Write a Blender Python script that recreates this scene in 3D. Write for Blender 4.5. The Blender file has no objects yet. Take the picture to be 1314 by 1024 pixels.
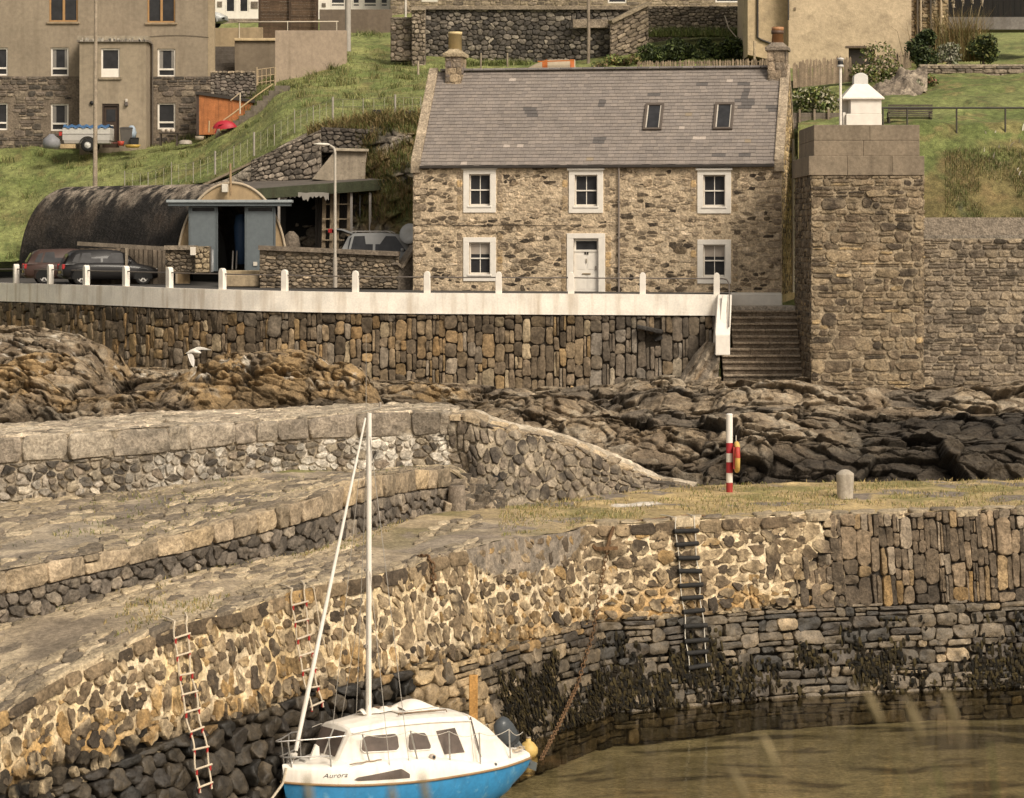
import bpy, bmesh, math, random
import numpy as np
from mathutils import Vector, Matrix
random.seed(7); RNG = np.random.default_rng(7)
R = math.radians
C = bpy.context.scene.collection
# ---------------------------------------------------------------- photograph geometry: level camera 12 m above the water
F, CX, HY, H = 3450.0, 657.0, 305.0, 12.0
def at(px, py, D): return np.array([(px - CX) / F * D, D, H - (py - HY) / F * D])
def xat(px, D): return (px - CX) / F * D
def zat(py, D): return H - (py - HY) / F * D
# ---------------------------------------------------------------- noise
def _h(ix, iy, iz):
    h = (ix.astype(np.uint32) * np.uint32(374761393) + iy.astype(np.uint32) * np.uint32(668265263) + iz.astype(np.uint32) * np.uint32(2147483647 - 58))
    h = (h ^ (h >> np.uint32(13))) * np.uint32(1274126177)
    h = h ^ (h >> np.uint32(16))
    h = (h * np.uint32(2246822519)); h = h ^ (h >> np.uint32(15))
    return h.astype(np.float64) / 4294967295.0 * 2 - 1
def vnoise(P):
    P = np.asarray(P, float); I = np.floor(P).astype(np.int64); f = P - I; f = f * f * (3 - 2 * f)
    I = I.astype(np.int32); r = 0
    for dx in (0, 1):
        for dy in (0, 1):
            for dz in (0, 1):
                w = (f[..., 0] if dx else 1 - f[..., 0]) * (f[..., 1] if dy else 1 - f[..., 1]) * (f[..., 2] if dz else 1 - f[..., 2])
                r = r + w * _h(I[..., 0] + dx, I[..., 1] + dy, I[..., 2] + dz)
    return r
def fbm(P, o=4, lac=2.03, g=.5):
    P = np.asarray(P, float); r = 0; a = 1; t = 0
    for k in range(o):
        r = r + a * vnoise(P + 17.3 * k); t += a; a *= g; P = P * lac
    return r / t * 1.6
def cellnoise(P, facet=False):
    """distance to nearest / second nearest feature point and a value per cell"""
    P = np.asarray(P, float); I = np.floor(P).astype(np.int32); d1 = np.full(P.shape[:-1], 9.); d2 = d1.copy(); val = np.zeros_like(d1); fac = np.zeros_like(d1)
    for dx in (-1, 0, 1):
        for dy in (-1, 0, 1):
            for dz in (-1, 0, 1):
                J = [I[..., 0] + dx, I[..., 1] + dy, I[..., 2] + dz]
                q = np.stack([J[k] + .5 + .45 * _h(J[0] + 31 * k, J[1] + 7 * k, J[2] + 3 * k) for k in range(3)], -1)
                d = np.linalg.norm(P - q, axis=-1); v = _h(J[0] + 91, J[1] + 5, J[2] + 77)
                n = d < d1; tv = (P[..., 0] - q[..., 0]) * _h(J[0] + 11, J[1] + 3, J[2]) + (P[..., 1] - q[..., 1]) * _h(J[0], J[1] + 23, J[2] + 5) + (P[..., 2] - q[..., 2]) * _h(J[0] + 2, J[1], J[2] + 41); fac = np.where(n, tv, fac)
                d2 = np.where(n, d1, np.minimum(d2, d)); val = np.where(n, v, val); d1 = np.where(n, d, d1)
    return (d1, d2, val, fac) if facet else (d1, d2, val)
def sstep(a, b, x):
    t = np.clip((np.asarray(x, float) - a) / (b - a), 0, 1); return t * t * (3 - 2 * t)
def mixc(a, b, t): return np.asarray(a) * (1 - np.asarray(t)[..., None]) + np.asarray(b) * np.asarray(t)[..., None]
# ---------------------------------------------------------------- mesh collector
class MB:
    def __init__(s): s.V = []; s.L = []; s.N = []; s.M = []; s.S = []; s.K = []; s.n = 0
    def add(s, V, faces, col=(1, 1, 1), mi=0, smooth=False):
        V = np.asarray(V, float).reshape(-1, 3); c = np.asarray(col, float)
        if c.ndim == 1: c = np.tile(c, (len(V), 1))
        s.V.append(V); s.K.append(c)
        if isinstance(faces, np.ndarray):
            s.L.append((faces + s.n).ravel()); k = len(faces); s.N.append(np.full(k, faces.shape[1]))
        else:
            s.L.append(np.array([i + s.n for f in faces for i in f])); k = len(faces); s.N.append(np.array([len(f) for f in faces]))
        s.M.append(np.full(k, mi)); s.S.append(np.full(k, smooth)); s.n += len(V); return s
    def hexa(s, c8, col=(1, 1, 1), mi=0):
        return s.add(c8, [(0, 3, 2, 1), (4, 5, 6, 7), (0, 1, 5, 4), (1, 2, 6, 5), (2, 3, 7, 6), (3, 0, 4, 7)], col, mi)
    def box(s, a, b, col=(1, 1, 1), mi=0, fr=None):
        (x0, y0, z0), (x1, y1, z1) = a, b
        c = [(x0, y0, z0), (x1, y0, z0), (x1, y1, z0), (x0, y1, z0), (x0, y0, z1), (x1, y0, z1), (x1, y1, z1), (x0, y1, z1)]
        if fr: c = [fr(*p) for p in c]
        return s.hexa(c, col, mi)
    def beam(s, p0, p1, w, h, up=(0, 0, 1), col=(1, 1, 1), mi=0):
        p0, p1 = Vector(p0), Vector(p1); d = (p1 - p0).normalized(); u = Vector(up)
        sx = d.cross(u)
        if sx.length < 1e-4: sx = d.cross(Vector((0, 1, 0)))
        sx.normalize(); u = sx.cross(d); sx = sx * (w / 2); u = u * (h / 2)
        return s.hexa([p0 - sx - u, p0 + sx - u, p0 + sx + u, p0 - sx + u, p1 - sx - u, p1 + sx - u, p1 + sx + u, p1 - sx + u], col, mi)
    def tube(s, pts, r, n=8, col=(1, 1, 1), mi=0, caps=True):
        pts = [Vector(p) for p in pts]; k = len(pts); rr = r if hasattr(r, '__len__') else [r] * k; V = []
        nrm = None
        for i in range(k):
            d = (pts[min(i + 1, k - 1)] - pts[max(i - 1, 0)]).normalized()
            if nrm is None:
                nrm = d.orthogonal().normalized()
            else:
                nrm = (nrm - d * nrm.dot(d)).normalized()
            b = d.cross(nrm)
            for j in range(n):
                a = 2 * math.pi * j / n; V.append(pts[i] + (nrm * math.cos(a) + b * math.sin(a)) * rr[i])
        fs = [(i * n + j, i * n + (j + 1) % n, (i + 1) * n + (j + 1) % n, (i + 1) * n + j) for i in range(k - 1) for j in range(n)]
        s.add(V, fs, col, mi, True)
        if caps:
            s.add(V[:n], [tuple(range(n))[::-1]], col, mi); s.add(V[-n:], [tuple(range(n))], col, mi)
        return s
    def lathe(s, prof, c, n=24, col=(1, 1, 1), mi=0, axis=None, smooth=True):
        """prof: (radius, height) pairs about an axis through c (z by default)"""
        z = Vector(axis).normalized() if axis is not None else Vector((0, 0, 1)); x = z.orthogonal().normalized(); y = z.cross(x); c = Vector(c); V = []
        for r, h in prof:
            for j in range(n):
                a = 2 * math.pi * j / n; V.append(c + z * h + (x * math.cos(a) + y * math.sin(a)) * r)
        k = len(prof)
        fs = [(i * n + j, i * n + (j + 1) % n, (i + 1) * n + (j + 1) % n, (i + 1) * n + j) for i in range(k - 1) for j in range(n)]
        return s.add(V, fs, col, mi, smooth)
    def prism(s, poly, d, col=(1, 1, 1), mi=0):
        """poly: 3-D outline, d: extrusion vector"""
        P = [Vector(p) for p in poly]; d = Vector(d); n = len(P)
        return s.add(P + [p + d for p in P], [tuple(range(n))[::-1], tuple(range(n, 2 * n))] + [(i, (i + 1) % n, n + (i + 1) % n, n + i) for i in range(n)], col, mi)
    def quad(s, *p, col=(1, 1, 1), mi=0): return s.add(p, [tuple(range(len(p)))], col, mi)
    def loft(s, rings, close=True, col=(1, 1, 1), mi=0, smooth=True, caps=False):
        k, n = len(rings), len(rings[0]); V = [p for r in rings for p in r]; m = n if close else n - 1
        s.add(V, [(i * n + j, i * n + (j + 1) % n, (i + 1) * n + (j + 1) % n, (i + 1) * n + j) for i in range(k - 1) for j in range(m)], col, mi, smooth)
        if caps: s.add(rings[0], [tuple(range(n))[::-1]], col, mi); s.add(rings[-1], [tuple(range(n))], col, mi)
        return s
    def build(s, name, mats, parent=None, bevel=0, local=False):
        V = np.concatenate(s.V); L = np.concatenate(s.L).astype(np.int32); N = np.concatenate(s.N).astype(np.int32)
        if parent is not None: org = ROOT.get(parent.name, np.zeros(3))
        elif local: org = np.zeros(3)
        else: org = np.array([(V[:, 0].min() + V[:, 0].max()) / 2, (V[:, 1].min() + V[:, 1].max()) / 2, V[:, 2].min()])
        V = V - org; me = bpy.data.meshes.new(name)
        me.vertices.add(len(V)); me.vertices.foreach_set('co', V.astype(np.float32).ravel())
        me.loops.add(len(L)); me.loops.foreach_set('vertex_index', L)
        me.polygons.add(len(N)); me.polygons.foreach_set('loop_start', np.concatenate([[0], np.cumsum(N)[:-1]]).astype(np.int32)); me.polygons.foreach_set('loop_total', N)
        me.polygons.foreach_set('material_index', np.concatenate(s.M).astype(np.int32)); me.polygons.foreach_set('use_smooth', np.concatenate(s.S).astype(bool))
        at_ = me.color_attributes.new('Col', 'FLOAT_COLOR', 'POINT'); K = np.concatenate(s.K); K = np.clip(np.hstack([K, np.ones((len(K), 1))]), 0, 2)
        at_.data.foreach_set('color', K.astype(np.float32).ravel())
        for m in (mats if isinstance(mats, (list, tuple)) else [mats]): me.materials.append(m)
        me.update(calc_edges=True); me.validate()
        o = bpy.data.objects.new(name, me); C.objects.link(o)
        if parent is not None: o.parent = parent; ROOT[o.name] = org
        else:
            o.location = org; ROOT[o.name] = org
        if bevel:
            b = o.modifiers.new('bevel', 'BEVEL'); b.width = bevel; b.segments = 2; b.limit_method = 'ANGLE'; b.angle_limit = R(40)
        return o
ROOT = {}
def thing(name, label, cat, loc=(0, 0, 0), rz=0, group=None, local=False):
    o = bpy.data.objects.new(name, None); C.objects.link(o); o.location = loc; o.rotation_euler = (0, 0, rz); o.empty_display_size = .2
    o['label'] = label; o['category'] = cat
    if group: o['group'] = group
    ROOT[o.name] = np.zeros(3) if local else np.array(loc, float); return o
def tag(o, label, cat, group=None, kind=None):
    o['label'] = label; o['category'] = cat
    if group: o['group'] = group
    if kind: o['kind'] = kind
    return o
def struct(o, label=None):
    o['kind'] = 'structure'
    if label: o['label'] = label
    return o
def dup(root, loc, rz=None, label=None):
    r = root.copy(); C.objects.link(r); r.location = loc
    if rz is not None: r.rotation_euler = (0, 0, rz)
    if label: r['label'] = label
    for ch in list(root.children):
        c = ch.copy(); C.objects.link(c); c.parent = r
        for g in list(ch.children):
            d = g.copy(); C.objects.link(d); d.parent = c
    return r
# ---------------------------------------------------------------- materials
def mat(name, col=None, rough=.85, metal=0, noise=((6, .75, 1.2),), bump=((30, .3),), patch=None, streak=None, spec=.3, coat=0):
    m = bpy.data.materials.new(name); m.use_nodes = True; nt = m.node_tree; N = nt.nodes; Lk = nt.links.new; b = N['Principled BSDF']
    tc = N.new('ShaderNodeTexCoord'); co = tc.outputs['Object']
    if col is None:
        a = N.new('ShaderNodeVertexColor'); a.layer_name = 'Col'; c = a.outputs['Color']
    else:
        a = N.new('ShaderNodeRGB'); a.outputs[0].default_value = (*col, 1); c = a.outputs[0]
    def nz(scale, detail=4, sc=None, rough_=.6):
        t = N.new('ShaderNodeTexNoise'); t.inputs['Scale'].default_value = scale; t.inputs['Detail'].default_value = detail; t.inputs['Roughness'].default_value = rough_
        if sc:
            mp = N.new('ShaderNodeMapping'); mp.inputs['Scale'].default_value = sc; Lk(co, mp.inputs['Vector']); Lk(mp.outputs['Vector'], t.inputs['Vector'])
        else: Lk(co, t.inputs['Vector'])
        return t.outputs['Fac']
    def rng(f, a0, a1, b0, b1):
        r = N.new('ShaderNodeMapRange'); r.inputs[1].default_value = a0; r.inputs[2].default_value = a1; r.inputs[3].default_value = b0; r.inputs[4].default_value = b1; Lk(f, r.inputs[0]); return r.outputs[0]
    def mixn(f, c1, c2, mode='MIX'):
        x = N.new('ShaderNodeMix'); x.data_type = 'RGBA'; x.blend_type = mode
        if hasattr(f, 'default_value') or not isinstance(f, (int, float)): Lk(f, x.inputs[0])
        else: x.inputs[0].default_value = f
        for k, v in ((6, c1), (7, c2)):
            if isinstance(v, tuple): x.inputs[k].default_value = (*v, 1)
            else: Lk(v, x.inputs[k])
        return x.outputs[2]
    if patch:
        pc, ps, lo, hi = patch; c = mixn(rng(nz(ps, 5), lo, hi, 0, 1), c, pc)
    for s_, lo, hi in noise:
        f = rng(nz(s_), .32, .68, lo, hi); g = N.new('ShaderNodeCombineColor')
        for k in range(3): Lk(f, g.inputs[k])
        c = mixn(1.0, c, g.outputs[0], 'MULTIPLY')
    if streak:
        sc_, amt, scol = streak; c = mixn(rng(nz(1.0, 4, sc_), .5, .72, 0, amt), c, scol)
    Lk(c, b.inputs['Base Color']); b.inputs['Roughness'].default_value = rough; b.inputs['Metallic'].default_value = metal; b.inputs['Specular IOR Level'].default_value = spec
    if coat: b.inputs['Coat Weight'].default_value = coat; b.inputs['Coat Roughness'].default_value = .05
    prev = None
    for s_, st in bump:
        bp = N.new('ShaderNodeBump'); bp.inputs['Strength'].default_value = st; bp.inputs['Distance'].default_value = .6 / s_; Lk(nz(s_, 5), bp.inputs['Height'])
        if prev is not None: Lk(prev, bp.inputs['Normal'])
        prev = bp.outputs['Normal']
    if prev is not None: Lk(prev, b.inputs['Normal'])
    return m
M = {}
M['stone'] = mat('stone', None, .88, noise=((3.5, .7, 1.3), (14, .72, 1.25), (60, .85, 1.15)), bump=((7, .8), (30, .7)))
M['stone_far'] = mat('stone_far', None, .9, noise=((2, .75, 1.25), (11, .65, 1.3)), bump=((8, .5), (30, .4)))
M['wetstone'] = mat('wetstone', None, .55, noise=((4, .6, 1.4), (25, .7, 1.3)), bump=((10, .6), (50, .4)), spec=.4)
M['rock'] = mat('rock', None, .87, noise=((1.2, .75, 1.25), (6, .68, 1.3), (28, .75, 1.25)), bump=((3, .7), (12, .8), (45, .6)))
M['ground'] = mat('ground', None, .95, noise=((1.5, .75, 1.2), (9, .65, 1.3), (45, .75, 1.25)), bump=((12, .5), (60, .5)))
M['grassy'] = mat('grassy', None, .95, noise=((.7, .75, 1.25), (4, .65, 1.3), (22, .6, 1.4)), bump=((6, .7), (30, .7)))
M['leaf'] = mat('leaf', None, .6, noise=((2, .8, 1.2),), bump=(), spec=.25)
M['white_wall'] = mat('white_wall', (.86, .80, .705), .8, noise=((1.3, .86, 1.07), (16, .9, 1.06)), bump=((20, .2),), streak=((2.2, 2.2, .25), .62, (.44, .34, .23)))
M['white_paint'] = mat('white_paint', (.74, .69, .615), .6, noise=((4, .92, 1.05),), bump=((25, .1),))
M['white_gel'] = mat('white_gel', (.78, .735, .66), .42, noise=((1.6, .93, 1.03), (9, .95, 1.03)), bump=(), coat=.3, streak=((6, 6, .7), .4, (.52, .43, .32)))
M['canvas'] = mat('canvas', (.74, .68, .6), .9, noise=((3, .9, 1.05),), bump=((7, .35),))
M['blue_hull'] = mat('blue_hull', (.035, .21, .42), .4, noise=((1.5, .85, 1.12), (12, .93, 1.06)), bump=((6, .04),), coat=.2, patch=((.14, .33, .48), 5.0, .58, .74), streak=((5, 5, .6), .35, (.05, .13, .2)))
M['slate'] = mat('slate', None, .78, noise=((1.2, .92, 1.08), (18, .85, 1.14)), bump=((30, .3),))
M['glass'] = mat('glass', (.03, .03, .032), .12, noise=((3, .8, 1.3),), bump=((1.5, .02),), spec=.25)
M['dark'] = mat('dark', (.012, .011, .010), .9, bump=())
M['lead'] = mat('lead', (.09, .09, .092), .6, bump=((14, .2),))
M['grey_metal'] = mat('grey_metal', (.3, .3, .3), .45, .6, bump=((40, .1),))
M['steel'] = mat('steel', (.55, .53, .5), .35, .85, noise=((10, .85, 1.1),), bump=())
M['rust'] = mat('rust', (.125, .072, .036), .9, noise=((8, .5, 1.6), (40, .6, 1.4)), bump=((30, .6),))
M['rope'] = mat('rope', (.52, .44, .33), .9, noise=((30, .75, 1.2),), bump=((80, .6),))
M['wood'] = mat('wood', None, .85, noise=((3, .75, 1.2), (24, .75, 1.2)), bump=((25, .35),), streak=((9, 9, .5), .45, (.03, .02, .012)))
M['concrete'] = mat('concrete', None, .9, noise=((1, .82, 1.15), (9, .8, 1.15), (40, .9, 1.1)), bump=((14, .3), (60, .25)), streak=((3, 3, .22), .4, (.06, .045, .03)))
M['render'] = mat('render', None, .92, noise=((.5, .88, 1.1), (5, .85, 1.1), (40, .88, 1.1)), bump=((30, .35),), streak=((2.5, 2.5, .15), .3, (.10, .075, .05)))
M['asphalt'] = mat('asphalt', (.06, .055, .05), .92, noise=((1, .8, 1.2), (30, .7, 1.3)), bump=((60, .3),))
M['paint'] = mat('paint', None, .5, noise=((5, .9, 1.07), (30, .93, 1.05)), bump=((30, .08),))
M['carpaint'] = mat('carpaint', None, .4, noise=((3, .92, 1.05),), bump=(), coat=.15, spec=.2)
M['rubber'] = mat('rubber', (.02, .019, .018), .8, bump=((40, .2),))
# ---------------------------------------------------------------- ruled surfaces, stones and paving
def crv(pts):
    pts = sorted(pts); x = np.array([p[0] for p in pts], float); Y = np.array([p[1:] for p in pts], float)
    h = np.diff(x)[:, None]; d = np.diff(Y, axis=0) / h; m = np.zeros_like(Y); m[0], m[-1] = d[0], d[-1]
    for i in range(1, len(x) - 1):
        s_ = d[i - 1] * d[i] > 0; w = 2 * d[i - 1] * d[i] / (d[i - 1] + d[i] + 1e-12); m[i] = np.where(s_, w, 0)
    def f(q):
        q = np.asarray(q, float); i = np.clip(np.searchsorted(x, q) - 1, 0, len(x) - 2); hh = x[i + 1] - x[i]; t = ((q - x[i]) / hh)[..., None]; hh = hh[..., None]
        t = np.clip(t, 0, 1)
        return Y[i] * (2 * t**3 - 3 * t**2 + 1) + m[i] * hh * (t**3 - 2 * t**2 + t) + Y[i + 1] * (-2 * t**3 + 3 * t**2) + m[i + 1] * hh * (t**3 - t**2)
    return f
def atv(px, pd): return np.stack([(px - CX) / F * pd[:, 1], pd[:, 1], H - (pd[:, 0] - HY) / F * pd[:, 1]], -1)
class Ruled:
    def __init__(s, A, B, px=None):
        s.A, s.B, s.px = np.asarray(A, float), np.asarray(B, float), px
        mid = (s.A + s.B) / 2; s.U = np.concatenate([[0], np.cumsum(np.linalg.norm(np.diff(mid, axis=0), axis=1))]); s.W = s.U[-1]; s.Vh = np.linalg.norm(s.B - s.A, axis=1).mean(); s._g = None
    def p(s, u, v):
        u = np.asarray(u, float); a = np.stack([np.interp(u, s.U, s.A[:, k]) for k in range(3)], -1); b = np.stack([np.interp(u, s.U, s.B[:, k]) for k in range(3)], -1)
        return a + (b - a) * (np.asarray(v, float) / s.Vh)[..., None]
    def pn(s, u, v):
        e = .08; u = np.asarray(u, float); v = np.asarray(v, float); uu = np.clip(u, e, s.W - e)
        n = np.cross(s.p(uu + e, v) - s.p(uu - e, v), s.p(uu, v + e) - s.p(uu, v - e)); return s.p(u, v), n / (np.linalg.norm(n, axis=-1, keepdims=True) + 1e-12)
    def up(s, px): return np.interp(px, s.px, s.U)
    def hit(s, px, py):
        if s._g is None:
            u, v = np.meshgrid(np.linspace(0, s.W, 700), np.linspace(0, s.Vh, 140)); P = s.p(u, v); s._g = (u, v, CX + F * P[..., 0] / P[..., 1], HY + F * (H - P[..., 2]) / P[..., 1])
        u, v, X, Y = s._g; k = np.argmin((X - px)**2 + (Y - py)**2); return float(u.flat[k]), float(v.flat[k])
    def on(s, px, py, off=0):
        u, v = s.hit(px, py); p, n = s.pn(u, v); return p + n * off
def rul(A, B, p0, p1, n=500):
    px = np.linspace(p0, p1, n); return Ruled(atv(px, crv(A)(px)), atv(px, crv(B)(px)), px)
def sheet(mb, S, nu, nv, colf, off=0., amp=0., fr=1., u0=0, u1=None, v0=0, v1=None, mi=0, oct=4, smooth=True):
    u, v = np.meshgrid(np.linspace(u0, S.W if u1 is None else u1, nu), np.linspace(v0, S.Vh if v1 is None else v1, nv)); P, n = S.pn(u.ravel(), v.ravel())
    o = off + (amp * fbm(P * fr, oct) if amp else 0); P2 = P + n * np.reshape(o, (-1, 1)) if np.ndim(o) else P + n * o
    k = np.arange(nu * nv).reshape(nv, nu); q = np.stack([k[:-1, :-1], k[:-1, 1:], k[1:, 1:], k[1:, :-1]], -1).reshape(-1, 4)
    mb.add(P2, q, colf(u.ravel(), v.ravel(), P), mi, smooth)
def clip(poly, a, b, c):
    out = []; n = len(poly)
    for i in range(n):
        p, q = poly[i], poly[(i + 1) % n]; dp = a * p[0] + b * p[1] - c; dq = a * q[0] + b * q[1] - c
        if dp <= 0: out.append(p)
        if dp * dq < 0: t = dp / (dp - dq); out.append((p[0] + (q[0] - p[0]) * t, p[1] + (q[1] - p[1]) * t))
    return out
def lay_voronoi(u0, u1, v0, v1, su, sv, jit=.42, seed=1, var=.35):
    rg = np.random.default_rng(seed); pts = []; rows = []; v = v0 + sv * .3
    while v < v1 + sv * .5:
        u = u0 + rg.uniform(-.6, .2) * su; k = (1 - var + 2 * var * rg.random())
        while u < u1 + su:
            s_ = su * (1 - var + 2 * var * rg.random()); pts.append((u + s_ / 2, v + rg.uniform(-jit, jit) * sv)); u += s_
        v += sv * (1 - var * .6 + 1.2 * var * rg.random())
    P = np.array(pts); Q = P / np.array([su, sv]); out = []
    order = {}
    for i, q in enumerate(Q): order.setdefault((int(q[0] // 1.5), int(q[1] // 1.5)), []).append(i)
    for i, p in enumerate(P):
        a, b = int(Q[i][0] // 1.5), int(Q[i][1] // 1.5); nb = [j for da in (-1, 0, 1) for db in (-1, 0, 1) for j in order.get((a + da, b + db), ()) if j != i]
        x, y = Q[i]; poly = [(x - 1.4, y - 1.4), (x + 1.4, y - 1.4), (x + 1.4, y + 1.4), (x - 1.4, y + 1.4)]
        nb.sort(key=lambda j: (Q[j][0] - x)**2 + (Q[j][1] - y)**2)
        for j in nb[:16]:
            dx, dy = Q[j][0] - x, Q[j][1] - y; poly = clip(poly, dx, dy, (Q[j] @ Q[j] - Q[i] @ Q[i]) / 2)
            if len(poly) < 3: break
        poly = [(a_ * su, b_ * sv) for a_, b_ in poly]
        for a_, b_, c_ in ((-1, 0, -u0), (1, 0, u1), (0, -1, -v0), (0, 1, v1)):
            if len(poly) >= 3: poly = clip(poly, a_, b_, c_)
        if len(poly) >= 3: out.append(np.array(poly))
    return out
def lay_course(u0, u1, v0, v1, h, w, seed=1, jit=.12, vertical=False, split=.25):
    """h, w = (min, max) course height and stone length; vertical: stones stand on end in columns"""
    rg = np.random.default_rng(seed); a0, a1, b0, b1 = (v0, v1, u0, u1) if vertical else (u0, u1, v0, v1); out = []; b = b0; wav = rg.uniform(0, 9)
    while b < b1 - .02:
        hh = rg.uniform(*h)
        if b1 - b - hh < h[0] * .6: hh = b1 - b
        a = a0 - rg.random() * w[0]
        while a < a1:
            ww = rg.uniform(*w); c0, c1 = max(a, a0), min(a + ww, a1)
            if c1 - c0 > .04:
                def rc(x0, x1, y0, y1):
                    j = jit * min(x1 - x0, y1 - y0); q = [(x0, y0), (x1, y0), (x1, y1), (x0, y1)]
                    return np.array([(x + rg.uniform(-j, j), y + rg.uniform(-j, j)) for x, y in q])
                if rg.random() < split and hh > h[0] * 1.1:
                    m_ = b + hh * rg.uniform(.35, .65); out += [rc(c0, c1, b, m_), rc(c0, c1, m_, b + hh)]
                else: out.append(rc(c0, c1, b, b + hh))
            a += ww
        b += hh
    if vertical: out = [p[::-1, ::-1] for p in out]
    return out
def stones(mb, S, polys, colf, gap=.02, prot=.06, back=.06, rough=.02, n=16, rnd=2, rnd_r=.14, jit=.06, seed=3, mi=0, keep=None, tilt=.25, fine=.12, smear=None):
    rg = np.random.default_rng(seed); O = []; Cn = []
    for p in polys:
        c = p.mean(0)
        if keep is not None and not keep(c[0], c[1], p): continue
        g = gap(c[0], c[1]) if callable(gap) else gap; hx, hy = np.ptp(p[:, 0]) / 2 + 1e-6, np.ptp(p[:, 1]) / 2 + 1e-6
        if min(hx, hy) < .025: continue
        p = c + (p - c) * np.array([max(.35, 1 - g / hx), max(.35, 1 - g / hy)])
        for it in range(rnd):
            q = np.roll(p, -1, 0); e_ = q - p; l_ = np.linalg.norm(e_, axis=1, keepdims=True) + 1e-9; cut = np.minimum((rnd_r if it == 0 else rnd_r * .45) * min(hx, hy) * 2 / l_, .3); p = np.stack([p + e_ * cut, q - e_ * cut], 1).reshape(-1, 2)
        d = np.concatenate([[0], np.cumsum(np.linalg.norm(np.roll(p, -1, 0) - p, axis=1))]); pp = np.vstack([p, p[:1]]); t = np.linspace(0, d[-1], n, endpoint=False)
        p = np.stack([np.interp(t, d, pp[:, 0]), np.interp(t, d, pp[:, 1])], -1); p = c + (p - c) * (1 + jit * rg.uniform(-1, 1, (n, 1)))
        O.append(p); Cn.append(c)
    if not O: return
    O = np.array(O); Cn = np.array(Cn); k = len(O); pr = (prot(Cn[:, 0], Cn[:, 1]) if callable(prot) else prot) * rg.uniform(.55, 1.4, k); sz = np.sqrt(np.maximum(np.ptp(O[..., 0], axis=1) * np.ptp(O[..., 1], axis=1), 1e-4))
    tx, ty = rg.uniform(-tilt, tilt, k), rg.uniform(-tilt, tilt, k)
    rings = [(1.02, -1), (1.0, .55), (.975, .86), (.91, .97), (.5, 1.0), (.0, 1.01)]; UV = []; HH = []
    for f, hgt in rings:
        q = Cn[:, None] + (O - Cn[:, None]) * f; m_ = 1 if f == 0 else n; q = q[:, :m_]
        hh = np.full((k, m_), -back) if hgt < 0 else pr[:, None] * hgt + (tx[:, None] * (q[..., 0] - Cn[:, :1]) + ty[:, None] * (q[..., 1] - Cn[:, 1:])) * min(1, hgt) * np.minimum(1, pr / .06)[:, None] * .5
        UV.append(q); HH.append(hh)
    UV = np.concatenate(UV, 1); HH = np.concatenate(HH, 1); mV = UV.shape[1]
    P, nn = S.pn(UV[..., 0].ravel(), UV[..., 1].ravel()); P = P.reshape(k, mV, 3); nn = nn.reshape(k, mV, 3)
    nz_ = fbm(P * 5 + rg.uniform(0, 50, (k, 1, 3)), 3) * rough
    HH = HH + np.where(HH > -back * .9, nz_, 0); V = P + nn * HH[..., None]
    base = np.asarray(colf(Cn[:, 0], Cn[:, 1], rg)); cv = base[:, None] * (1 + fine * fbm(P * 7 + 3, 3)[..., None])
    if smear is not None:
        rw = np.repeat([1, 1, 1, .85, .6, .5], [n, n, n, n, n, 1])[None]; w_ = sstep(-.12, .42, fbm(P * 3.1 + 40, 4) + .35 * (rg.random((k, 1)) - .5)) * rw * smear[1]; cv = mixc(cv, np.asarray(smear[0]) * (1 + .2 * fbm(P * 9, 2)[..., None]), w_)
    f = []
    for i in range(4):
        for j in range(n): f.append((i * n + j, i * n + (j + 1) % n, (i + 1) * n + (j + 1) % n, (i + 1) * n + j))
    fq = np.array(f); ft = np.array([(4 * n + j, 4 * n + (j + 1) % n, 5 * n) for j in range(n)]); off = (np.arange(k) * mV)[:, None, None]
    b0 = mb.n
    mb.add(V.reshape(-1, 3), (fq[None] + off).reshape(-1, 4), cv.reshape(-1, 3), mi, True)
    # triangles share the same vertices
    tri = (ft[None] + off).reshape(-1, 3) + b0; mb.L.append(tri.ravel()); mb.N.append(np.full(len(tri), 3)); mb.M.append(np.full(len(tri), mi)); mb.S.append(np.full(len(tri), True))
def pick(rg, k, cols, w):
    c = np.array(cols, float); i = rg.choice(len(c), k, p=np.array(w) / sum(w)); return c[i] * rg.uniform(.75, 1.25, (k, 1))
def leaves(mb, c, rad, n, size, cols, seed=1, lumps=9, mi=0, shell=.55, up=0.):
    """clumps of small leaf faces filling an uneven crown"""
    rg = np.random.default_rng(seed); c = np.asarray(c, float); rad = np.asarray(rad, float)
    lc = rg.normal(size=(lumps, 3)); lc /= np.linalg.norm(lc, axis=1)[:, None]; lc = lc * rg.uniform(.25, .75, (lumps, 1)); lr = rg.uniform(.32, .6, lumps); lb = rg.uniform(.65, 1.3, lumps)
    i = rg.integers(0, lumps, n); d = rg.normal(size=(n, 3)); d /= np.linalg.norm(d, axis=1)[:, None]
    P = lc[i] + d * (lr[i] * (shell + (1 - shell) * rg.random(n)))[:, None]; P = c + P * rad
    a = rg.normal(size=(n, 3)); a[:, 2] += up; a /= np.linalg.norm(a, axis=1)[:, None]; b = np.cross(a, rg.normal(size=(n, 3))); b /= np.linalg.norm(b, axis=1)[:, None]
    s_ = size * rg.uniform(.6, 1.4, (n, 1)); V = np.stack([P - a * s_, P - b * s_ * .45, P + a * s_, P + b * s_ * .45], 1)
    col = np.array(cols, float)[rg.integers(0, len(cols), n)] * (lb[i] * rg.uniform(.7, 1.3, n))[:, None]
    mb.add(V.reshape(-1, 3), np.arange(n * 4).reshape(-1, 4), np.repeat(col, 4, 0), mi)
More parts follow.
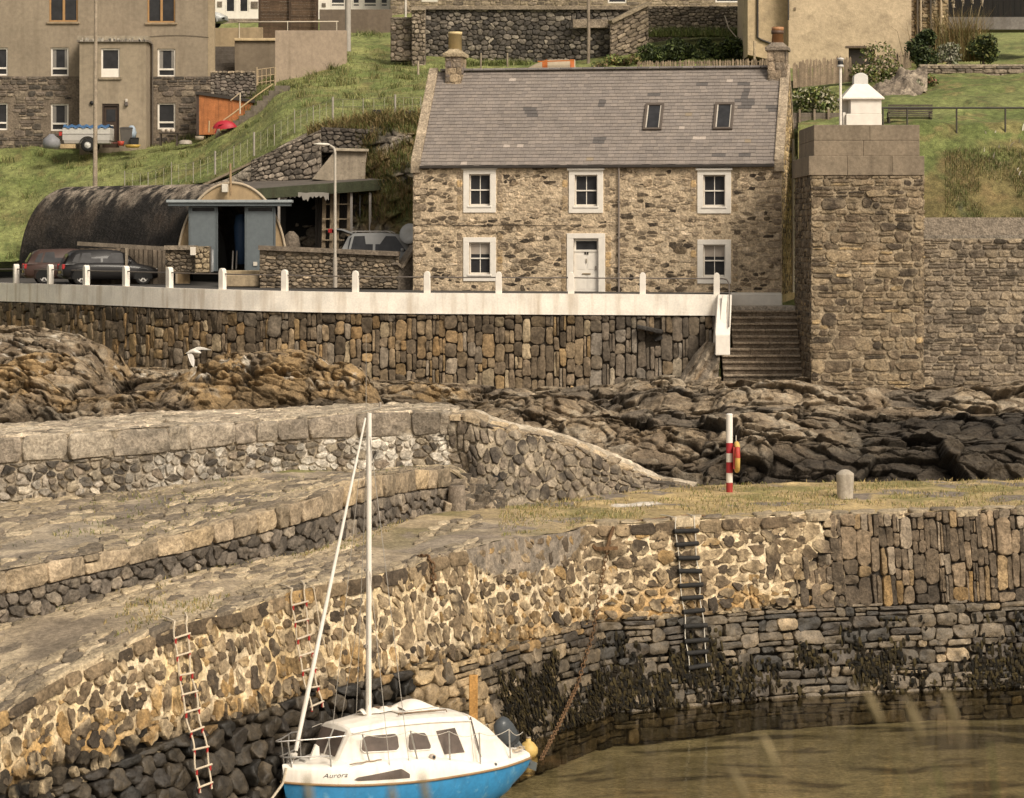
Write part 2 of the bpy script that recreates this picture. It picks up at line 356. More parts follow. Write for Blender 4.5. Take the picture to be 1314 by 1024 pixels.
def blades(mb, P, N, h, w, cols, seed=1, lean=.5, mi=0):
    """grass blades rooted at points P with normals N"""
    rg = np.random.default_rng(seed); n = len(P); hh = h * rg.uniform(.5, 1.4, (n, 1)); a = rg.uniform(0, 2 * np.pi, n); s_ = np.stack([np.cos(a), np.sin(a), 0 * a], -1)
    l = rg.normal(size=(n, 3)) * lean; l[:, 2] = 0; t = P + (N + l) * hh; m_ = P + (N + l * .35) * hh * .55; s_ = s_ * w
    V = np.stack([P - s_, P + s_, m_ + s_ * .7, m_ - s_ * .7, t], 1); col = np.array(cols, float)[rg.integers(0, len(cols), n)] * rg.uniform(.7, 1.3, (n, 1))
    o = (np.arange(n) * 5)[:, None]; b0 = mb.n; mb.add(V.reshape(-1, 3), np.array([0, 1, 2, 3])[None] + o, np.repeat(col, 5, 0), mi)
    tri = np.array([3, 2, 4])[None] + o + b0; mb.L.append(tri.ravel()); mb.N.append(np.full(n, 3)); mb.M.append(np.full(n, mi)); mb.S.append(np.full(n, False))
# ================================================================ the harbour: quay wall, pier tiers, parapet
C_ST = [(.185, .135, .082), (.115, .083, .052), (.255, .19, .115), (.068, .051, .035), (.29, .19, .085)]
C_DK = [(.034, .027, .020), (.052, .041, .028), (.075, .058, .038), (.022, .019, .015)]
C_LT = [(.36, .28, .185), (.30, .235, .16), (.24, .19, .13), (.42, .32, .2)]
TIDE = 2.25
quay_top = [(-80, 950, 46.5), (0, 915, 48.4), (58, 880, 50), (130, 846, 51.4), (230, 800, 53.5), (300, 785, 55.2), (370, 761, 57.3), (450, 744, 59), (520, 729, 60.6), (552, 716, 61.4),
            (608, 703, 63.2), (643, 693, 64.6), (731, 682, 67.6), (756, 673, 68.5), (816, 672, 69.1), (880, 668, 69.8), (1000, 662, 71), (1130, 659, 71.8), (1250, 655, 72.4), (1390, 650, 73)]
PX = np.linspace(-80, 1390, 700)
_t = atv(PX, crv(quay_top)(PX)); _d = np.gradient(_t, axis=0); _nx = np.stack([_d[:, 1], -_d[:, 0]], -1); _nx /= np.linalg.norm(_nx, axis=1)[:, None]
for _ in range(40): _nx[1:-1] = (_nx[:-2] + _nx[2:] + _nx[1:-1]) / 3
_b = _t.copy(); _hh = _t[:, 2] + .8; _b[:, :2] += _nx * (_hh * .17)[:, None]; _b[:, 2] = -.8
Q = Ruled(_b, _t, PX); Qz = lambda u, v: Q.p(u, v)[..., 2]
def qtop(u): return np.interp(u, Q.U, Q.B[:, 2])
u_left, u_mid, u_slab = float(Q.up(60)), float(Q.up(556)), float(Q.up(1035))
def patchmask(u, v):   # weathered cement skim on the upper wall
    a, b = float(Q.up(598)), float(Q.up(752)); z = Qz(u, v); top = qtop(u); t = (np.asarray(u) - a) / (b - a)
    return (t > 0) & (t < 1) & (z > top - .1 - .75 * np.sin(np.pi * np.clip(t, 0, 1))**.5 + .12 * fbm(np.stack([np.asarray(u) * 2, np.asarray(v) * 2, 0 * np.asarray(u)], -1), 2))
def slabmask(u, v):    # no pointing: slabs on end at the seaward end of the quay
    return np.asarray(u) + .5 * np.sin(np.asarray(v) * 2.3) > u_slab
def q_mortar(u, v, P):
    z = P[:, 2]; n = fbm(P * .9, 4); n2 = fbm(P * 3 + 9, 3); left = sstep(u_mid + 1, u_mid - 4, u)
    c = mixc((.60, .49, .335), (.66, .51, .285), np.clip(.5 + n * 1.2, 0, 1) * (.35 + .65 * left)); c = mixc(c, (.29, .22, .14), sstep(.15, .6, n2) * .6)
    c = mixc(c, (.36, .20, .06), sstep(TIDE + 1.3, TIDE + .3, z) * sstep(0, .5, n + .15) * .75)
    c = mixc(c, (.028, .024, .02), sstep(TIDE + .22, TIDE - .12, z + .35 * n)); c = np.where(slabmask(u, v)[:, None], np.array((.04, .033, .026)), c)
    c = np.where((patchmask(u, v) & (z > 3))[:, None], mixc((.185, .155, .122), (.27, .22, .165), sstep(-.2, .5, n2)), c)
    return c
def q_depth(u, v):
    P = Q.p(u, v); z = P[:, 2]; lo = sstep(TIDE + .25, TIDE - .15, z + .25 * fbm(P * .9, 4)); o = -.02 - .19 * lo + .022 * fbm(P * 4, 4)
    return np.where(slabmask(u, v), -.1, np.where(patchmask(u, v) & (z > 3), .035 + .02 * fbm(P * 5, 3), o))
def q_stone(u, v, rg):
    z = Qz(u, v); k = len(u); c = pick(rg, k, C_ST, [4, 4, 3, 2, 1.2]); slab = slabmask(u, v)
    cs = pick(rg, k, [(.155, .116, .078), (.105, .08, .055), (.21, .155, .10), (.25, .175, .095), (.25, .20, .145)], [4, 4, 3, .6, 1.2]); c = np.where(slab[:, None], cs * .88, c)
    c = np.where((sstep(TIDE + 1.25, TIDE + .3, z)[:, None] * rg.random((k, 1))) > np.where(slab, .85, .6)[:, None], pick(rg, k, [(.30, .19, .08), (.26, .165, .07)], [1, 1]), c)
    dk = pick(rg, k, C_DK, [3, 3, 3, 2]); mid = pick(rg, k, [(.14, .11, .075), (.09, .072, .05), (.24, .18, .11)], [4, 4, .8])
    right = sstep(u_mid - 1, u_mid + 3, u)[:, None]; alg = fbm(np.stack([u * .45, z * .6, 0 * u], -1), 3)[:, None]; lowc = np.where(rg.random((k, 1)) < right * (.42 - 1.1 * alg + .25 * sstep(.7, .1, z)[:, None]), mid, dk * (.7 + .9 * right))
    c = mixc(c, c * .55 + .01, sstep(TIDE + .9, TIDE + .1, z + .5 * (rg.random(k) - .5)) * .8); c = np.where((z + .35 * (rg.random(k) - .5) < TIDE)[:, None], lowc, c)
    tan = (u > u_mid - 1.6) & (u < u_mid + 1.6) & (z < TIDE + .1) & (z > .5); c = np.where(tan[:, None], pick(rg, k, [(.34, .25, .14), (.26, .19, .11), (.13, .1, .065)], [2, 2, 1]), c); return c
mb = MB()
sheet(mb, Q, 900, 90, q_mortar, off=0)
V = mb.V[0]; uu, vv = np.meshgrid(np.linspace(0, Q.W, 900), np.linspace(0, Q.Vh, 90)); P_, n_ = Q.pn(uu.ravel(), vv.ravel()); mb.V[0] = P_ + n_ * q_depth(uu.ravel(), vv.ravel())[:, None]
vt = (TIDE + .8)
rub = lay_voronoi(0, u_mid + 2, vt - .15, Q.Vh, .38, .42, seed=5, var=.9, jit=.6) + lay_voronoi(u_mid + 2, u_slab + 1, vt - .15, Q.Vh, .44, .32, seed=6, var=.95, jit=.6)
ok = lambda c, vlo: True
def keep_rub(u, v, p):
    u_, v_ = np.array([u]), np.array([v]); z = Qz(u_, v_)[0]
    if slabmask(u_, v_)[0] or (patchmask(u_, v_)[0]): return False
    return z > TIDE - .05 and (z < qtop(u) - .30 or abs(u - 0) < 0)
gapf = lambda u, v: .04 + .085 * max(0, float(vnoise(np.array([[u * .9, v * .9, 4.]]))[0])) + (.025 if u < u_mid else 0)
stones(mb, Q, rub, q_stone, gap=gapf, prot=.03, back=.08, rough=.045, jit=.2, seed=11, tilt=.12, fine=.35, rnd_r=.18, smear=((.50, .39, .245), .66))
small = lay_voronoi(0, u_slab, vt - .1, Q.Vh, .3, .2, seed=8, var=.5)
stones(mb, Q, small, q_stone, gap=.045, prot=.012, back=.1, rough=.03, jit=.18, seed=12, keep=lambda u, v, p: keep_rub(u, v, p) and random.random() < .5, fine=.3)
# coping course along the edge
cop = lay_course(0, u_slab, Q.Vh - .32, Q.Vh, (.30, .34), (.35, 1.1), seed=14, split=0)
stones(mb, Q, cop, q_stone, gap=.018, prot=.05, back=.25, rough=.03, jit=.03, seed=15, keep=lambda u, v, p: not patchmask(np.array([u]), np.array([v]))[0], fine=.25)
# below the tide line: boulders to the left, dark coursed blocks to the right
low = lay_voronoi(0, u_mid, 0, vt + .1, .5, .42, seed=21, var=.7)
stones(mb, Q, low, q_stone, gap=.02, prot=lambda u, v: .13 + .14 * (1 - np.clip(v / 3, 0, 1)), back=.25, rough=.09, jit=.14, seed=22, keep=lambda u, v, p: Qz(np.array([u]), np.array([v]))[0] < TIDE + .12, mi=1, tilt=.6, fine=.35)
blk = lay_course(u_mid, Q.W, 0, vt + .1, (.16, .46), (.25, .95), seed=23, jit=.17, split=.4)
stones(mb, Q, blk, q_stone, gap=.012, prot=.06, back=.2, rough=.06, jit=.09, seed=24, keep=lambda u, v, p: Qz(np.array([u]), np.array([v]))[0] < TIDE + .05, mi=1, fine=.35)
sl = lay_course(u_slab - 1, Q.W, vt - .1, Q.Vh, (.14, .46), (.28, .95), seed=25, vertical=True, jit=.16, split=.45)
stones(mb, Q, sl, q_stone, gap=.009, prot=.035, back=.15, rough=.05, jit=.06, seed=26, keep=lambda u, v, p: slabmask(np.array([u]), np.array([v]))[0], fine=.3)
o = mb.build('quay_wall', [M['stone'], M['wetstone']]); tag(o, 'long curved harbour quay wall of rubble in cream mortar, black with weed below tide line', 'wall')

# pier tiers
low_back = [(-80, 822, 54.2), (58, 785, 55.5), (180, 750, 58), (300, 725, 60.5), (400, 705, 62.8), (470, 682, 66), (575, 655, 71.5), (640, 648, 73), (700, 643, 74.5), (830, 628, 77.4), (1000, 621, 78.9), (1250, 617, 79.6), (1390, 615, 80)]
mid_front = [(-80, 752, 54.1), (58, 722, 55.5), (160, 704, 57.6), (280, 672, 60), (400, 640, 62.8), (480, 612, 66.5), (575, 602, 71.4), (592, 612, 71.7), (616, 648, 72.35)]
up_base = [(-80, 658, 64.5), (58, 640, 66), (200, 628, 68), (340, 607, 71), (480, 603, 73), (578, 599, 74), (592, 604, 73.9), (616, 641, 73.1)]
up_front = [(-80, 566, 64.4), (58, 559, 65.9), (200, 550, 67.9), (340, 541, 70.9), (480, 531, 72.9), (590, 528, 74)]
up_back = [(-80, 548, 68.5), (58, 543, 69.6), (200, 531, 73.3), (340, 527, 75), (470, 520, 77), (560, 520, 77.4), (590, 523, 76.5)]
# walkway along the quay edge
Sw = rul(quay_top, low_back, -80, 1390)
Sw.B = Sw.B + np.array([0, .25, 0])
def w_col(u, v, P):
    n = fbm(P * .45, 4); n2 = fbm(P * np.array([1.1, 1.1, 1]) + 5, 4); px = CX + F * P[:, 0] / P[:, 1]; r = sstep(420, 760, px + 120 * n); t = v / Sw.Vh
    c = mixc((.30, .24, .165), (.46, .37, .25), sstep(-.3, .5, n2)); c = mixc(c, (.20, .16, .115), sstep(.1, .6, n)); gr = mixc((.33, .25, .125), (.43, .32, .16), sstep(-.4, .5, n2))
    gr = mixc(gr, (.22, .19, .075), sstep(.12, .5, n) * .9); gr = mixc(gr, (.20, .165, .13), sstep(.25, .5, fbm(P * .8 + 31, 3)))
    c = mixc(c, gr, r); path = np.exp(-((px - 600) / 110)**2) * sstep(.75, .3, t); c = mixc(c, mixc((.24, .195, .15), (.30, .25, .19), sstep(-.3, .4, n2)), path * .85)
    edge = sstep(.93, 1., t) * sstep(.0, .3, n + .3); c = mixc(c, (.19, .17, .06), edge * .8 * (1 - r)); wh = np.exp(-(((px - 815) / 40)**2 + ((t - .55) / .1)**2)); return mixc(c, (.58, .52, .44), sstep(.5, .75, wh + .35 * n2))
mb = MB(); sheet(mb, Sw, 500, 110, w_col, amp=.05, fr=1.3); struct(mb.build('quay_ground', M['ground']))
def pave_col(u, v, rg): return pick(rg, len(u), [(.265, .213, .145), (.35, .28, .185), (.44, .355, .24), (.18, .145, .105)], [3, 3, 1.6, 2.8])
mb = MB(); pv = lay_voronoi(0, float(Sw.up(620)), .02, Sw.Vh, .62, .5, seed=31, var=.5)
stones(mb, Sw, pv, pave_col, gap=.03, prot=.035, back=.05, rough=.035, jit=.1, seed=32, tilt=.06, keep=lambda u, v, p: fbm(np.array([[u * .3, v * .5, 2.]]), 3)[0] < .45 - .9 * (u > Sw.up(470)) * (v > .9), fine=.25)
ed = lay_course(0, float(Sw.up(1380)), -.02, .62, (.55, .6), (.4, 1.0), seed=33, split=0)
stones(mb, Sw, ed, pave_col, gap=.015, prot=.05, back=.15, rough=.03, jit=.03, seed=34, tilt=.05, keep=lambda u, v, p: not (Sw.up(590) < u < Sw.up(760)), fine=.25)
struct(mb.build('quay_paving', M['stone']))
# retaining wall of the middle tier
def rubble_wall(name, label, S, cap, capw, sz, cols, w, mort, seed, gap=.022, prot=.05, depthb=-.05, skip=None, guano=None, nu=400, capcols=None, capend=None):
    mb = MB()
    def mc(u, v, P):
        n = fbm(P * 1.5, 4); c = mixc(mort, np.array(mort) * .55, sstep(-.2, .5, n))
        return c if guano is None else mixc(c, (.62, .56, .47), guano(u, v, P))
    sheet(mb, S, nu, 40, mc, off=depthb, amp=.03, fr=3)
    cf = lambda u, v, rg: pick(rg, len(u), cols, w)
    def cf2(u, v, rg):
        c = cf(u, v, rg)
        return c if guano is None else mixc(c, (.58, .53, .45), guano(u, v, S.p(u, v)) * (rg.random(len(u)) > .25) * .9)
    k = skip or (lambda u, v, p: True)
    lay = lay_voronoi(0, S.W, .0, S.Vh - cap, sz[0], sz[1], seed=seed, var=.9, jit=.55)
    stones(mb, S, lay, cf2, gap=gap, prot=prot, back=.12, rough=.04, jit=.16, seed=seed + 1, keep=k, fine=.35, smear=(np.array(mort) * .9 + .02, .75))
    if cap:
        cp = lay_course(0, S.W, S.Vh - cap, S.Vh + .02, (cap * .95, cap), capw, seed=seed + 2, split=.06, jit=.05)
        stones(mb, S, cp, lambda u, v, rg: pick(rg, len(u), capcols or C_LT, [3, 3, 3, 1]), gap=.012, prot=.06, back=.3, rough=.05, jit=.02, rnd=2, rnd_r=.06, seed=seed + 3, keep=k if capend is None else (lambda u, v, p: u < capend), fine=.3)
    o = mb.build(name, M['stone']); tag(o, label, 'wall'); return o
Sm = rul(low_back, mid_front, -80, 588); Sm.A[:, 2] -= .15
rubble_wall('pier_retaining_wall', 'low rubble wall with squared coping blocks between the two pier walkways', Sm, .4, (.4, 1.0), (.36, .24), [(.15, .125, .1), (.09, .076, .062), (.22, .18, .135), (.30, .25, .19)], [4, 4, 3, 1], (.12, .098, .073), 41, capend=float(Sm.up(580)))
S2 = rul(mid_front, up_base, -80, 616)
S2.B = S2.B + np.array([0, .2, -.0])
def w2(u, v, P):
    n = fbm(P * .5, 4); n2 = fbm(P * 1.5, 4); c = mixc((.24, .20, .15), (.38, .31, .22), sstep(-.3, .5, n2)); c = mixc(c, (.17, .14, .11), sstep(.05, .5, n)); return mixc(c, (.2, .19, .07), sstep(.38, .6, fbm(P * .7 + 40, 3)))
mb = MB(); sheet(mb, S2, 400, 60, w2, amp=.06, fr=1.2); struct(mb.build('upper_walkway', M['ground']))
mb = MB(); pv = lay_voronoi(0, S2.W, .02, S2.Vh, .75, .6, seed=51, var=.5)
stones(mb, S2, pv, pave_col, gap=.035, prot=.04, back=.05, rough=.04, jit=.12, seed=52, tilt=.08, keep=lambda u, v, p: fbm(np.array([[u * .35, v * .5, 7.]]), 3)[0] < .3 or v < .6, fine=.3)
struct(mb.build('upper_walkway_paving', M['stone']))
# parapet wall of the outer pier with gull-streaked face
Su = rul(up_base, up_front, -80, 580); Su.A[:, 2] -= .15
def guano(u, v, P):
    n = fbm(P * np.array([3.2, 3.2, .5]), 3); px = CX + F * P[:, 0] / P[:, 1]; h = v / Su.Vh
    a = sstep(150, 330, px) * (1 - .55 * np.exp(-((px - 300) / 60)**2)) + 1.1 * np.exp(-((px - 540) / 60)**2) + .35; return np.clip(sstep(-.1, .3, n + .25 * (a - 1)) * sstep(.72, .55, h) * np.clip(a, 0, 1), 0, 1)
rubble_wall('pier_parapet_wall', 'tall pier parapet wall streaked white below its row of big coping blocks', Su, .55, (.7, 1.7), (.34, .22), [(.10, .083, .065), (.07, .06, .05), (.2, .16, .12), (.3, .25, .18)], [4, 4, 3, 2], (.30, .245, .175), 61, gap=.03, prot=.03, depthb=-.03, guano=guano, capcols=[(.29, .245, .19), (.24, .2, .155), (.33, .28, .215), (.4, .34, .26)])
St = rul(up_front, up_back, -80, 590)
mb = MB(); sheet(mb, St, 400, 40, lambda u, v, P: mixc((.32, .265, .195), (.52, .44, .33), sstep(-.35, .45, fbm(P * np.array([.8, 2, 1]), 4))), amp=.08, fr=.8)
pv = lay_voronoi(0, St.W, .0, St.Vh, 1.0, .5, seed=71, var=.5)
stones(mb, St, pv, lambda u, v, rg: pick(rg, len(u), [(.36, .3, .22), (.46, .38, .28), (.28, .23, .17)], [3, 3, 2]), gap=.03, prot=.05, back=.06, rough=.05, jit=.1, seed=72, tilt=.1, fine=.3)
Sb = Ruled(St.B - np.array([0, 0, 3.]), St.B, St.px); sheet(mb, Ruled(Sb.A[::-1], Sb.B[::-1]), 100, 10, lambda u, v, P: np.tile((.1, .085, .07), (len(u), 1)))
struct(mb.build('parapet_top', M['stone']))
# sloping rubble end of the parapet
e_base = [(574, 599, 74), (592, 604, 73.9), (616, 642, 73.05), (640, 652, 72.8), (700, 646, 74.2), (760, 637, 75.8), (830, 629, 77.2), (888, 627, 77.8)]
e_top = [(573, 528.5, 73.85), (600, 530, 73.9), (625, 541, 74), (665, 551, 74.6), (714, 562, 75.4), (758, 579, 76.2), (799, 597, 77.2), (832, 613, 78), (888, 624, 78.4)]
Se = rul(e_base, e_top, 574, 886, 300); Se.A[:, 2] -= .15
rubble_wall('pier_end_wall', 'rubble end of the pier parapet sloping down to the grassy quay', Se, 0, (.4, .8), (.36, .26), [(.15, .12, .09), (.085, .07, .055), (.21, .17, .125), (.28, .23, .17)], [4, 4, 2, 1], (.33, .27, .19), 81, gap=.03, prot=.05, depthb=-.03)
Sk = Ruled(Se.B - np.array([0, .1, .12]), Se.B + np.array([.3, 1.3, .0]), Se.px)
mb = MB(); sheet(mb, Sk, 200, 12, lambda u, v, P: mixc((.36, .3, .22), (.55, .47, .36), sstep(-.3, .4, fbm(P * 2, 3))), amp=.05, fr=2)
cp = lay_course(0, Sk.W, -.02, .75, (.6, .75), (.3, .75), seed=85, split=0, jit=.1); stones(mb, Sk, cp, lambda u, v, rg: pick(rg, len(u), C_LT, [3, 3, 2, 2]), gap=.02, prot=.07, back=.1, rough=.04, seed=86, fine=.25)
bk = Ruled(Sk.B[::-1] - np.array([0, 0, 3.]), Sk.B[::-1]); sheet(mb, bk, 60, 8, lambda u, v, P: np.tile((.1, .085, .07), (len(u), 1)))
struct(mb.build('parapet_end_top', M['stone']))

# tumbled blocks where the tiers meet the sloping end
def block(mb, c, s_, seed, col):
    rg = np.random.default_rng(seed); q_ = np.array([(x, y, z) for z in (-1, 1) for x, y in ((-1, -1), (1, -1), (1, 1), (-1, 1))], float) * .5; q_ = q_ * np.array([s_ * rg.uniform(.8, 1.5), s_ * rg.uniform(.7, 1.1), s_ * rg.uniform(.5, .95)]) * (1 + .28 * rg.uniform(-1, 1, (8, 3))); a, b = rg.uniform(0, 3.1), rg.uniform(-.3, .3); Rm = np.array([[math.cos(a), -math.sin(a), 0], [math.sin(a), math.cos(a), 0], [0, 0, 1]]) @ np.array([[1, 0, 0], [0, math.cos(b), -math.sin(b)], [0, math.sin(b), math.cos(b)]]); mb.hexa(q_ @ Rm.T + np.asarray(c), col)
mb = MB(); rg = np.random.default_rng(19)
for i in range(150):
    f_ = rg.random(); h_ = rg.random()**1.3; p = at(574 + 62 * f_, 652 - (48 - 34 * f_) * h_, 71.15 + 1.0 * f_ + .9 * h_ * (1 - .5 * f_)); block(mb, p, rg.uniform(.18, .46), i, np.array([(.20, .16, .115), (.13, .105, .078), (.28, .225, .16), (.09, .075, .058)][rg.integers(0, 4)]) * rg.uniform(.8, 1.2))
o = mb.build('rubble_heap', M['stone'], bevel=.03); tag(o, 'tumbled broken masonry where the middle tier meets the sloping pier end', 'rubble', kind='stuff')
# ================================================================ rocky shore under the sea wall
rk_top = [(-90, 418, 103), (0, 420, 102), (58, 424, 101.5), (110, 432, 102), (160, 470, 104.8), (230, 473, 103.5), (300, 468, 101.5), (350, 470, 100.8), (440, 478, 100.3), (480, 488, 100.1), (590, 492, 100), (690, 500, 99.8), (780, 500, 99.7), (815, 488, 99.6),
          (850, 486, 99.5), (890, 492, 99.3), (930, 490, 98.6), (1030, 488, 98.6), (1100, 494, 98.9), (1180, 496, 98.9), (1390, 492, 98.9)]
rk_foot = [(-90, 640, 77), (58, 640, 77.5), (500, 640, 77.5), (600, 636, 78.3), (760, 632, 78.6), (1000, 627, 79), (1390, 622, 80)]
nu, nv = 760, 300
px = np.linspace(-90, 1390, nu); A = atv(px, crv(rk_foot)(px)); B = atv(px, crv(rk_top)(px)); A[:, 2] -= .3
T, PXX = np.meshgrid(np.linspace(0, 1, nv), px, indexing='ij'); a = A[None]; b = B[None]
flat = a + (b - a) * T[..., None]
w = fbm(np.stack([flat[..., 0] * .16, flat[..., 1] * .16, flat[..., 1] * 0], -1), 4); w2_ = fbm(np.stack([flat[..., 0] * .35 + 9, flat[..., 1] * .35, 0 * w], -1), 3)
ts = np.clip(T + .10 * w * np.sin(np.pi * T), 0, 1)
right = sstep(560, 660, PXX)
# profile on the right: a rough shelf, a dark cliff face, an upper shelf; on the left: big weathered domes
fr_ = .30 * sstep(0, .10, ts) + .22 * sstep(.22, .32, ts) + .20 * sstep(.42, .55, ts) + .16 * sstep(.66, .74, ts) + .12 * sstep(.85, .97, ts)
fr2 = .62 * sstep(.0, .12, ts) + .18 * sstep(.30, .42, ts) + .20 * sstep(.6, .75, ts); far_r = sstep(880, 980, PXX); fr_ = fr_ * (1 - far_r) + fr2 * far_r
fl = sstep(.15, .95, ts)
zf = a[..., 2] + (b[..., 2] - a[..., 2]) * (fr_ * right + fl * (1 - right))
lump = 0 * zf
def dome(pcx, pcy, D, rx, ry, rz, sharp=2.2):   # rounded outcrop, centre of its top at the given place
    global zf, lump
    c = at(pcx, pcy, D); q = np.sqrt(((flat[..., 0] - c[0]) / rx)**2 + ((flat[..., 1] - c[1]) / ry)**2); q = q * (1 + .22 * w2_ + .15 * fbm(np.stack([flat[..., 0] * .8, flat[..., 1] * .8, 0 * w], -1), 3)); h = c[2] - rz * np.clip(q, 0, 2)**sharp
    m = h > zf; lump = np.where(m, np.maximum(lump, np.clip(1 - q, 0, 1) + .3), lump); zf = np.maximum(zf, h)
dome(350, 450, 94, 3.2, 3.0, 2.1, 3.2); dome(432, 466, 94, 1.7, 2.4, 1.9, 3); dome(285, 462, 97, 2.4, 2.6, 1.6); dome(95, 438, 100, 3.2, 3, 2.0); dome(55, 452, 95, 3., 3, 1.6); dome(190, 500, 94, 2.6, 2.4, 1.2); dome(140, 505, 91, 2.8, 2.5, 1.1)
dome(250, 490, 92, 2.2, 2.4, 1.3); dome(540, 492, 96, 2.6, 2, 1.4, 3); dome(0, 470, 92, 3, 3, 1.6); dome(845, 489, 97.8, 1.3, 1.2, .8); dome(700, 508, 92, 3.2, 2, .9); dome(1230, 520, 93, 3.0, 2.6, 1.6, 3); dome(1120, 512, 94, 2.8, 2.4, 1.3); dome(980, 505, 95.5, 2.6, 1.6, .9); dome(860, 545, 86, 2.8, 2.5, 1.0); dome(760, 535, 88, 2.6, 2.4, 1.1)
P0 = np.stack([flat[..., 0], flat[..., 1], zf], -1); seg = np.sqrt(((P0[1:] - P0[:-1])[..., 1] * .35)**2 + (P0[1:] - P0[:-1])[..., 2]**2); arc_ = np.concatenate([np.zeros((1, nu)), np.cumsum(seg, 0)]); nr = 420; P = np.empty((nr, nu, 3)); lump2 = np.empty((nr, nu)); T2 = np.empty((nr, nu))
for j in range(nu):
    q_ = np.linspace(0, arc_[-1, j], nr)
    for k_ in range(3): P[:, j, k_] = np.interp(q_, arc_[:, j], P0[:, j, k_])
    lump2[:, j] = np.interp(q_, arc_[:, j], lump[:, j]); T2[:, j] = np.interp(q_, arc_[:, j], T[:, j])
lump, T, nv = lump2, T2, nr; PXX = np.broadcast_to(px, (nr, nu)); right = sstep(560, 660, PXX)
# bedded blocks: slabs broken along gently tilted planes
rot = np.array([[.97, .06, -.22], [-.04, 1, .04], [.22, -.04, .97]]); Ps = P @ rot.T; wp = fbm(P * .5, 3)[..., None]; bl = np.clip(lump + .5 * (1 - right), 0, 1)
d1, d2, val, fac = cellnoise(Ps * np.array([.36, .34, 1.05]) + .22 * wp, True); e1 = sstep(.0, .07, d2 - d1)
d1b, d2b, valb, facb = cellnoise(Ps * np.array([1.1, 1.0, 2.4]) + 20 + .15 * fbm(P * 1.2, 3)[..., None], True); e2 = sstep(.0, .08, d2b - d1b)
bed = fbm(np.stack([Ps[..., 0] * .25, Ps[..., 1] * .25, Ps[..., 2] * 5.5], -1), 3)
fade = np.clip(np.minimum(T / .03, (1 - T) / .05), 0, 1)
n3 = fbm(P * np.array([2.2, 2.2, 3.4]), 5); rid = 1 - np.abs(fbm(P * np.array([.9, .9, 1.6]) + 60, 4))
dm = (.42 * val + .22 * valb + (.72 - .15 * sstep(880, 980, PXX)) * fac + .34 * facb) * (1 - .62 * bl) - .24 * (1 - e1) * (1 - .4 * bl) - .12 * (1 - e2) + .17 * n3 + .04 * bed * (1 - .5 * bl) - .35 * bl * sstep(.80, .98, rid)
dirv = np.array([0, -.92, .40]); P = P + dirv * (dm * (.3 + .7 * fade))[..., None]
# colours: brown rock, ochre lichen on the domes, black wet rock low on the right
n1 = fbm(P * .35 + 3, 4); n2 = fbm(P * 1.3, 4); pxx = CX + F * P[..., 0] / P[..., 1]; pyy = HY + F * (H - P[..., 2]) / P[..., 1]
c = mixc((.175, .132, .088), (.30, .235, .16), sstep(-.35, .45, n2 + .5 * val + .3 * valb)); c = mixc(c, (.105, .088, .07), sstep(.0, .55, n1) * .75)
och = np.clip(lump * 1.1 + .3 * (1 - right), 0, 1) * sstep(-.5, .2, n1 + .6 * n2) * (1 - right * .75); c = mixc(c, (.30, .20, .095), och * .9); c = mixc(c, (.34, .29, .22), sstep(.25, .6, n2 - .3 * n1) * .6)
wet = sstep(530, 590, pyy + 26 * n1) * sstep(840, 980, pxx + 60 * n1) * .92; wet = np.maximum(wet, sstep(1020, 1150, pxx) * sstep(522, 545, pyy + 16 * n1) * .9); wet = np.maximum(wet, .75 * sstep(575, 610, pyy + 20 * n1) * right); wet = np.maximum(wet, .6 * sstep(480, 520, pyy + 22 * n1) * (1 - right) * (1 - np.clip(lump, 0, .8)))
c = mixc(c, (.024, .020, .016), wet * .93); c = mixc(c, c * .38, (1 - e1) * .65 * (1 - .5 * bl)); c = mixc(c, c * .55, (1 - e2) * .5); c = mixc(c, c * .4, sstep(.84, .98, rid) * bl * .8); c = mixc(c, c * 1.35, sstep(0, .6, bed) * .6); c = mixc(c, (.55, .5, .42), sstep(.62, .75, fbm(P * 2.2 + 70, 3)) * sstep(505, 480, pyy) * .7)
k = np.arange(nu * nv).reshape(nv, nu); q = np.stack([k[:-1, :-1], k[:-1, 1:], k[1:, 1:], k[1:, :-1]], -1).reshape(-1, 4)
mb = MB(); mb.add(P.reshape(-1, 3), q, c.reshape(-1, 3), 0, True); struct(mb.build('rocky_shore', M['rock']))

# ================================================================ sea wall, white kerb wall, posts and rail
sw_top = [(-90, 361, 122), (-30, 362.5, 117.5), (20, 363.5, 114), (64, 364.5, 111.4), (110, 366, 109.2), (161, 367.5, 107), (217, 369.5, 105), (285, 371.5, 103.2), (365, 373.5, 102), (456, 375, 101.4), (548, 376, 101), (640, 376.5, 100.7), (733, 377, 100.4), (825, 377.5, 100.2), (925, 378, 100)]
pxs = np.linspace(-90, 922, 500); wt = atv(pxs, crv(sw_top)(pxs)); KH = .78
wa = wt.copy(); wa[:, 2] = 5.6; wa[:, 1] -= .32; wb = wt.copy(); wb[:, 2] -= KH; wb[:, 1] += .02
Ssea = Ruled(wa, wb, pxs)
def sea_c(u, v, rg):
    pu = np.interp(u, Ssea.U, pxs); k = len(u); c = pick(rg, k, [(.165, .124, .082), (.115, .087, .058), (.21, .155, .095), (.25, .17, .085), (.30, .235, .15), (.21, .17, .125)], [4, 3, 3, 1.3, 1, 1.2]); h = v / Ssea.Vh
    c = np.where(((rg.random(k) < .2) & (pu < 640))[:, None], pick(rg, k, [(.25, .16, .075), (.22, .15, .08)], [1, 1]), c); c = np.where((pu > 760)[:, None], c * .75 + .25 * c.mean(1)[:, None], c)
    return c * (1 - .42 * sstep(.75, .95, h)[:, None])
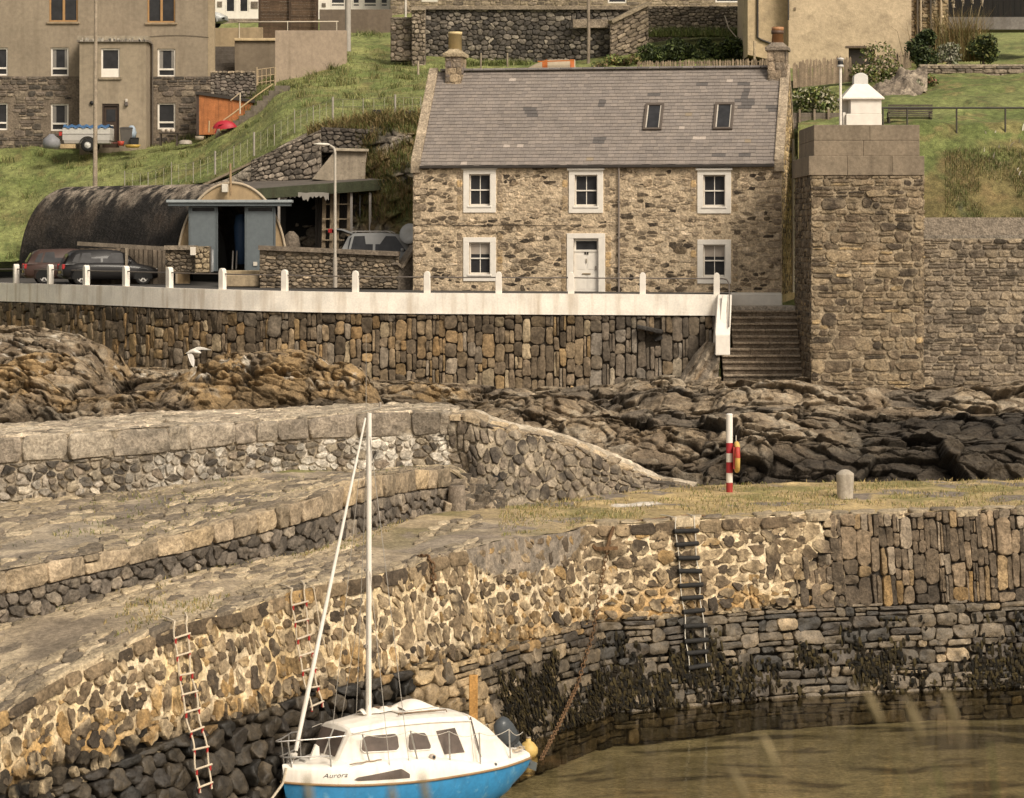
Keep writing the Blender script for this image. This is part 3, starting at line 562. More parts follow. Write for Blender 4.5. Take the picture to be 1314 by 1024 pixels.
mb = MB(); sheet(mb, Ssea, 400, 20, lambda u, v, P: np.tile((.045, .036, .026), (len(u), 1)), off=-.06, amp=.02, fr=2)
gx0, gx1, gz = float(Ssea.up(834)), float(Ssea.up(848)), Ssea.hit(840, 428)[1]
lay = lay_course(0, float(Ssea.up(700)), .0, Ssea.Vh * .99, (.2, .56), (.3, .95), seed=91, vertical=True, jit=.14, split=.35) + lay_course(float(Ssea.up(700)), Ssea.W, .0, Ssea.Vh * .99, (.17, .42), (.4, 1.1), seed=93, vertical=True)
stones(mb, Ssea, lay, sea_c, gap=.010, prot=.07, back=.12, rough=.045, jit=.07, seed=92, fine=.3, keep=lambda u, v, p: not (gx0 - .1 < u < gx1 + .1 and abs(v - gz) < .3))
o = mb.build('sea_wall', M['stone_far']); tag(o, 'sea wall of brown and ochre stones set on end beneath the white kerb wall', 'wall')
bp, bn = Ssea.pn(gx0 - .45, gz + .25); b2, _ = Ssea.pn(gx1 + .05, gz + .05)
mb = MB(); mb.beam(bp + bn * .22, b2 + bn * .3, .5, .13, col=(.05, .045, .04)); mb.beam(b2 + bn * .1 + np.array([0, 0, -.2]), b2 + bn * .12 + np.array([-.3, 0, -.3]), .3, .12, col=(.02, .018, .016)); o = mb.build('drain_slab', M['stone'], bevel=.02); tag(o, 'dark stone slab jutting from a drain hole in the sea wall', 'stone slab')
# white kerb wall
ka, kb = wt.copy(), wt.copy(); ka[:, 2] -= KH; ka[:, 1] -= .10; kb[:, 1] -= .08
mb = MB(); Sk1 = Ruled(ka, kb, pxs); w1 = lambda u, v, P: np.ones((len(u), 3)); sheet(mb, Sk1, 300, 4, w1); kc = kb.copy(); kc[:, 1] += .5; sheet(mb, Ruled(kb, kc, pxs), 300, 2, w1); kd = ka.copy(); kd[:, 1] += .3; sheet(mb, Ruled(kd, ka, pxs), 300, 2, w1); ke = kc.copy(); ke[:, 2] -= .12; sheet(mb, Ruled(kc, ke, pxs), 300, 2, w1)
o = mb.build('kerb_wall', M['white_wall']); tag(o, 'long white concrete kerb wall along the road edge above the sea wall', 'wall')
def road_z(x, y): return np.interp(np.asarray(y), [98, 101, 106, 112, 122], [9.83, 9.84, 9.9, 10.12, 10.3])
# posts with domed tops, rail between
post_px = [-25, 20, 64, 110, 161, 217, 285, 365, 456, 548, 640, 733, 825, 920]; pcs = []
first = None
for i, p_ in enumerate(post_px):
    b_ = atv(np.array([float(p_)]), crv(sw_top)(np.array([float(p_)])))[0]; b_[1] += .14; pcs.append(b_)
    if first is None:
        mb = MB(); r_ = .115; prof = [(-r_, 0), (r_, 0), (r_, .66), (r_ * .9, .74), (r_ * .55, .80), (0, .82), (-r_ * .55, .80), (-r_ * .9, .74), (-r_, .66)]
        mb.prism([(x, -.11, z) for x, z in prof], (0, .22, 0)); first = mb.build('kerb_post', M['white_paint'], bevel=.015, local=True); o = first
        tag(o, 'short white round-topped concrete post carrying the rail on the kerb wall', 'post', 'white posts along the kerb wall')
    else: o = first.copy(); C.objects.link(o)
    o.location = b_ - np.array([0, 0, .003]); d_ = crv(sw_top)(np.array([p_ + 4.]))[0] - crv(sw_top)(np.array([p_ - 4.]))[0]; o.rotation_euler = (0, 0, math.atan2(d_[1], xat(p_ + 4, b_[1]) - xat(p_ - 4, b_[1])) + (random.random() - .5) * .06)
mb = MB(); rp = [p + np.array([0, 0, .60]) for p in pcs]; rp = [rp[0] + np.array([-6, 4, .1])] + rp
e_ = rp[-1]; pts = []
for i in range(len(rp) - 1):
    for k_ in range(5): t_ = k_ / 5; pts.append(rp[i] * (1 - t_) + rp[i + 1] * t_ + np.array([0, 0, -.012 * math.sin(math.pi * t_)]))
pts += [e_, e_ + np.array([.25, -.02, -.01]), e_ + np.array([.38, -.12, -.06]), e_ + np.array([.44, -.3, -.22]), e_ + np.array([.40, -.9, -.8]), e_ + np.array([.30, -1.9, -1.75])]
mb.tube(pts, .024, 8, (.13, .11, .095)); o = mb.build('kerb_rail', M['paint']); tag(o, 'thin dark handrail running through the white posts and down the steps', 'rail')

# ================================================================ stairs beside the tower
D_t = 102.3; st_top = zat(398, D_t); st_n = 11; rise = (st_top - zat(488, D_t - 2.4)) / st_n; run_ = .23; xl, xr = xat(922, D_t), xat(1041, 97) - .004
mb = MB(); rg = np.random.default_rng(3)
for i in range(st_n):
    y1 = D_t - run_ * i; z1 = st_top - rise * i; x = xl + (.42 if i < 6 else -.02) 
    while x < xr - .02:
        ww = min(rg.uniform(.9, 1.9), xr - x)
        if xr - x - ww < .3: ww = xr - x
        j = rg.uniform(-.02, .02, 2); mb.box((x + .003, y1 - run_ + .03, z1 - rise - .35), (x + ww - .003, y1 + .6, z1 - .085), np.array((.21, .165, .12)) * rg.uniform(.8, 1.2)); mb.box((x + .004, y1 - run_ - .05 + j[0], z1 - .085), (x + ww - .004, y1 + .3, z1 + j[1] * .6), np.array((.38, .305, .225)) * rg.uniform(.85, 1.12)); x += ww  # risers coloured darker, treads paler: light from above and shade painted into the stone
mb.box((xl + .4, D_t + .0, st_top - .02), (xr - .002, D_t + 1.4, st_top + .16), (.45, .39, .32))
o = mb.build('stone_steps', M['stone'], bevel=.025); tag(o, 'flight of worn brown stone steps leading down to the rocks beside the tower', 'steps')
pa, pb = at(931, 378, 99.8), at(928, 447, 98.2)
mb = MB(); hw = .29
mb.prism([(pa[0] - hw, pa[1] + .3, pa[2]), (pa[0] - hw, pa[1] - .1, pa[2]), (pb[0] - hw, pb[1], pb[2] + .62), (pb[0] - hw, pb[1] - .12, pb[2] + .5), (pb[0] - hw, pb[1] - .12, pb[2] - .25), (pb[0] - hw, pa[1] + .3, pb[2] - .25)], (2 * hw - .05, 0, 0))
mb.beam(pa + np.array([-.05, -.35, -.02]), pb + np.array([-.02, .25, .72]), .2, .1, col=(.9, .9, .9)); o = mb.build('stair_wall', M['white_paint'], bevel=.03); tag(o, 'white sloping side wall of the stone steps', 'wall')
# slanting outcrop left of the steps
mb = MB(); nx_, ny_ = 90, 70; s_, t_ = np.meshgrid(np.linspace(0, 1, nx_), np.linspace(0, 1, ny_)); lx = 852 + (70 * s_); topy = np.interp(lx, [852, 868, 890, 905, 922], [505, 490, 455, 438, 440]); yy = topy + (512 - topy) * t_; DD = 98.9 - 1.6 * t_ + .3 * np.sin(s_ * 3)
P = np.stack([(lx - CX) / F * DD, DD, H - (yy - HY) / F * DD], -1); tl = np.stack([P[..., 0] * 2.6 - P[..., 2] * 1.6, P[..., 1] * .5, P[..., 2] * .25], -1); rd = 1 - np.abs(fbm(tl, 3)); P[..., 1] -= (.45 * rd**2 + .2 * fbm(P * 2, 3)); c = mixc((.15, .125, .1), (.30, .245, .18), sstep(.3, .95, rd)); c = mixc(c, (.40, .22, .06), sstep(.2, .8, s_) * sstep(.3, .8, t_) * sstep(-.1, .3, fbm(tl + 4, 3)) * .75)
k = np.arange(nx_ * ny_).reshape(ny_, nx_); q = np.stack([k[1:, :-1], k[1:, 1:], k[:-1, 1:], k[:-1, :-1]], -1).reshape(-1, 4); mb.add(P.reshape(-1, 3), q, c.reshape(-1, 3), 0, True); struct(mb.build('rock_outcrop', M['rock']))

# ================================================================ water and harbour bed
def wmat():
    m = bpy.data.materials.new('water'); m.use_nodes = True; nt = m.node_tree; N = nt.nodes; Lk = nt.links.new; N.remove(N['Principled BSDF']); out = N['Material Output']
    tr = N.new('ShaderNodeBsdfTransparent'); tr.inputs[0].default_value = (.80, .765, .64, 1); gl = N.new('ShaderNodeBsdfGlossy'); gl.inputs['Roughness'].default_value = .04; gl.inputs['Color'].default_value = (.92, .88, .8, 1)
    fr = N.new('ShaderNodeFresnel'); fr.inputs[0].default_value = 1.33; mx = N.new('ShaderNodeMixShader'); tc = N.new('ShaderNodeTexCoord'); prev = None
    for sc, st, di in (((.7, 1.8, 1), .3, .05), ((4, 9, 1), .3, .012)):
        mp = N.new('ShaderNodeMapping'); mp.inputs['Scale'].default_value = sc; nz = N.new('ShaderNodeTexNoise'); nz.inputs['Scale'].default_value = 1; nz.inputs['Detail'].default_value = 3; bp = N.new('ShaderNodeBump'); bp.inputs['Strength'].default_value = st; bp.inputs['Distance'].default_value = di
        Lk(tc.outputs['Object'], mp.inputs[0]); Lk(mp.outputs[0], nz.inputs['Vector']); Lk(nz.outputs['Fac'], bp.inputs['Height'])
        if prev is not None: Lk(prev, bp.inputs['Normal'])
        prev = bp.outputs[0]
    Lk(prev, gl.inputs['Normal']); Lk(prev, fr.inputs['Normal']); Lk(fr.outputs[0], mx.inputs[0]); Lk(tr.outputs[0], mx.inputs[1]); Lk(gl.outputs[0], mx.inputs[2]); Lk(mx.outputs[0], out.inputs['Surface']); return m
mb = MB(); mb.quad((-150, 8, 0), (150, 8, 0), (150, 112, 0), (-150, 112, 0)); struct(mb.build('water', wmat()))
nx_, ny_ = 420, 420; X_, Y_ = np.meshgrid(np.sinh(np.linspace(-2.2, 2.2, nx_)) * 34, np.linspace(8, 112, ny_)); P = np.stack([X_, Y_, 0 * X_], -1); n = fbm(P * .25, 4); n2 = fbm(P * np.array([.55, 1.5, 1]) + 8, 4); P[..., 2] = -.75 + .18 * n
c = mixc((.47, .415, .275), (.34, .295, .19), sstep(-.3, .4, n)); c = mixc(c, (.022, .018, .010), sstep(.22, .5, n2) * .8); k = np.arange(nx_ * ny_).reshape(ny_, nx_); q = np.stack([k[:-1, :-1], k[:-1, 1:], k[1:, 1:], k[1:, :-1]], -1).reshape(-1, 4)
mb = MB(); mb.add(P.reshape(-1, 3), q, c.reshape(-1, 3), 0, True); struct(mb.build('harbour_bed', M['ground']))
# weed hanging from the lower courses
mb = MB(); rg = np.random.default_rng(5); n = 26000; u = rg.uniform(u_mid + 1, Q.W, n); z = rg.uniform(.05, 2.0, n)
dens = .75 * fbm(np.stack([u * .55, z * .8, 0 * u], -1), 4) + .35 * fbm(np.stack([u * 2.6, z * 1.6, 0 * u + 4], -1), 3) + .3 * rg.normal(size=n) + .42 * np.exp(-((u - Q.up(905)) / 2.0)**2) + .25 * np.exp(-((u - Q.up(775)) / 1.6)**2) + .25 * np.exp(-((u - Q.up(1120)) / 1.5)**2) - .5 * np.exp(-((u - Q.up(1020)) / 1.2)**2)
kp = dens - .6 * sstep(.7, 1.7, z) > .27; u, z = u[kp], z[kp]; v = (z + .8) / (np.interp(u, Q.U, Q.B[:, 2]) + .8) * Q.Vh; P, nn = Q.pn(u, v); k = len(u); L_ = rg.uniform(.08, .32, (k, 1)) * np.minimum(1, (z[:, None] + .25) / .6); a = P + nn * rg.uniform(.03, .11, (k, 1)); tdir = np.stack([-nn[:, 1], nn[:, 0], 0 * u], -1) * -1; w_ = rg.uniform(.012, .045, (k, 1)); sw = rg.uniform(-.06, .06, (k, 1)) * tdir
m_ = a + nn * .05 + np.array([0, 0, -1]) * L_ * .5 + sw * .3; e = a + nn * rg.uniform(-.02, .08, (k, 1)) + np.array([0, 0, -1]) * L_ + sw
V = np.stack([a - tdir * w_, a + tdir * w_, m_ + tdir * w_ * 1.2, m_ - tdir * w_ * 1.2, e + tdir * w_ * .5, e - tdir * w_ * .5], 1); o_ = (np.arange(k) * 6)[:, None]; cc = np.array([(.012, .009, .005), (.022, .017, .008), (.008, .007, .005), (.042, .032, .013)])[rg.integers(0, 4, k)]
mb.add(V.reshape(-1, 3), np.concatenate([np.array([0, 1, 2, 3])[None] + o_, np.array([3, 2, 4, 5])[None] + o_]), np.repeat(cc, 6, 0)); M['weed'] = mat('weed', None, .75, noise=(), bump=(), spec=.12); o = mb.build('seaweed', M['weed']); tag(o, 'black seaweed hanging over the lowest courses of the quay wall', 'seaweed', kind='stuff')
# dry grass and weeds on the quay
mb = MB(); rg = np.random.default_rng(6); n = 16000; u = rg.uniform(0, Sw.W, n); v = rg.uniform(.5, Sw.Vh, n); pxu = np.interp(u, Sw.U, Sw.px); t = v / Sw.Vh
d_ = fbm(np.stack([u * .5, v * .8, 0 * u + 3], -1), 3); kp = ((pxu > 640) & (d_ > -.25)) | ((t > .93) & (d_ > -.2) & (pxu < 560)) | ((d_ > .42) & (pxu < 560)); P, N_ = Sw.pn(u[kp], v[kp])
blades(mb, P, N_, .09, .012, [(.33, .25, .11), (.38, .29, .14), (.17, .17, .05), (.26, .21, .09), (.13, .14, .04)], seed=2)
n = 3000; u = rg.uniform(0, S2.W, n); v = rg.uniform(.3, S2.Vh, n); d_ = fbm(np.stack([u * .5, v * .8, 0 * u + 13], -1), 3); kp = d_ > .35; P, N_ = S2.pn(u[kp], v[kp]); blades(mb, P, N_, .09, .012, [(.3, .25, .1), (.17, .17, .05), (.12, .14, .04)], seed=4)
o = mb.build('dry_grass', M['leaf']); tag(o, 'short dry grass and weeds scattered over the quay ground and walkways', 'grass', kind='stuff')
# ================================================================ the stone house
def frame_from(pa, ang):      # local (u along the front, w back into the building, z up)
    c_, s_ = math.cos(ang), math.sin(ang); x0, y0, z0 = pa
    return lambda u, w, z: (x0 + u * c_ + w * s_, y0 - u * s_ + w * c_, z0 + z)
hA, hB = at(530, 372, 106.3), at(1003.5, 379, 103.8); HW = math.hypot(hB[0] - hA[0], hB[1] - hA[1]); ang = math.atan2(hA[1] - hB[1], hB[0] - hA[0]); HZ = 9.78
hp = frame_from((hA[0], hA[1], HZ), ang)
def hu(px): k_ = (px - CX) / F; return (k_ * hA[1] - hA[0]) / (math.cos(ang) + k_ * math.sin(ang))
def hz(py, px): u = hu(px); return H - (py - HY) / F * (hA[1] - u * math.sin(ang)) - HZ
EV, RUN, RISE = 14.80 - HZ, 3.55, 3.92
house = thing('stone_house', 'two storey stone cottage with slate roof, white window surrounds and white front door', 'house', hp(HW / 2, RUN, 0))
openings = {}
for nm, (a, b, t, bt) in dict(wa=(602, 629, 223.5, 264), wb=(737.5, 766.5, 224.5, 264.5), wc=(902.5, 930.5, 224.5, 265), wd=(602, 629, 311, 352), we=(902.5, 930.5, 314, 355), door=(736, 768, 306, 377)).items():
    openings[nm] = (hu(a), hu(b), hz(bt, (a + b) / 2) if nm != 'door' else .02, hz(t, (a + b) / 2))
def wall_with_holes(mb, fr, u0, u1, z0, z1, holes, col, w=0, mi=0):
    us = sorted({u0, u1, *[h for o_ in holes for h in o_[:2]]}); zs = sorted({z0, z1, *[h for o_ in holes for h in o_[2:]]})
    for i in range(len(us) - 1):
        for j in range(len(zs) - 1):
            um, zm = (us[i] + us[i + 1]) / 2, (zs[j] + zs[j + 1]) / 2
            if any(a < um < b and c_ < zm < d for a, b, c_, d in holes): continue
            mb.quad(fr(us[i], w, zs[j]), fr(us[i + 1], w, zs[j]), fr(us[i + 1], w, zs[j + 1]), fr(us[i], w, zs[j + 1]), col=col, mi=mi)
def fineface(mb, fr, u0, u1, z0, z1, holes, colf, step=.12, w=0):
    n_u, n_z = int((u1 - u0) / step), int((z1 - z0) / step); S_ = Ruled([fr(u, w, z0) for u in np.linspace(u0, u1, n_u)], [fr(u, w, z1) for u in np.linspace(u0, u1, n_u)])
    return S_
hol = list(openings.values())
mb = MB(); mcol = (.49, .385, .262)
wall_with_holes(mb, hp, 0, HW, -.3, EV, hol, mcol)
for a, b, c_, d in hol:   # reveals
    mb.quad(hp(a, 0, c_), hp(a, .3, c_), hp(a, .3, d), hp(a, 0, d), col=mcol); mb.quad(hp(b, 0, c_), hp(b, 0, d), hp(b, .3, d), hp(b, .3, c_), col=mcol); mb.quad(hp(a, 0, d), hp(a, .3, d), hp(b, .3, d), hp(b, 0, d), col=mcol); mb.quad(hp(a, 0, c_), hp(b, 0, c_), hp(b, .3, c_), hp(a, .3, c_), col=mcol)
D_ = 2 * RUN
for u_, od in ((HW, 1), (0, -1)):
    q = [hp(u_, 0, -.3), hp(u_, D_, -.3), hp(u_, D_, EV), hp(u_, RUN, EV + RISE), hp(u_, 0, EV)]; mb.quad(*(q if od > 0 else q[::-1]), col=(.44, .33, .19))
mb.quad(hp(0, D_, -.3), hp(0, D_, EV), hp(HW, D_, EV), hp(HW, D_, -.3), col=mcol)
Sf = Ruled([hp(u, 0, 0) for u in np.linspace(0, HW, 200)], [hp(u, 0, EV) for u in np.linspace(0, HW, 200)])
def fkeep(u, v, p):
    for a, b, c_, d in hol:
        if p[:, 0].max() > a - .27 and p[:, 0].min() < b + .27 and p[:, 1].max() > c_ - .33 and p[:, 1].min() < d + .24: return False
    return True
def fc(u, v, rg):
    c = pick(rg, len(u), [(.42, .335, .235), (.37, .29, .20), (.31, .24, .165), (.48, .385, .275)], [3, 4, 3, 2]); k = len(u)
    nn = fbm(np.stack([u * .5, v * .5, 0 * u], -1), 3); dk = (rg.random(k) < .44 + .3 * nn); return np.where(dk[:, None], pick(rg, k, [(.055, .042, .03), (.10, .076, .052), (.17, .127, .082)], [3, 3, 3]), c)
lay = lay_voronoi(0, HW, 0, EV, .34, .16, seed=101, var=.9, jit=.5)
stones(mb, Sf, lay, fc, gap=.024, prot=.016, back=.05, rough=.018, jit=.2, seed=102, keep=lambda u, v, p: fkeep(u, v, p) and rgk.random() < .74, tilt=.08, fine=.35, smear=((.46, .36, .245), .52)) if (rgk := np.random.default_rng(1)) is not None else 0
lay = lay_course(0, HW, 0, EV, (.16, .32), (.3, .75), seed=103, jit=.15)
stones(mb, Sf, lay, fc, gap=.03, prot=.012, back=.05, rough=.014, jit=.12, seed=104, keep=lambda u, v, p: fkeep(u, v, p) and rgk.random() < .10, tilt=.08, fine=.35)
q_ = [np.array([(a, z), (a + w_, z), (a + w_, z + .27), (a, z + .27)]) for z in np.arange(0, EV - .3, .3) for a, w_ in (((0.02, .55 if int(z / .3) % 2 else .32)), (HW - (.34 if int(z / .3) % 2 else .58), (.32 if int(z / .3) % 2 else .56)))]
stones(mb, Sf, q_, lambda u, v, rg: pick(rg, len(u), [(.36, .28, .19), (.26, .2, .14), (.42, .33, .23)], [3, 2, 2]), gap=.012, prot=.03, back=.03, rough=.012, jit=.02, seed=105)
for a, b, c_, d in hol:   # dressed margins beside the surrounds
    mg = [np.array([(x, z), (x + .22, z), (x + .22, z + .3), (x, z + .3)]) for x in (a - .5, b + .28) for z in np.arange(c_ - .2, d + .1, .31)]
    stones(mb, Sf, mg, lambda u, v, rg: pick(rg, len(u), [(.35, .26, .16), (.31, .24, .165), (.42, .29, .15)], [3, 3, 1]), gap=.008, prot=.015, back=.03, rough=.01, jit=.03, seed=106)
Sg = Ruled([hp(HW, w_, 0) for w_ in np.linspace(0, D_, 120)], [hp(HW, w_, EV + RISE) for w_ in np.linspace(0, D_, 120)])
lay = lay_voronoi(0, D_, 0, EV + RISE, .36, .17, seed=107, var=.5)
stones(mb, Sg, lay, lambda u, v, rg: pick(rg, len(u), [(.40, .29, .15), (.27, .2, .12), (.13, .1, .07), (.46, .35, .2)], [4, 3, 2, 2]), gap=.02, prot=.02, back=.05, rough=.015, jit=.12, seed=108, keep=lambda u, v, p: v < EV + RISE * (1 - abs(u - RUN) / RUN) - .2, fine=.3)
mb.build('wall', M['stone'], house)
# roof: individual slates in courses
sl_len = math.hypot(RUN + .12, RISE); ex = .19; nrow = int(sl_len / ex); mb = MB(); rg = np.random.default_rng(9); du, dz = -(RUN + .12) / sl_len, -RISE / sl_len
def rp_(u, s_, off): t = s_ / sl_len; w_ = RUN - t * (RUN + .12); z_ = EV + RISE - t * RISE; n_w, n_z = -RISE / sl_len, (RUN + .12) / sl_len; return hp(u, w_ + n_w * off, z_ + n_z * off + .06)
dark_spots = [(hu(668), 2.35), (hu(672), 2.5), (hu(763), 1.95), (hu(830), 1.5), (hu(834), 1.5), (hu(892), .9), (hu(943), .9), (hu(951), 1.25), (hu(949), 1.5), (hu(947), 1.75), (hu(951), 1.9), (hu(951), 2.1), (hu(767), 4.0), (hu(921), 4.9), (hu(953), 4.85), (hu(985), 2.3)]
u_a, u_b = .30, HW - .28
mb.quad(rp_(u_a, 0, -.03), rp_(u_a, sl_len, -.03), rp_(u_b, sl_len, -.03), rp_(u_b, 0, -.03), col=(.03, .027, .025))
for r_ in range(nrow + 1):
    s0 = r_ * ex; s1 = min(s0 + ex * 1.25, sl_len + .03); u = u_a - (0 if r_ % 2 else .13) + rg.uniform(-.02, .02)
    while u < u_b:
        ww = rg.uniform(.22, .30); a, b = max(u, u_a) + .003, min(u + ww, u_b) - .003; u += ww
        if b - a < .03: continue
        mu = (a + b) / 2; base = np.array([(.225, .193, .168), (.212, .183, .162), (.238, .203, .175), (.2, .172, .152)][rg.integers(0, 4)]) * rg.uniform(.92, 1.08); q = rg.random()
        if q < .012: base = np.array((.40, .34, .29))
        elif q < .007: base = np.array((.17, .145, .13))
        elif q < .013 or (mu > HW - 1.5 and q < .03): base = np.array((.25, .2, .14))
        for du_, ds_ in dark_spots:
            if abs(mu - du_) < .22 and abs(s0 + ex * .7 - ds_) < .15: base = np.array((.105, .094, .088))
        lift = .016 + rg.uniform(0, .008); j = rg.uniform(-.012, .012); hb = -.008
        p0, p1, p2, p3 = rp_(a, s0 - .02, hb), rp_(b, s0 - .02, hb), rp_(b, s1 + j, lift), rp_(a, s1 + j, lift); p4, p5 = rp_(a, s1 + j, lift - .014), rp_(b, s1 + j, lift - .014)
        mb.add([p0, p1, p2, p3, p4, p5], [(0, 3, 2, 1), (3, 4, 5, 2)], base)
# back slope, plain
mb.quad(hp(0, RUN, EV + RISE + .05), hp(HW, RUN, EV + RISE + .05), hp(HW, D_ + .12, EV + .05), hp(0, D_ + .12, EV + .05), col=(.2, .165, .15))
roof = mb.build('roof', M['slate'], house)
mb = MB(); k_ = 0
while k_ < HW - .8:   # ridge tiles
    mb.beam(hp(.4 + k_, RUN, EV + RISE + .12), hp(.4 + min(k_ + .44, HW - .8), RUN, EV + RISE + .12), .30, .09, col=np.array((.2, .18, .17)) * rg.uniform(.8, 1.25)); k_ += .45
mb.build('ridge', M['slate'], roof, bevel=.02)
for u0_, u1_ in ((-.08, .30), (HW - .30, HW + .06)):  # stone skews along the verges
    mb = MB()
    nseg = 7
    for i in range(nseg):
        for sgn in (1, -1):
            t0_, t1_ = i / nseg, (i + 1) / nseg - .006; f_ = lambda u, t, o_: hp(u, RUN - sgn * t * (RUN + .1), EV + RISE - t * RISE + o_)
            mb.hexa([f_(u0_, t0_, -.1), f_(u1_, t0_, -.1), f_(u1_, t1_, -.1), f_(u0_, t1_, -.1), f_(u0_, t0_, .22), f_(u1_, t0_, .22), f_(u1_, t1_, .22), f_(u0_, t1_, .22)], np.array((.33, .265, .19)) * rg.uniform(.8, 1.2))
    mb.box((u0_, -.12, EV - .25), (u1_, .2, EV + .12), (.3, .24, .17), fr=hp); mb.build('verge_coping', M['stone'], roof, bevel=.025)
def chimney(u0, u1, w0, w1, zb, zt, brick, cap, pot_prof, potcol, label):
    mb = MB(); Sx = []
    mb.box((u0, w0, zb), (u1, w1, zt), (.22, .17, .12), fr=hp)
    for (pa_, pb_, ax) in (((u0, w0), (u1, w0), 0), ((u1, w0), (u1, w1), 1)):
        n_ = 20; S_ = Ruled([hp(pa_[0] + (pb_[0] - pa_[0]) * t, pa_[1] + (pb_[1] - pa_[1]) * t, zb) for t in np.linspace(0, 1, n_)], [hp(pa_[0] + (pb_[0] - pa_[0]) * t, pa_[1] + (pb_[1] - pa_[1]) * t, zt) for t in np.linspace(0, 1, n_)])
        stones(mb, S_, lay_course(0, S_.W, 0, S_.Vh, (.26, .36), (.28, .5), seed=int(u0 * 10) + ax), lambda u, v, rg: pick(rg, len(u), brick, [3, 2, 2]), gap=.012, prot=.02, back=.02, rough=.01, jit=.03, seed=5)
    o = mb.build('chimney', M['stone'], house)
    mb = MB(); mb.box((u0 - .09, w0 - .09, zt), (u1 + .09, w1 + .09, zt + .16), cap, fr=hp)
    a = [hp(u0 - .05, w0 - .05, zt + .16), hp(u1 + .05, w0 - .05, zt + .16), hp(u1 + .05, w1 + .05, zt + .16), hp(u0 - .05, w1 + .05, zt + .16)]; m_ = .16; b = [hp(u0 + m_, w0 + m_, zt + .34), hp(u1 - m_, w0 + m_, zt + .34), hp(u1 - m_, w1 - m_, zt + .34), hp(u0 + m_, w1 - m_, zt + .34)]
    mb.hexa(a + b, cap); mb.build('cap', M['stone'], o, bevel=.02)
    mb = MB(); mb.lathe(pot_prof, hp((u0 + u1) / 2, w0 + .42, zt + .26), 20, potcol); mb.build('chimney_pot', M['paint'], o); return o
zr = EV + RISE
chimney(hu(548) + .12, hu(548) + .78, RUN - .5, RUN + .55, zr - .7, zr + .62, [(.30, .23, .15), (.2, .16, .12), (.16, .13, .11)], (.36, .29, .19), [(.0, 0), (.27, 0), (.27, .66), (.29, .66), (.29, .78), (.20, .78), (.2, .5)], (.60, .47, .25), '')
chimney(HW - .80, HW - .05, RUN - .5, RUN + .55, zr - .7, zr + .72, [(.24, .19, .14), (.17, .14, .11), (.3, .23, .16)], (.22, .18, .14), [(.0, 0), (.25, 0), (.21, .55), (.24, .55), (.24, .70), (.17, .70), (.17, .4)], (.36, .18, .085), '')
mb = MB(); c_ = hp(HW - .43, RUN - .08, zr + .98); mb.lathe([(.22, .42), (.255, .44), (.255, .56), (.18, .56)], c_, 20, (.1, .06, .04)); mb.build('pot_rim', M['paint'], [o for o in house.children if o.name.startswith('chimney')][-1])
# skylights
for pxa, pxb in ((824, 849), (915, 941)):
    ua, ub = hu(pxa) - .12, hu(pxb) - .14; s0, s1 = sl_len * (138 - 92) / 122, sl_len * (172 - 92) / 122
    mb = MB()
    for (a, b, c0, c1) in ((ua, ub, s0, s0 + .13), (ua, ub, s1 - .09, s1), (ua, ua + .1, s0 + .13, s1 - .09), (ub - .1, ub, s0 + .13, s1 - .09)):
        mb.hexa([rp_(a, c0, 0), rp_(b, c0, 0), rp_(b, c1, 0), rp_(a, c1, 0), rp_(a, c0, .1), rp_(b, c0, .1), rp_(b, c1, .1), rp_(a, c1, .1)], (.1, .08, .065))
    o = mb.build('skylight', M['paint'], house, bevel=.01)
    mb = MB(); mb.quad(rp_(ua + .1, s0 + .13, .05), rp_(ua + .1, s1 - .09, .05), rp_(ub - .1, s1 - .09, .05), rp_(ub - .1, s0 + .13, .05)); mb.build('pane', M['glass'], o)
    mb = MB()
    for a, b in ((ua + .1, ua + .14), (ub - .14, ub - .1)): mb.hexa([rp_(a, s0 + .13, .04), rp_(b, s0 + .13, .04), rp_(b, s1 - .09, .04), rp_(a, s1 - .09, .04), rp_(a, s0 + .13, .075), rp_(b, s0 + .13, .075), rp_(b, s1 - .09, .075), rp_(a, s1 - .09, .075)], (.5, .45, .38))
    mb.build('sash', M['paint'], o)
# windows and door
def sash_window(parent, fr, o_, lintel, blind=None):
    a, b, c_, d = o_; mb = MB(); wd = .23
    mb.box((a - wd, -.045, c_ - .27), (b + wd, .06, c_ - .012), fr=fr); mb.box((a - wd, -.045, d), (b + wd, .06, d + .20), fr=fr); mb.box((a - wd, -.043, c_ - .012), (a, .06, d), fr=fr); mb.box((b, -.043, c_ - .012), (b + wd, .06, d), fr=fr)
    mb.box((a - .06, -.075, c_ - .07), (b + .06, -.045, c_ - .0), fr=fr)
    if lintel: mb.box((a - wd - .06, -.12, d + .18), (b + wd + .06, .02, d + .27), fr=fr)
    win = mb.build('window', M['white_paint'], parent, bevel=.01)
    mb = MB(); y0, y1 = .12, .17; t = .045; zm = (c_ + d) / 2
    for (u0, u1, z0, z1) in ((a, a + t, c_, d), (b - t, b, c_, d), (a + t, b - t, d - t, d), (a + t, b - t, c_, c_ + .07)): mb.box((u0, y0, z0), (u1, y1, z1), fr=fr)
    mb.box((a + t, y0 - .02, zm - .025), (b - t, y1, zm + .025), fr=fr); um = (a + b) / 2
    mb.box((um - .014, y0 + .012, c_ + .07), (um + .014, y1 - .005, zm - .025), fr=fr); mb.box((um - .014, y0 + .012, zm + .025), (um + .014, y1 - .005, d - t), fr=fr); mb.build('sash', M['white_paint'], win)
    mb = MB(); mb.quad(fr(a + .02, .152, c_ + .02), fr(b - .02, .152, c_ + .02), fr(b - .02, .152, d - .02), fr(a + .02, .152, d - .02)); mb.build('pane', M['glass'], win)
    if blind:
        mb = MB(); mb.box((a + t, .135, d - t - blind), (b - t, .147, d - t), (.36, .31, .26), fr=fr); mb.build('blind', M['paint'], win)
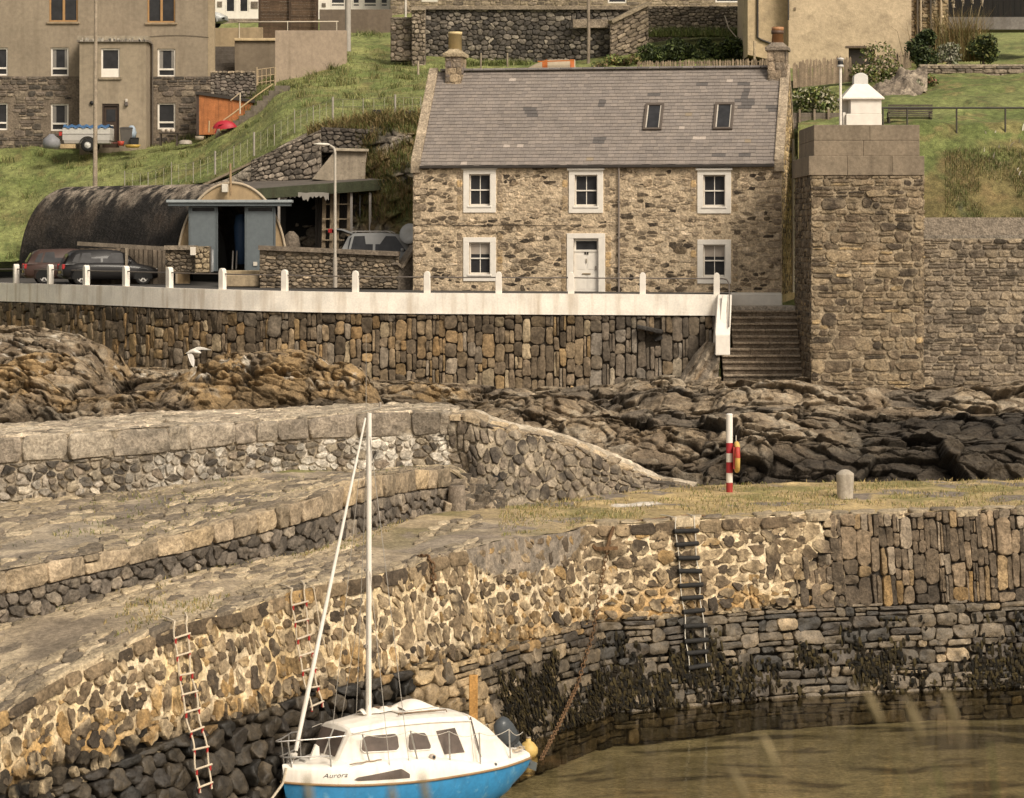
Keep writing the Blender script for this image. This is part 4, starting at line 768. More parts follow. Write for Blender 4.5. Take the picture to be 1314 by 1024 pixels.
for nm in ('wa', 'wb', 'wc'): sash_window(house, hp, openings[nm], True)
for nm in ('wd', 'we'): sash_window(house, hp, openings[nm], False, .42)
a, b, c_, d = openings['door']
mb = MB(); mb.box((a - .26, -.05, -.05), (a, .08, d), fr=hp); mb.box((b, -.05, -.05), (b + .26, .08, d), fr=hp); mb.box((a - .26, -.052, d), (b + .26, .08, d + .20), fr=hp)
dr = mb.build('door', M['white_paint'], house, bevel=.012)
mb = MB(); zf = d - .52; mb.box((a, .12, .0), (b, .17, zf), fr=hp); mb.box((a, .09, zf), (b, .16, zf + .08), fr=hp); mb.box((a, .12, zf + .08), (a + .08, .16, d), fr=hp); mb.box((b - .08, .12, zf + .08), (b, .16, d), fr=hp); mb.box((a + .08, .12, d - .1), (b - .08, .16, d), fr=hp)
for u0, u1 in ((a + .12, a + .44), (b - .44, b - .12)):
    for z0, z1 in ((.2, .75), (.98, 1.55)): mb.box((u0, .112, z0), (u1, .122, z1), fr=hp)
mb.build('door_leaf', M['white_paint'], dr, bevel=.008)
mb = MB(); mb.quad(hp(a + .08, .14, zf + .08), hp(b - .08, .14, zf + .08), hp(b - .08, .14, d - .1), hp(a + .08, .14, d - .1)); mb.build('fanlight', M['glass'], dr)
mb = MB(); um = (a + b) / 2; mb.box((um - .17, .09, .78), (um + .17, .122, .83), (.25, .19, .12), fr=hp); mb.build('letter_plate', M['paint'], dr)
mb = MB(); mb.box((um - .08, .1, 1.56), (um - .015, .122, 1.66), (.04, .035, .03), fr=hp); mb.box((um + .015, .1, 1.56), (um + .08, .122, 1.66), (.04, .035, .03), fr=hp); mb.build('number_plate', M['paint'], dr)
mb = MB(); mb.box((um - .02, .08, 1.24), (um + .02, .122, 1.4), (.3, .26, .2), fr=hp); mb.build('knocker', M['paint'], dr); mb = MB(); mb.box((b - .14, .07, .95), (b - .1, .122, 1.12), (.2, .17, .14), fr=hp); mb.build('handle', M['paint'], dr)
mb = MB(); mb.box((.3, -.20, EV - .07), (HW - .3, -.06, EV + .03), (.045, .038, .033), fr=hp); gt = mb.build('gutter', M['paint'], house, bevel=.02)
mb = MB(); ud = hu(794.5); mb.tube([hp(ud, -.13, EV - .03), hp(ud, -.11, EV - .2), hp(ud, -.09, EV - .3), hp(ud, -.09, .05)], .038, 8, (.24, .20, .17))
for z_ in (.8, 2.2, 3.6): mb.box((ud - .06, -.13, z_), (ud + .06, -.0, z_ + .05), (.2, .17, .14), fr=hp)
mb.build('downpipe', M['paint'], house)
mb = MB(); mb.tube([hp(HW + .07, D_ * .72, EV + 1.2), hp(HW + .07, D_ * .72, .0)], .06, 8, (.7, .64, .54)); mb.tube([hp(HW + .07, D_ * .72, EV + .3), hp(HW + .07, D_ * .95, EV + .5)], .045, 8, (.7, .64, .54)); mb.build('waste_pipe', M['paint'], house)
mb = MB(); mb.tube([hp(.0 + t, -.03, 2.72 + .02 * math.sin(t * 2)) for t in np.linspace(.3, hu(727), 30)], .012, 5, (.1, .08, .06)); mb.build('cable', M['paint'], house)
mb = MB(); mb.box((-.1, -.08, -.2), (openings['door'][0] - .27, -.004, .12), fr=hp); mb.box((openings['door'][1] + .27, -.08, -.2), (HW - .02, -.004, .10), fr=hp); mb.build('plinth', M['white_paint'], house)
mb = MB(); mb.box((hu(939), -.4, -.6), (HW + .02, -.085, .04), fr=hp); o = mb.build('step_kerb', M['white_paint'], bevel=.015); tag(o, 'low white kerb before the cottage beside the top of the steps', 'kerb')
# satellite dish at the left corner
t = thing('satellite_dish', 'pale grey oval dish sticking out behind the left corner of the stone cottage', 'satellite dish', at(526, 306, 108.3))
mb = MB(); c_ = at(525.5, 300, 108.2); mb.lathe([(.0, -.07), (.2, -.05), (.36, .0), (.42, .03), (.42, .045), (.2, -.03), (.0, -.05)], c_, 20, (.42, .42, .41), axis=(-.35, -.9, .2)); mb.build('dish', M['paint'], t)
mb = MB(); mb.tube([c_ + np.array([0, .06, 0]), c_ + np.array([.25, .5, -.25]), c_ + np.array([.3, .5, -.5])], .03, 6, (.25, .24, .22)); mb.build('bracket', M['paint'], t)
# ================================================================ tower, right wall, gardens to the right
def wall_stones(mb, S, lay, cols, w, gap=.02, prot=.04, back=.06, seed=1, jit=.06, keep=None, rough=.02, mort=None, off=-.02, nu=120, nv=50, rnd_r=.2, shade=None):
    if mort is not None: sheet(mb, S, nu, nv, lambda u, v, P: mixc(mort, np.array(mort) * .6, sstep(-.1, .5, fbm(P * 1.2, 4))), off=off, amp=.025, fr=3)
    cf = lambda u, v, rg: pick(rg, len(u), cols, w) * (1 if shade is None else shade(u, v)[:, None])
    stones(mb, S, lay, cf, gap=gap, prot=prot, back=back, seed=seed, jit=jit * 1.4, keep=keep, rough=rough * 1.3, fine=.35, rnd_r=rnd_r, smear=None if mort is None else (np.array(mort) * .9, .6))
def flat(p0, p1, z0, z1, n=60): return Ruled([(p0[0] + (p1[0] - p0[0]) * t, p0[1] + (p1[1] - p0[1]) * t, z0) for t in np.linspace(0, 1, n)], [(p0[0] + (p1[0] - p0[0]) * t, p0[1] + (p1[1] - p0[1]) * t, z1) for t in np.linspace(0, 1, n)])
DT = 97.0; tx0, tx1 = xat(1041, DT), xat(1185, DT); tzb, tz1, tz2 = 6.2, zat(225, DT), zat(200, DT); tzt = zat(160.5, DT + .5); TB = 102.6
tower = thing('harbour_tower', 'broad square tower of patched brown stonework carrying the white lantern', 'tower', ((tx0 + tx1) / 2, DT + 3, tzb))
Tc = [(.185, .138, .088), (.135, .10, .066), (.245, .185, .115), (.075, .057, .04), (.30, .215, .115)]; Tm = (.31, .245, .165)
mb = MB(); S_ = flat((tx0, DT), (tx1, DT), tzb, tz1)
wall_stones(mb, S_, lay_course(0, S_.W, 0, S_.Vh, (.15, .48), (.22, 1.0), seed=201, jit=.18, split=.5), Tc, [4, 4, 3, 1.6, .7], gap=.026, prot=.025, seed=202, jit=.1, mort=Tm)
S_ = flat((tx0, TB), (tx0, DT), tzb, tz1); wall_stones(mb, S_, lay_course(0, S_.W, 0, S_.Vh, (.18, .36), (.25, .6), seed=203, jit=.12, split=.3), Tc, [3, 4, 2, 2, .3], gap=.022, prot=.02, seed=204, jit=.08, mort=(.27, .22, .16))
S_ = flat((tx1, DT), (tx1, TB), tzb, tz1); wall_stones(mb, S_, lay_course(0, S_.W, 0, S_.Vh, (.2, .4), (.3, .7), seed=205), Tc, [3, 4, 2, 2, .3], seed=206, mort=Tm)
mb.build('wall', M['stone'], tower)
mb = MB()
def cblock(x0, x1, y0, y1, z0, z1, nb, seed):
    rg = np.random.default_rng(seed); nr = max(1, round((z1 - z0) / .6))
    for r_ in range(nr):
        za, zb_ = z0 + (z1 - z0) * r_ / nr, z0 + (z1 - z0) * (r_ + 1) / nr - .003
        xs = np.linspace(x0, x1, nb + 1); xs[1:-1] += rg.uniform(-.25, .25, nb - 1)
        for i in range(nb): mb.box((xs[i] + .001, y0 + rg.uniform(0, .01), za), (xs[i + 1] - .003, y1, zb_), np.array((.22, .175, .125)) * rg.uniform(.94, 1.06))
cblock(tx0 - .10, tx1 + .03, DT - .05, TB, tz1 + .002, tz2, 3, 1); cblock(tx0 + .12, tx1 - .10, DT + .25, TB - .3, tz2 + .002, tzt, 2, 2)
mb.build('concrete_top', M['concrete'], tower, bevel=.02)
# right-hand harbour wall with a concrete parapet
rx0, rx1 = tx1 + .05, xat(1400, 97.2); mb = MB(); rz = zat(306, 97.2)
S_ = flat((tx1 - .3, 97.25), (rx1, 97.0), 6.2, rz, 120)
wall_stones(mb, S_, lay_course(0, S_.W, 0, S_.Vh, (.16, .36), (.25, .8), seed=211, jit=.15, split=.35), [(.20, .158, .112), (.14, .11, .08), (.26, .205, .14), (.085, .068, .05)], [4, 4, 3, 2], gap=.022, prot=.03, seed=212, jit=.1, mort=(.3, .245, .18))
mb.box((rx0, 97.3, rz + .002), (rx1, 101.2, rz + .12), (.2, .17, .135)); mb.box((rx0, 100.8, rz + .12), (rx1, 101.1, zat(279, 100.8)), (.24, .2, .155)); S_ = None
o = mb.build('harbour_wall', M['stone']); tag(o, 'brown coursed stone wall topped by a concrete parapet to the right of the tower', 'wall')
# white lantern
lx0, lx1 = xat(1090, 100.6), xat(1131.5, 100.6); LD = 100.6; lan = thing('lantern_house', 'small white harbour light with pyramid roof and rounded cap on the tower', 'beacon', ((lx0 + lx1) / 2, LD + .7, tzt))
def lz(py): return zat(py, LD)
lzb = tzt
xw = xat(1082, LD)
mb = MB(); mb.box((lx0 - .12, LD, lzb), (lx1, LD + 1.35, lz(146)), fr=None); mb.box((lx0 + .05, LD + .003, lz(146)), (lx1 - .01, LD + 1.3, lz(125) - .0)); mb.box((xw, LD + .15, lzb), (lx0 - .12, LD + 1.3, lz(144))); mb.box((xw, LD + .9, lz(144)), (lx0 + .05, LD + 1.25, lz(125)))
mb.build('wall', M['white_paint'], lan, bevel=.015)
ra = [(xat(1080, LD), LD - .12), (xat(1135, LD), LD - .12), (xat(1135, LD), LD + 1.45), (xat(1080, LD), LD + 1.45)]; rb = [(xat(1097, LD), LD + .38), (xat(1116, LD), LD + .38), (xat(1116, LD), LD + .92), (xat(1097, LD), LD + .92)]
mb = MB(); mb.hexa([(*p, lz(126)) for p in ra] + [(*p, lz(107)) for p in rb]); mb.box((ra[0][0] + .01, ra[0][1] + .01, lz(127.5)), (ra[1][0] - .01, ra[2][1] - .01, lz(126))); mb.build('roof', M['white_paint'], lan, bevel=.02)
mb = MB(); cx_ = (rb[0][0] + rb[1][0]) / 2; hw_ = (rb[1][0] - rb[0][0]) / 2 - .01
arch = [(cx_ - hw_, lz(108)), (cx_ + hw_, lz(108))] + [(cx_ + hw_ * math.cos(t) * (1 if abs(math.cos(t)) > .8 else .95), lz(99) + .19 * math.sin(t)) for t in np.linspace(0, math.pi, 12)]
mb.prism([(x, LD + .40, z) for x, z in arch], (0, .5, 0), (.6, .58, .55)); mb.build('cap', M['paint'], lan, bevel=.02)
t = thing('beacon_pole', 'slim white pole with a small lamp beside the white harbour light', 'light pole', at(1078.5, 160.5, 100.2)); b_ = at(1078.5, 160.5, 100.2)
mb = MB(); mb.tube([(b_[0], b_[1], tzt), (b_[0], b_[1], zat(86, 100.2))], .05, 10); mb.build('pole', M['white_paint'], t)
mb = MB(); mb.lathe([(.0, 0), (.13, 0), (.13, .05), (.1, .06), (.1, .26), (.14, .27), (.12, .33), (0, .36)], (b_[0], b_[1], zat(86, 100.2)), 14, (.5, .48, .45)); mb.build('lamp', M['paint'], t)
mb = MB(); mb.lathe([(.104, .09), (.104, .22)], (b_[0], b_[1], zat(86, 100.2)), 14); mb.build('lens', M['glass'], t)
# ------------------------------------------------ banks and lawn on the right
def bank(name, rows, p0, p1, nu, nv, colf, amp=.25, fr=.6, m='grassy'):
    pxs_ = np.linspace(p0, p1, nu); L_ = [atv(pxs_, crv(r)(pxs_)) for r in rows]; A_ = np.array(L_); tt = np.linspace(0, len(rows) - 1, nv); i = np.clip(tt.astype(int), 0, len(rows) - 2); f_ = (tt - i)[:, None, None]; P = A_[i] * (1 - f_) + A_[i + 1] * f_
    P = P + np.array([0, -.3, 1]) * (amp * fbm(P * fr, 4))[..., None]; c = colf(P, tt / (len(rows) - 1)); k = np.arange(nu * nv).reshape(nv, nu); q = np.stack([k[:-1, :-1], k[:-1, 1:], k[1:, 1:], k[1:, :-1]], -1).reshape(-1, 4)
    mb = MB(); mb.add(P.reshape(-1, 3), q, c.reshape(-1, 3), 0, True); return struct(mb.build(name, M[m])), P
G1, G2, G3 = (.115, .138, .042), (.18, .195, .068), (.075, .092, .029)
def grass_c(P, t, dry=.15):
    n = fbm(P * .35, 4); n2 = fbm(P * 1.4 + 5, 4); c = mixc(G1, G2, sstep(-.35, .4, n)); c = mixc(c, G3, sstep(.0, .5, n2) * .8); return mixc(c, (.27, .21, .09), sstep(.25, .6, n2 - n * .4) * dry * 3)
rb1 = [(1000, 330, 103.0), (1180, 292, 103.2), (1250, 288, 103.2), (1400, 284, 103.2)]; rb2 = [(1000, 225, 105.5), (1180, 212, 105.8), (1400, 208, 105.8)]; rb3 = [(1000, 168, 107.6), (1180, 160, 107.8), (1400, 158, 107.8)]; rb4 = [(1000, 150, 112), (1180, 140, 112), (1400, 139, 112)]; rb5 = [(1000, 125, 119), (1180, 99, 124), (1400, 97, 124)]; rb6 = [(1000, 100, 126), (1180, 94, 127), (1400, 92, 127)]
def rbank_c(P, t):
    c = grass_c(P, t); tt = t[:, None] * np.ones(P.shape[:2]); n = fbm(P * .8 + 11, 4); lowm = sstep(.34, .12, tt + .2 * n); c = mixc(c, mixc((.17, .11, .055), (.07, .06, .03), sstep(-.2, .4, n)), lowm * .6); return mixc(c, (.05, .045, .03), lowm * sstep(.2, .5, n))
_, Pb = bank('right_bank', [rb1, rb2, rb3, rb4, rb5, rb6], 1024, 1400, 160, 160, rbank_c, amp=.18)
mb = MB(); rg = np.random.default_rng(8); i, j = rg.integers(0, 42, 6500), rg.integers(80, 160, 6500); P = Pb[i, j]; kp = fbm(P * .7 + 3, 3) > -.1; P = P[kp]; blades(mb, P, np.tile((0, -.3, .95), (len(P), 1)), .22, .012, [(.12, .13, .042), (.085, .1, .032), (.2, .15, .07), (.1, .12, .035), (.26, .21, .12)], seed=5, lean=.5)
P = Pb[rg.integers(20, 60, 50), rg.integers(100, 160, 50)]; blades(mb, P, np.tile((0, -.3, .95), (50, 1)), .3, .03, [(.6, .55, .48)], seed=6)
o = mb.build('bank_grass', M['leaf']); tag(o, 'long rough grass and bracken covering the bank right of the tower', 'grass', kind='stuff')
# fence rail and bench
t = thing('rail_fence', 'dark single rail fence along the edge of the lawn behind the tower', 'fence', at(1200, 160, 107.5))
mb = MB(); mb.tube([at(1128, 138.5, 107.4), at(1250, 138.5, 107.4), at(1400, 138.5, 107.4)], .04, 6, (.05, .045, .038)); mb.build('rail', M['paint'], t)
for p_ in (1133, 1164, 1227.5, 1290, 1350): mb = MB(); a = at(p_, 138, 107.4); mb.tube([a, a - np.array([0, 0, 1.15])], .035, 6, (.06, .053, .043)); mb.build('post', M['paint'], t)
bench = thing('garden_bench', 'dark slatted wooden bench seen from behind on the lawn behind the tower', 'bench', at(1167, 165, 108.6)); bx0, bx1 = xat(1139, 108.6), xat(1196, 108.6); bz = zat(160, 108.6) - .1
mb = MB()
for i in range(6): mb.box((bx0, 108.45, bz + .42 + i * .085), (bx1, 108.49, bz + .48 + i * .085), (.085, .07, .055))
mb.build('backrest', M['wood'], bench); mb = MB()
for i in range(4): mb.box((bx0, 108.55 + i * .12, bz + .36), (bx1, 108.65 + i * .12, bz + .40), (.09, .075, .06))
mb.build('seat', M['wood'], bench)
for x in (bx0 + .03, bx1 - .08): mb = MB(); mb.box((x, 108.5, bz - .2), (x + .06, 108.56, bz + .38), (.05, .042, .035)); mb.box((x, 108.95, bz - .2), (x + .06, 109.01, bz + .6), (.05, .042, .035)); mb.box((x, 108.5, bz + .55), (x + .06, 109.03, bz + .61), (.05, .042, .035)); mb.build('leg', M['wood'], bench)
# plank edging and planting between house and tower
mb = MB()
for i in range(3): mb.box((xat(1018, 110), 110, zat(165, 110) + i * .22), (xat(1082, 110), 110.06, zat(165, 110) + i * .22 + .205), np.array((.20, .165, .13)) * (1 - .1 * i))
for p_ in (1025, 1044, 1062): mb.box((xat(p_, 109.9), 109.88, zat(168, 110)), (xat(p_, 109.9) + .08, 109.97, zat(140, 110)), (.24, .19, .14))
o = mb.build('plank_edging', M['wood']); tag(o, 'weathered horizontal plank edging below the plants beside the cottage gable', 'plank edging')
def bush(name, label, c, rad, n, size, cols, seed, cat='bush', lumps=9, up=0., group=None, m='leaf'):
    t = thing(name, label, cat, (c[0], c[1], c[2] - rad[2]), group=group); mb = MB(); leaves(mb, c, rad, n, size, cols, seed, lumps, up=up); mb.build('foliage', M[m], t)
    mb = MB(); rg = np.random.default_rng(seed)
    for _ in range(5):
        a = rg.uniform(-.3, .3, 2); mb.tube([(c[0] + a[0] * .3, c[1] + a[1] * .3, c[2] - rad[2] - .1), (c[0] + a[0] * rad[0], c[1] + a[1] * rad[1], c[2])], [.035, .012], 5, (.09, .07, .05))
    mb.build('stem', M['wood'], t); return t
LG = [(.10, .13, .035), (.16, .18, .05), (.07, .095, .03), (.21, .2, .07)]; DG = [(.028, .042, .014), (.045, .06, .02), (.018, .028, .011), (.07, .085, .03)]; SG = [(.30, .29, .21), (.22, .23, .15), (.38, .36, .27), (.14, .16, .08)]
bush('flowering_plant', 'leafy green and cream plants above the plank edging by the cottage gable', at(1045, 128, 112), (1.25, .8, .75), 2600, .09, LG + [(.38, .36, .24), (.45, .42, .3)], 61, 'plant')
bush('flowering_shrub', 'green shrub with pink and cream flowers in front of the dark doorway', at(1122, 88, 122), (1.5, 1., 1.0), 3200, .085, LG + [(.4, .3, .22), (.45, .38, .26)], 62, 'shrub')
bush('small_shrub', 'small green shrub with reddish flowers at the end of the rubble bank', at(1188, 112, 121), (.6, .5, .55), 900, .08, LG + [(.3, .14, .09)], 63, 'shrub')
bush('round_bush', 'dense dark green pointed bush before the stone outbuilding', at(1187, 58, 128), (.80, .75, 1.05), 4200, .09, DG, 64); 
bush('silver_shrub', 'pale silvery shrub between the dark bush and the pampas grass', at(1221, 71, 128), (.75, .6, .55), 1500, .08, SG, 65, 'shrub')
bush('silver_plant', 'feathery pale plant at the foot of the rubble bank beside the lawn', at(1170, 118, 119), (.55, .5, .6), 1200, .09, SG, 66, 'plant', up=1)
bush('edge_shrub', 'dark green shrub at the right edge beyond the silvery shrub', at(1262, 60, 129), (1.0, .7, .9), 2200, .09, DG + LG, 67, 'shrub')
t = thing('pampas_grass', 'tall brown pampas grass with pale plumes before the black shed', 'pampas grass', at(1229, 80, 130)); mb = MB(); rg = np.random.default_rng(4); b_ = at(1229, 78, 130); P = b_ + rg.normal(size=(900, 3)) * np.array([.7, .3, .02]); blades(mb, P, np.tile((0, 0, 1), (900, 1)), 2.0, .016, [(.2, .13, .05), (.14, .1, .04), (.26, .19, .08), (.12, .12, .04)], seed=3, lean=.32); mb.build('leaf_blades', M['leaf'], t)
for k_ in range(6): mb = MB(); p0 = b_ + np.array([(k_ - 2.5) * .28, 0, 0]); l_ = (k_ - 2.5) * .17; mb.tube([p0, p0 + np.array([l_ * .3, 0, 1.6]), p0 + np.array([l_, 0, 2.7])], .012, 5, (.3, .24, .14)); leaves(mb, p0 + np.array([l_ * 1.1, 0, 2.95]), (.09, .09, .4), 160, .07, [(.45, .38, .28), (.36, .3, .22)], k_ + 30, 4, up=1.2); mb.build('plume', M['leaf'], t)
# picket fences
def pickets(label, pa, pb, h, n, lean=.05, seed=1):
    t = thing('picket_fence', label, 'fence', tuple((np.array(pa) + np.array(pb)) / 2)); rg = np.random.default_rng(seed); pa, pb = np.array(pa), np.array(pb)
    for k_ in range(n):
        mb = MB(); b_ = pa + (pb - pa) * k_ / (n - 1); l_ = rg.uniform(-lean, lean); hh = h * rg.uniform(.9, 1.08); d_ = np.array([l_, 0, hh]); w_ = .045; mb.prism([b_ + np.array([-w_, 0, 0]), b_ + np.array([w_, 0, 0]), b_ + d_ + np.array([w_, 0, -.06]), b_ + d_ + np.array([0, 0, .03]), b_ + d_ + np.array([-w_, 0, -.06])], (0, .03, 0), np.array((.25, .19, .13)) * rg.uniform(.7, 1.25)); mb.build('picket', M['wood'], t)
    mb = MB()
    for f_ in (.28, .75): mb.beam(pa + np.array([0, .05, h * f_]), pb + np.array([0, .05, h * f_]), .04, .07, col=(.2, .15, .1))
    mb.build('rail', M['wood'], t); return t
pickets('grey picket fence between the cottage chimney and the pale house', at(1019, 113, 121), at(1092, 105, 122), 1.15, 34, seed=2)
pickets('short leaning run of pickets at the right corner of the pale house', at(1146, 92, 125), at(1164, 88, 125), .85, 8, .09, 3)
pickets('low picket fence along the foot of the hedge behind the cottage roof', at(818, 91, 128), at(988, 88, 126), .45, 52, .05, 4)
# rubble bank between the shrub and the lawn
rr = [[(1108, 150, 116), (1150, 138, 116.5), (1192, 118, 118)], [(1112, 128, 117), (1150, 106, 118), (1190, 92, 120)], [(1125, 112, 120), (1158, 92, 121.5), (1190, 86, 122)]]
_, Prr = bank('rubble_bank', rr, 1112, 1190, 70, 60, lambda P, t: mixc((.18, .145, .11), (.34, .28, .21), sstep(-.3, .4, fbm(P * 2.2, 4))), amp=.35, fr=1.6, m='rock')
mb = MB(); S_ = flat((xat(1180, 126.5), 126.5), (xat(1400, 126.5), 126.5), zat(99, 126.5), zat(84.5, 126.5)); wall_stones(mb, S_, lay_course(0, S_.W, 0, S_.Vh, (.14, .24), (.3, .8), seed=221), [(.26, .21, .155), (.19, .155, .12), (.1, .085, .07)], [3, 3, 1], mort=(.15, .12, .09), seed=222, nu=40, nv=8); mb.box((S_.A[0][0], 126.5, S_.B[0][2]), (S_.A[-1][0], 126.9, S_.B[0][2] + .07), (.33, .27, .2)); o = mb.build('garden_wall', M['stone_far']); tag(o, 'low stone garden wall behind the lawn under the silvery shrub', 'wall')
# ================================================================ road, hillside and everything left of the cottage
nx_, ny_ = 240, 60; pxs_ = np.linspace(-90, 938, nx_); edge = atv(pxs_, crv(sw_top + [(1100, 379, 99.6)])(pxs_)); T_ = np.linspace(0, 1, ny_)[:, None]; y_ = edge[None, :, 1] + .35 + (128 - edge[None, :, 1]) * T_; x_ = edge[None, :, 0] + 0 * T_; zed = edge[None, :, 2]; P = np.stack([x_ + (y_ - edge[None, :, 1]) * edge[None, :, 0] / 110, y_, zed - .03 + .35 * sstep(0, 1, T_) * 1.0], -1)
k = np.arange(nx_ * ny_).reshape(ny_, nx_); q = np.stack([k[:-1, :-1], k[:-1, 1:], k[1:, 1:], k[1:, :-1]], -1).reshape(-1, 4); mb = MB(); mb.add(P.reshape(-1, 3), q, (1, 1, 1), 0, True); struct(mb.build('road', M['asphalt']))
def gz_road(px, D): e = atv(np.array([float(px)]), crv(sw_top)(np.array([float(px)])))[0]; t = np.clip((D - e[1]) / (128 - e[1]), 0, 1); return e[2] - .03 + .35 * sstep(0, 1, t)
h0 = [(-120, 340, 121), (20, 335, 120.5), (58, 300, 122), (200, 250, 121.5), (290, 228, 119.6), (330, 204, 118.8), (370, 180, 118.2), (410, 163, 117.8), (440, 158, 117.6), (545, 151, 117.5), (700, 160, 118), (1040, 170, 118)]
h1 = [(-120, 194, 134), (58, 191.5, 133.5), (180, 189, 133.3), (240, 180, 132.6), (285, 165, 131.2), (330, 140, 130), (365, 118, 129.2), (420, 112, 130), (545, 112, 129), (700, 112, 128), (1040, 112, 126)]
h2 = [(-120, 189, 139), (58, 186, 139), (250, 176, 138), (300, 150, 135.5), (340, 113, 133.6), (400, 100, 134), (440, 85, 137), (480, 78, 140), (545, 90, 136), (700, 88, 135), (830, 86, 134), (1040, 102, 131)]
h3 = [(-120, 150, 150), (250, 110, 150), (300, 95, 148), (400, 60, 146), (455, 40, 150), (500, 40, 150), (545, 66, 141), (700, 80, 139), (830, 60, 139), (960, 50, 139), (1040, 80, 138)]
h4 = [(-120, 60, 165), (270, 38, 162), (400, 36, 160), (470, 30, 160), (545, 20, 160), (960, 20, 160), (1040, 30, 160)]
h5 = [(-120, -60, 230), (1040, -60, 230)]
def hill_c(P, t):
    c = grass_c(P, t, .12); c = mixc(c * 1.12, (.24, .245, .09), sstep(.0, .5, fbm(P * .6 + 21, 4)) * .65); return c
_, Ph = bank('hillside', [h0, h1, h2, h3, h4, h5], -120, 1040, 420, 200, hill_c, amp=.16, fr=.5)
bank('far_hill', [[(-1800, 720, 108), (3100, 720, 108)], [(-1800, 430, 124), (3100, 430, 124)], [(-1800, 40, 190), (700, 10, 190), (3100, 60, 190)], [(-1800, -150, 300), (3100, -150, 300)]], -1800, 3100, 120, 60, hill_c)
bank('garden_ground', [[(1000, 103, 125.5), (1400, 95, 125.5)], [(1000, 75, 136), (1400, 78, 136)], [(1000, 20, 170), (1400, 20, 170)]], 1000, 1400, 60, 40, hill_c, amp=.1)
mb = MB(); rg = np.random.default_rng(12); i, j = rg.integers(0, 95, 14000), rg.integers(0, 250, 14000); P = Ph[i, j] + rg.uniform(-.15, .15, (14000, 3)) * np.array([1, 1, 0]); P[:, 2] -= .02; blades(mb, P, np.tile((0, -.2, 1), (len(P), 1)), .16, .014, [(.13, .14, .04), (.2, .2, .07), (.09, .105, .03), (.26, .24, .11)], seed=15); i, j = rg.integers(0, 90, 130), rg.integers(0, 250, 130); i, j = np.repeat(i, 34), np.repeat(j, 34); P = Ph[i, j] + rg.normal(size=(len(i), 3)) * np.array([.16, .16, .0]); P[:, 2] -= .03; blades(mb, P, np.tile((0, -.25, 1), (len(P), 1)), .34, .016, [(.2, .19, .07), (.27, .23, .11), (.11, .13, .04), (.08, .1, .03)], seed=16, lean=.5); o = mb.build('hill_grass', M['leaf']); tag(o, 'short green grass on the slope above the curved hut', 'grass', kind='stuff')
# ------------------------------------------------ the big grey-harled building
GD = 134.0; gb = thing('harled_building', 'large brown harled house with rubble ground floor, projecting porch and white windows', 'building', at(150, 190, GD + 4)); gx0, gx1 = xat(-60, GD), xat(275, GD); ZB = zat(192, GD)
ident = lambda x, y, z: (x, GD + y, z)
def gw(a, b, t, bt): return (xat(a, GD), xat(b, GD), zat(bt, GD), zat(t, GD))
gwin = dict(t1=gw(63, 100, -12, 28), t2=gw(189, 225, -12, 29), m1=gw(65, 88, 61, 97.5), m2=gw(202, 225, 62.5, 98.5), g1=gw(65, 88, 133, 168), g2=gw(202, 225, 132, 166), l1=gw(-20, 10, 61, 97), l2=gw(-20, 10, 132, 167))
zs = zat(98, GD)
mb = MB(); HC = (.27, .22, .16); wall_with_holes(mb, ident, gx0, gx1, ZB - .4, zat(-90, GD), list(gwin.values()), HC); mb.quad((gx1, GD, ZB - .4), (xat(274, GD + 9), GD + 9, ZB - .4), (xat(274, GD + 9), GD + 9, zat(-90, GD)), (gx1, GD, zat(-90, GD)), col=HC); mb.quad((gx0, GD, ZB), (gx0, GD, zat(-90, GD)), (gx0, GD + 9, zat(-90, GD)), (gx0, GD + 9, ZB), col=HC)
for a, b, c_, d in gwin.values():
    for pts in (((a, 0, c_), (a, .25, c_), (a, .25, d), (a, 0, d)), ((b, 0, c_), (b, 0, d), (b, .25, d), (b, .25, c_)), ((a, 0, d), (a, .25, d), (b, .25, d), (b, 0, d)), ((a, 0, c_), (b, 0, c_), (b, .25, c_), (a, .25, c_))): mb.quad(*[ident(*p) for p in pts], col=HC)
mb.box((gx1 - .32, GD - .012, zs), (gx1 + .012, GD + .3, zat(-90, GD)), (.33, .26, .17))
mb.build('wall', M['render'], gb)
S_ = flat((gx0, GD - .01), (gx1, GD - .01), ZB - .3, zs, 80); mb = MB()
holes_g = [gwin[k_] for k_ in ('g1', 'g2', 'l2')] + [(xat(101, GD), xat(188, GD), ZB - 1, zs + 1)]
us = lambda x: x - gx0
hkeep = lambda u, v, p: not any(p[:, 0].max() + gx0 > a - .12 and p[:, 0].min() + gx0 < b + .12 and p[:, 1].max() + ZB - .3 > c_ - .1 and p[:, 1].min() + ZB - .3 < d + .1 for a, b, c_, d in holes_g)
stones(mb, S_, lay_course(0, S_.W, 0, S_.Vh, (.16, .36), (.28, .8), seed=301, jit=.15, split=.4), lambda u, v, rg: pick(rg, len(u), [(.15, .12, .095), (.10, .083, .066), (.21, .17, .125), (.07, .06, .05)], [4, 3, 2, 2]), gap=.022, prot=.03, back=.03, rough=.02, jit=.08, seed=302, keep=hkeep, fine=.3)
fm = (.17, .135, .1); wall_with_holes(mb, lambda x, y, z: (x, GD - .008 + y, z), gx0, gx1, ZB - .3, zs, holes_g[:3], fm)
mb.build('rubble_base', M['stone_far'], gb)
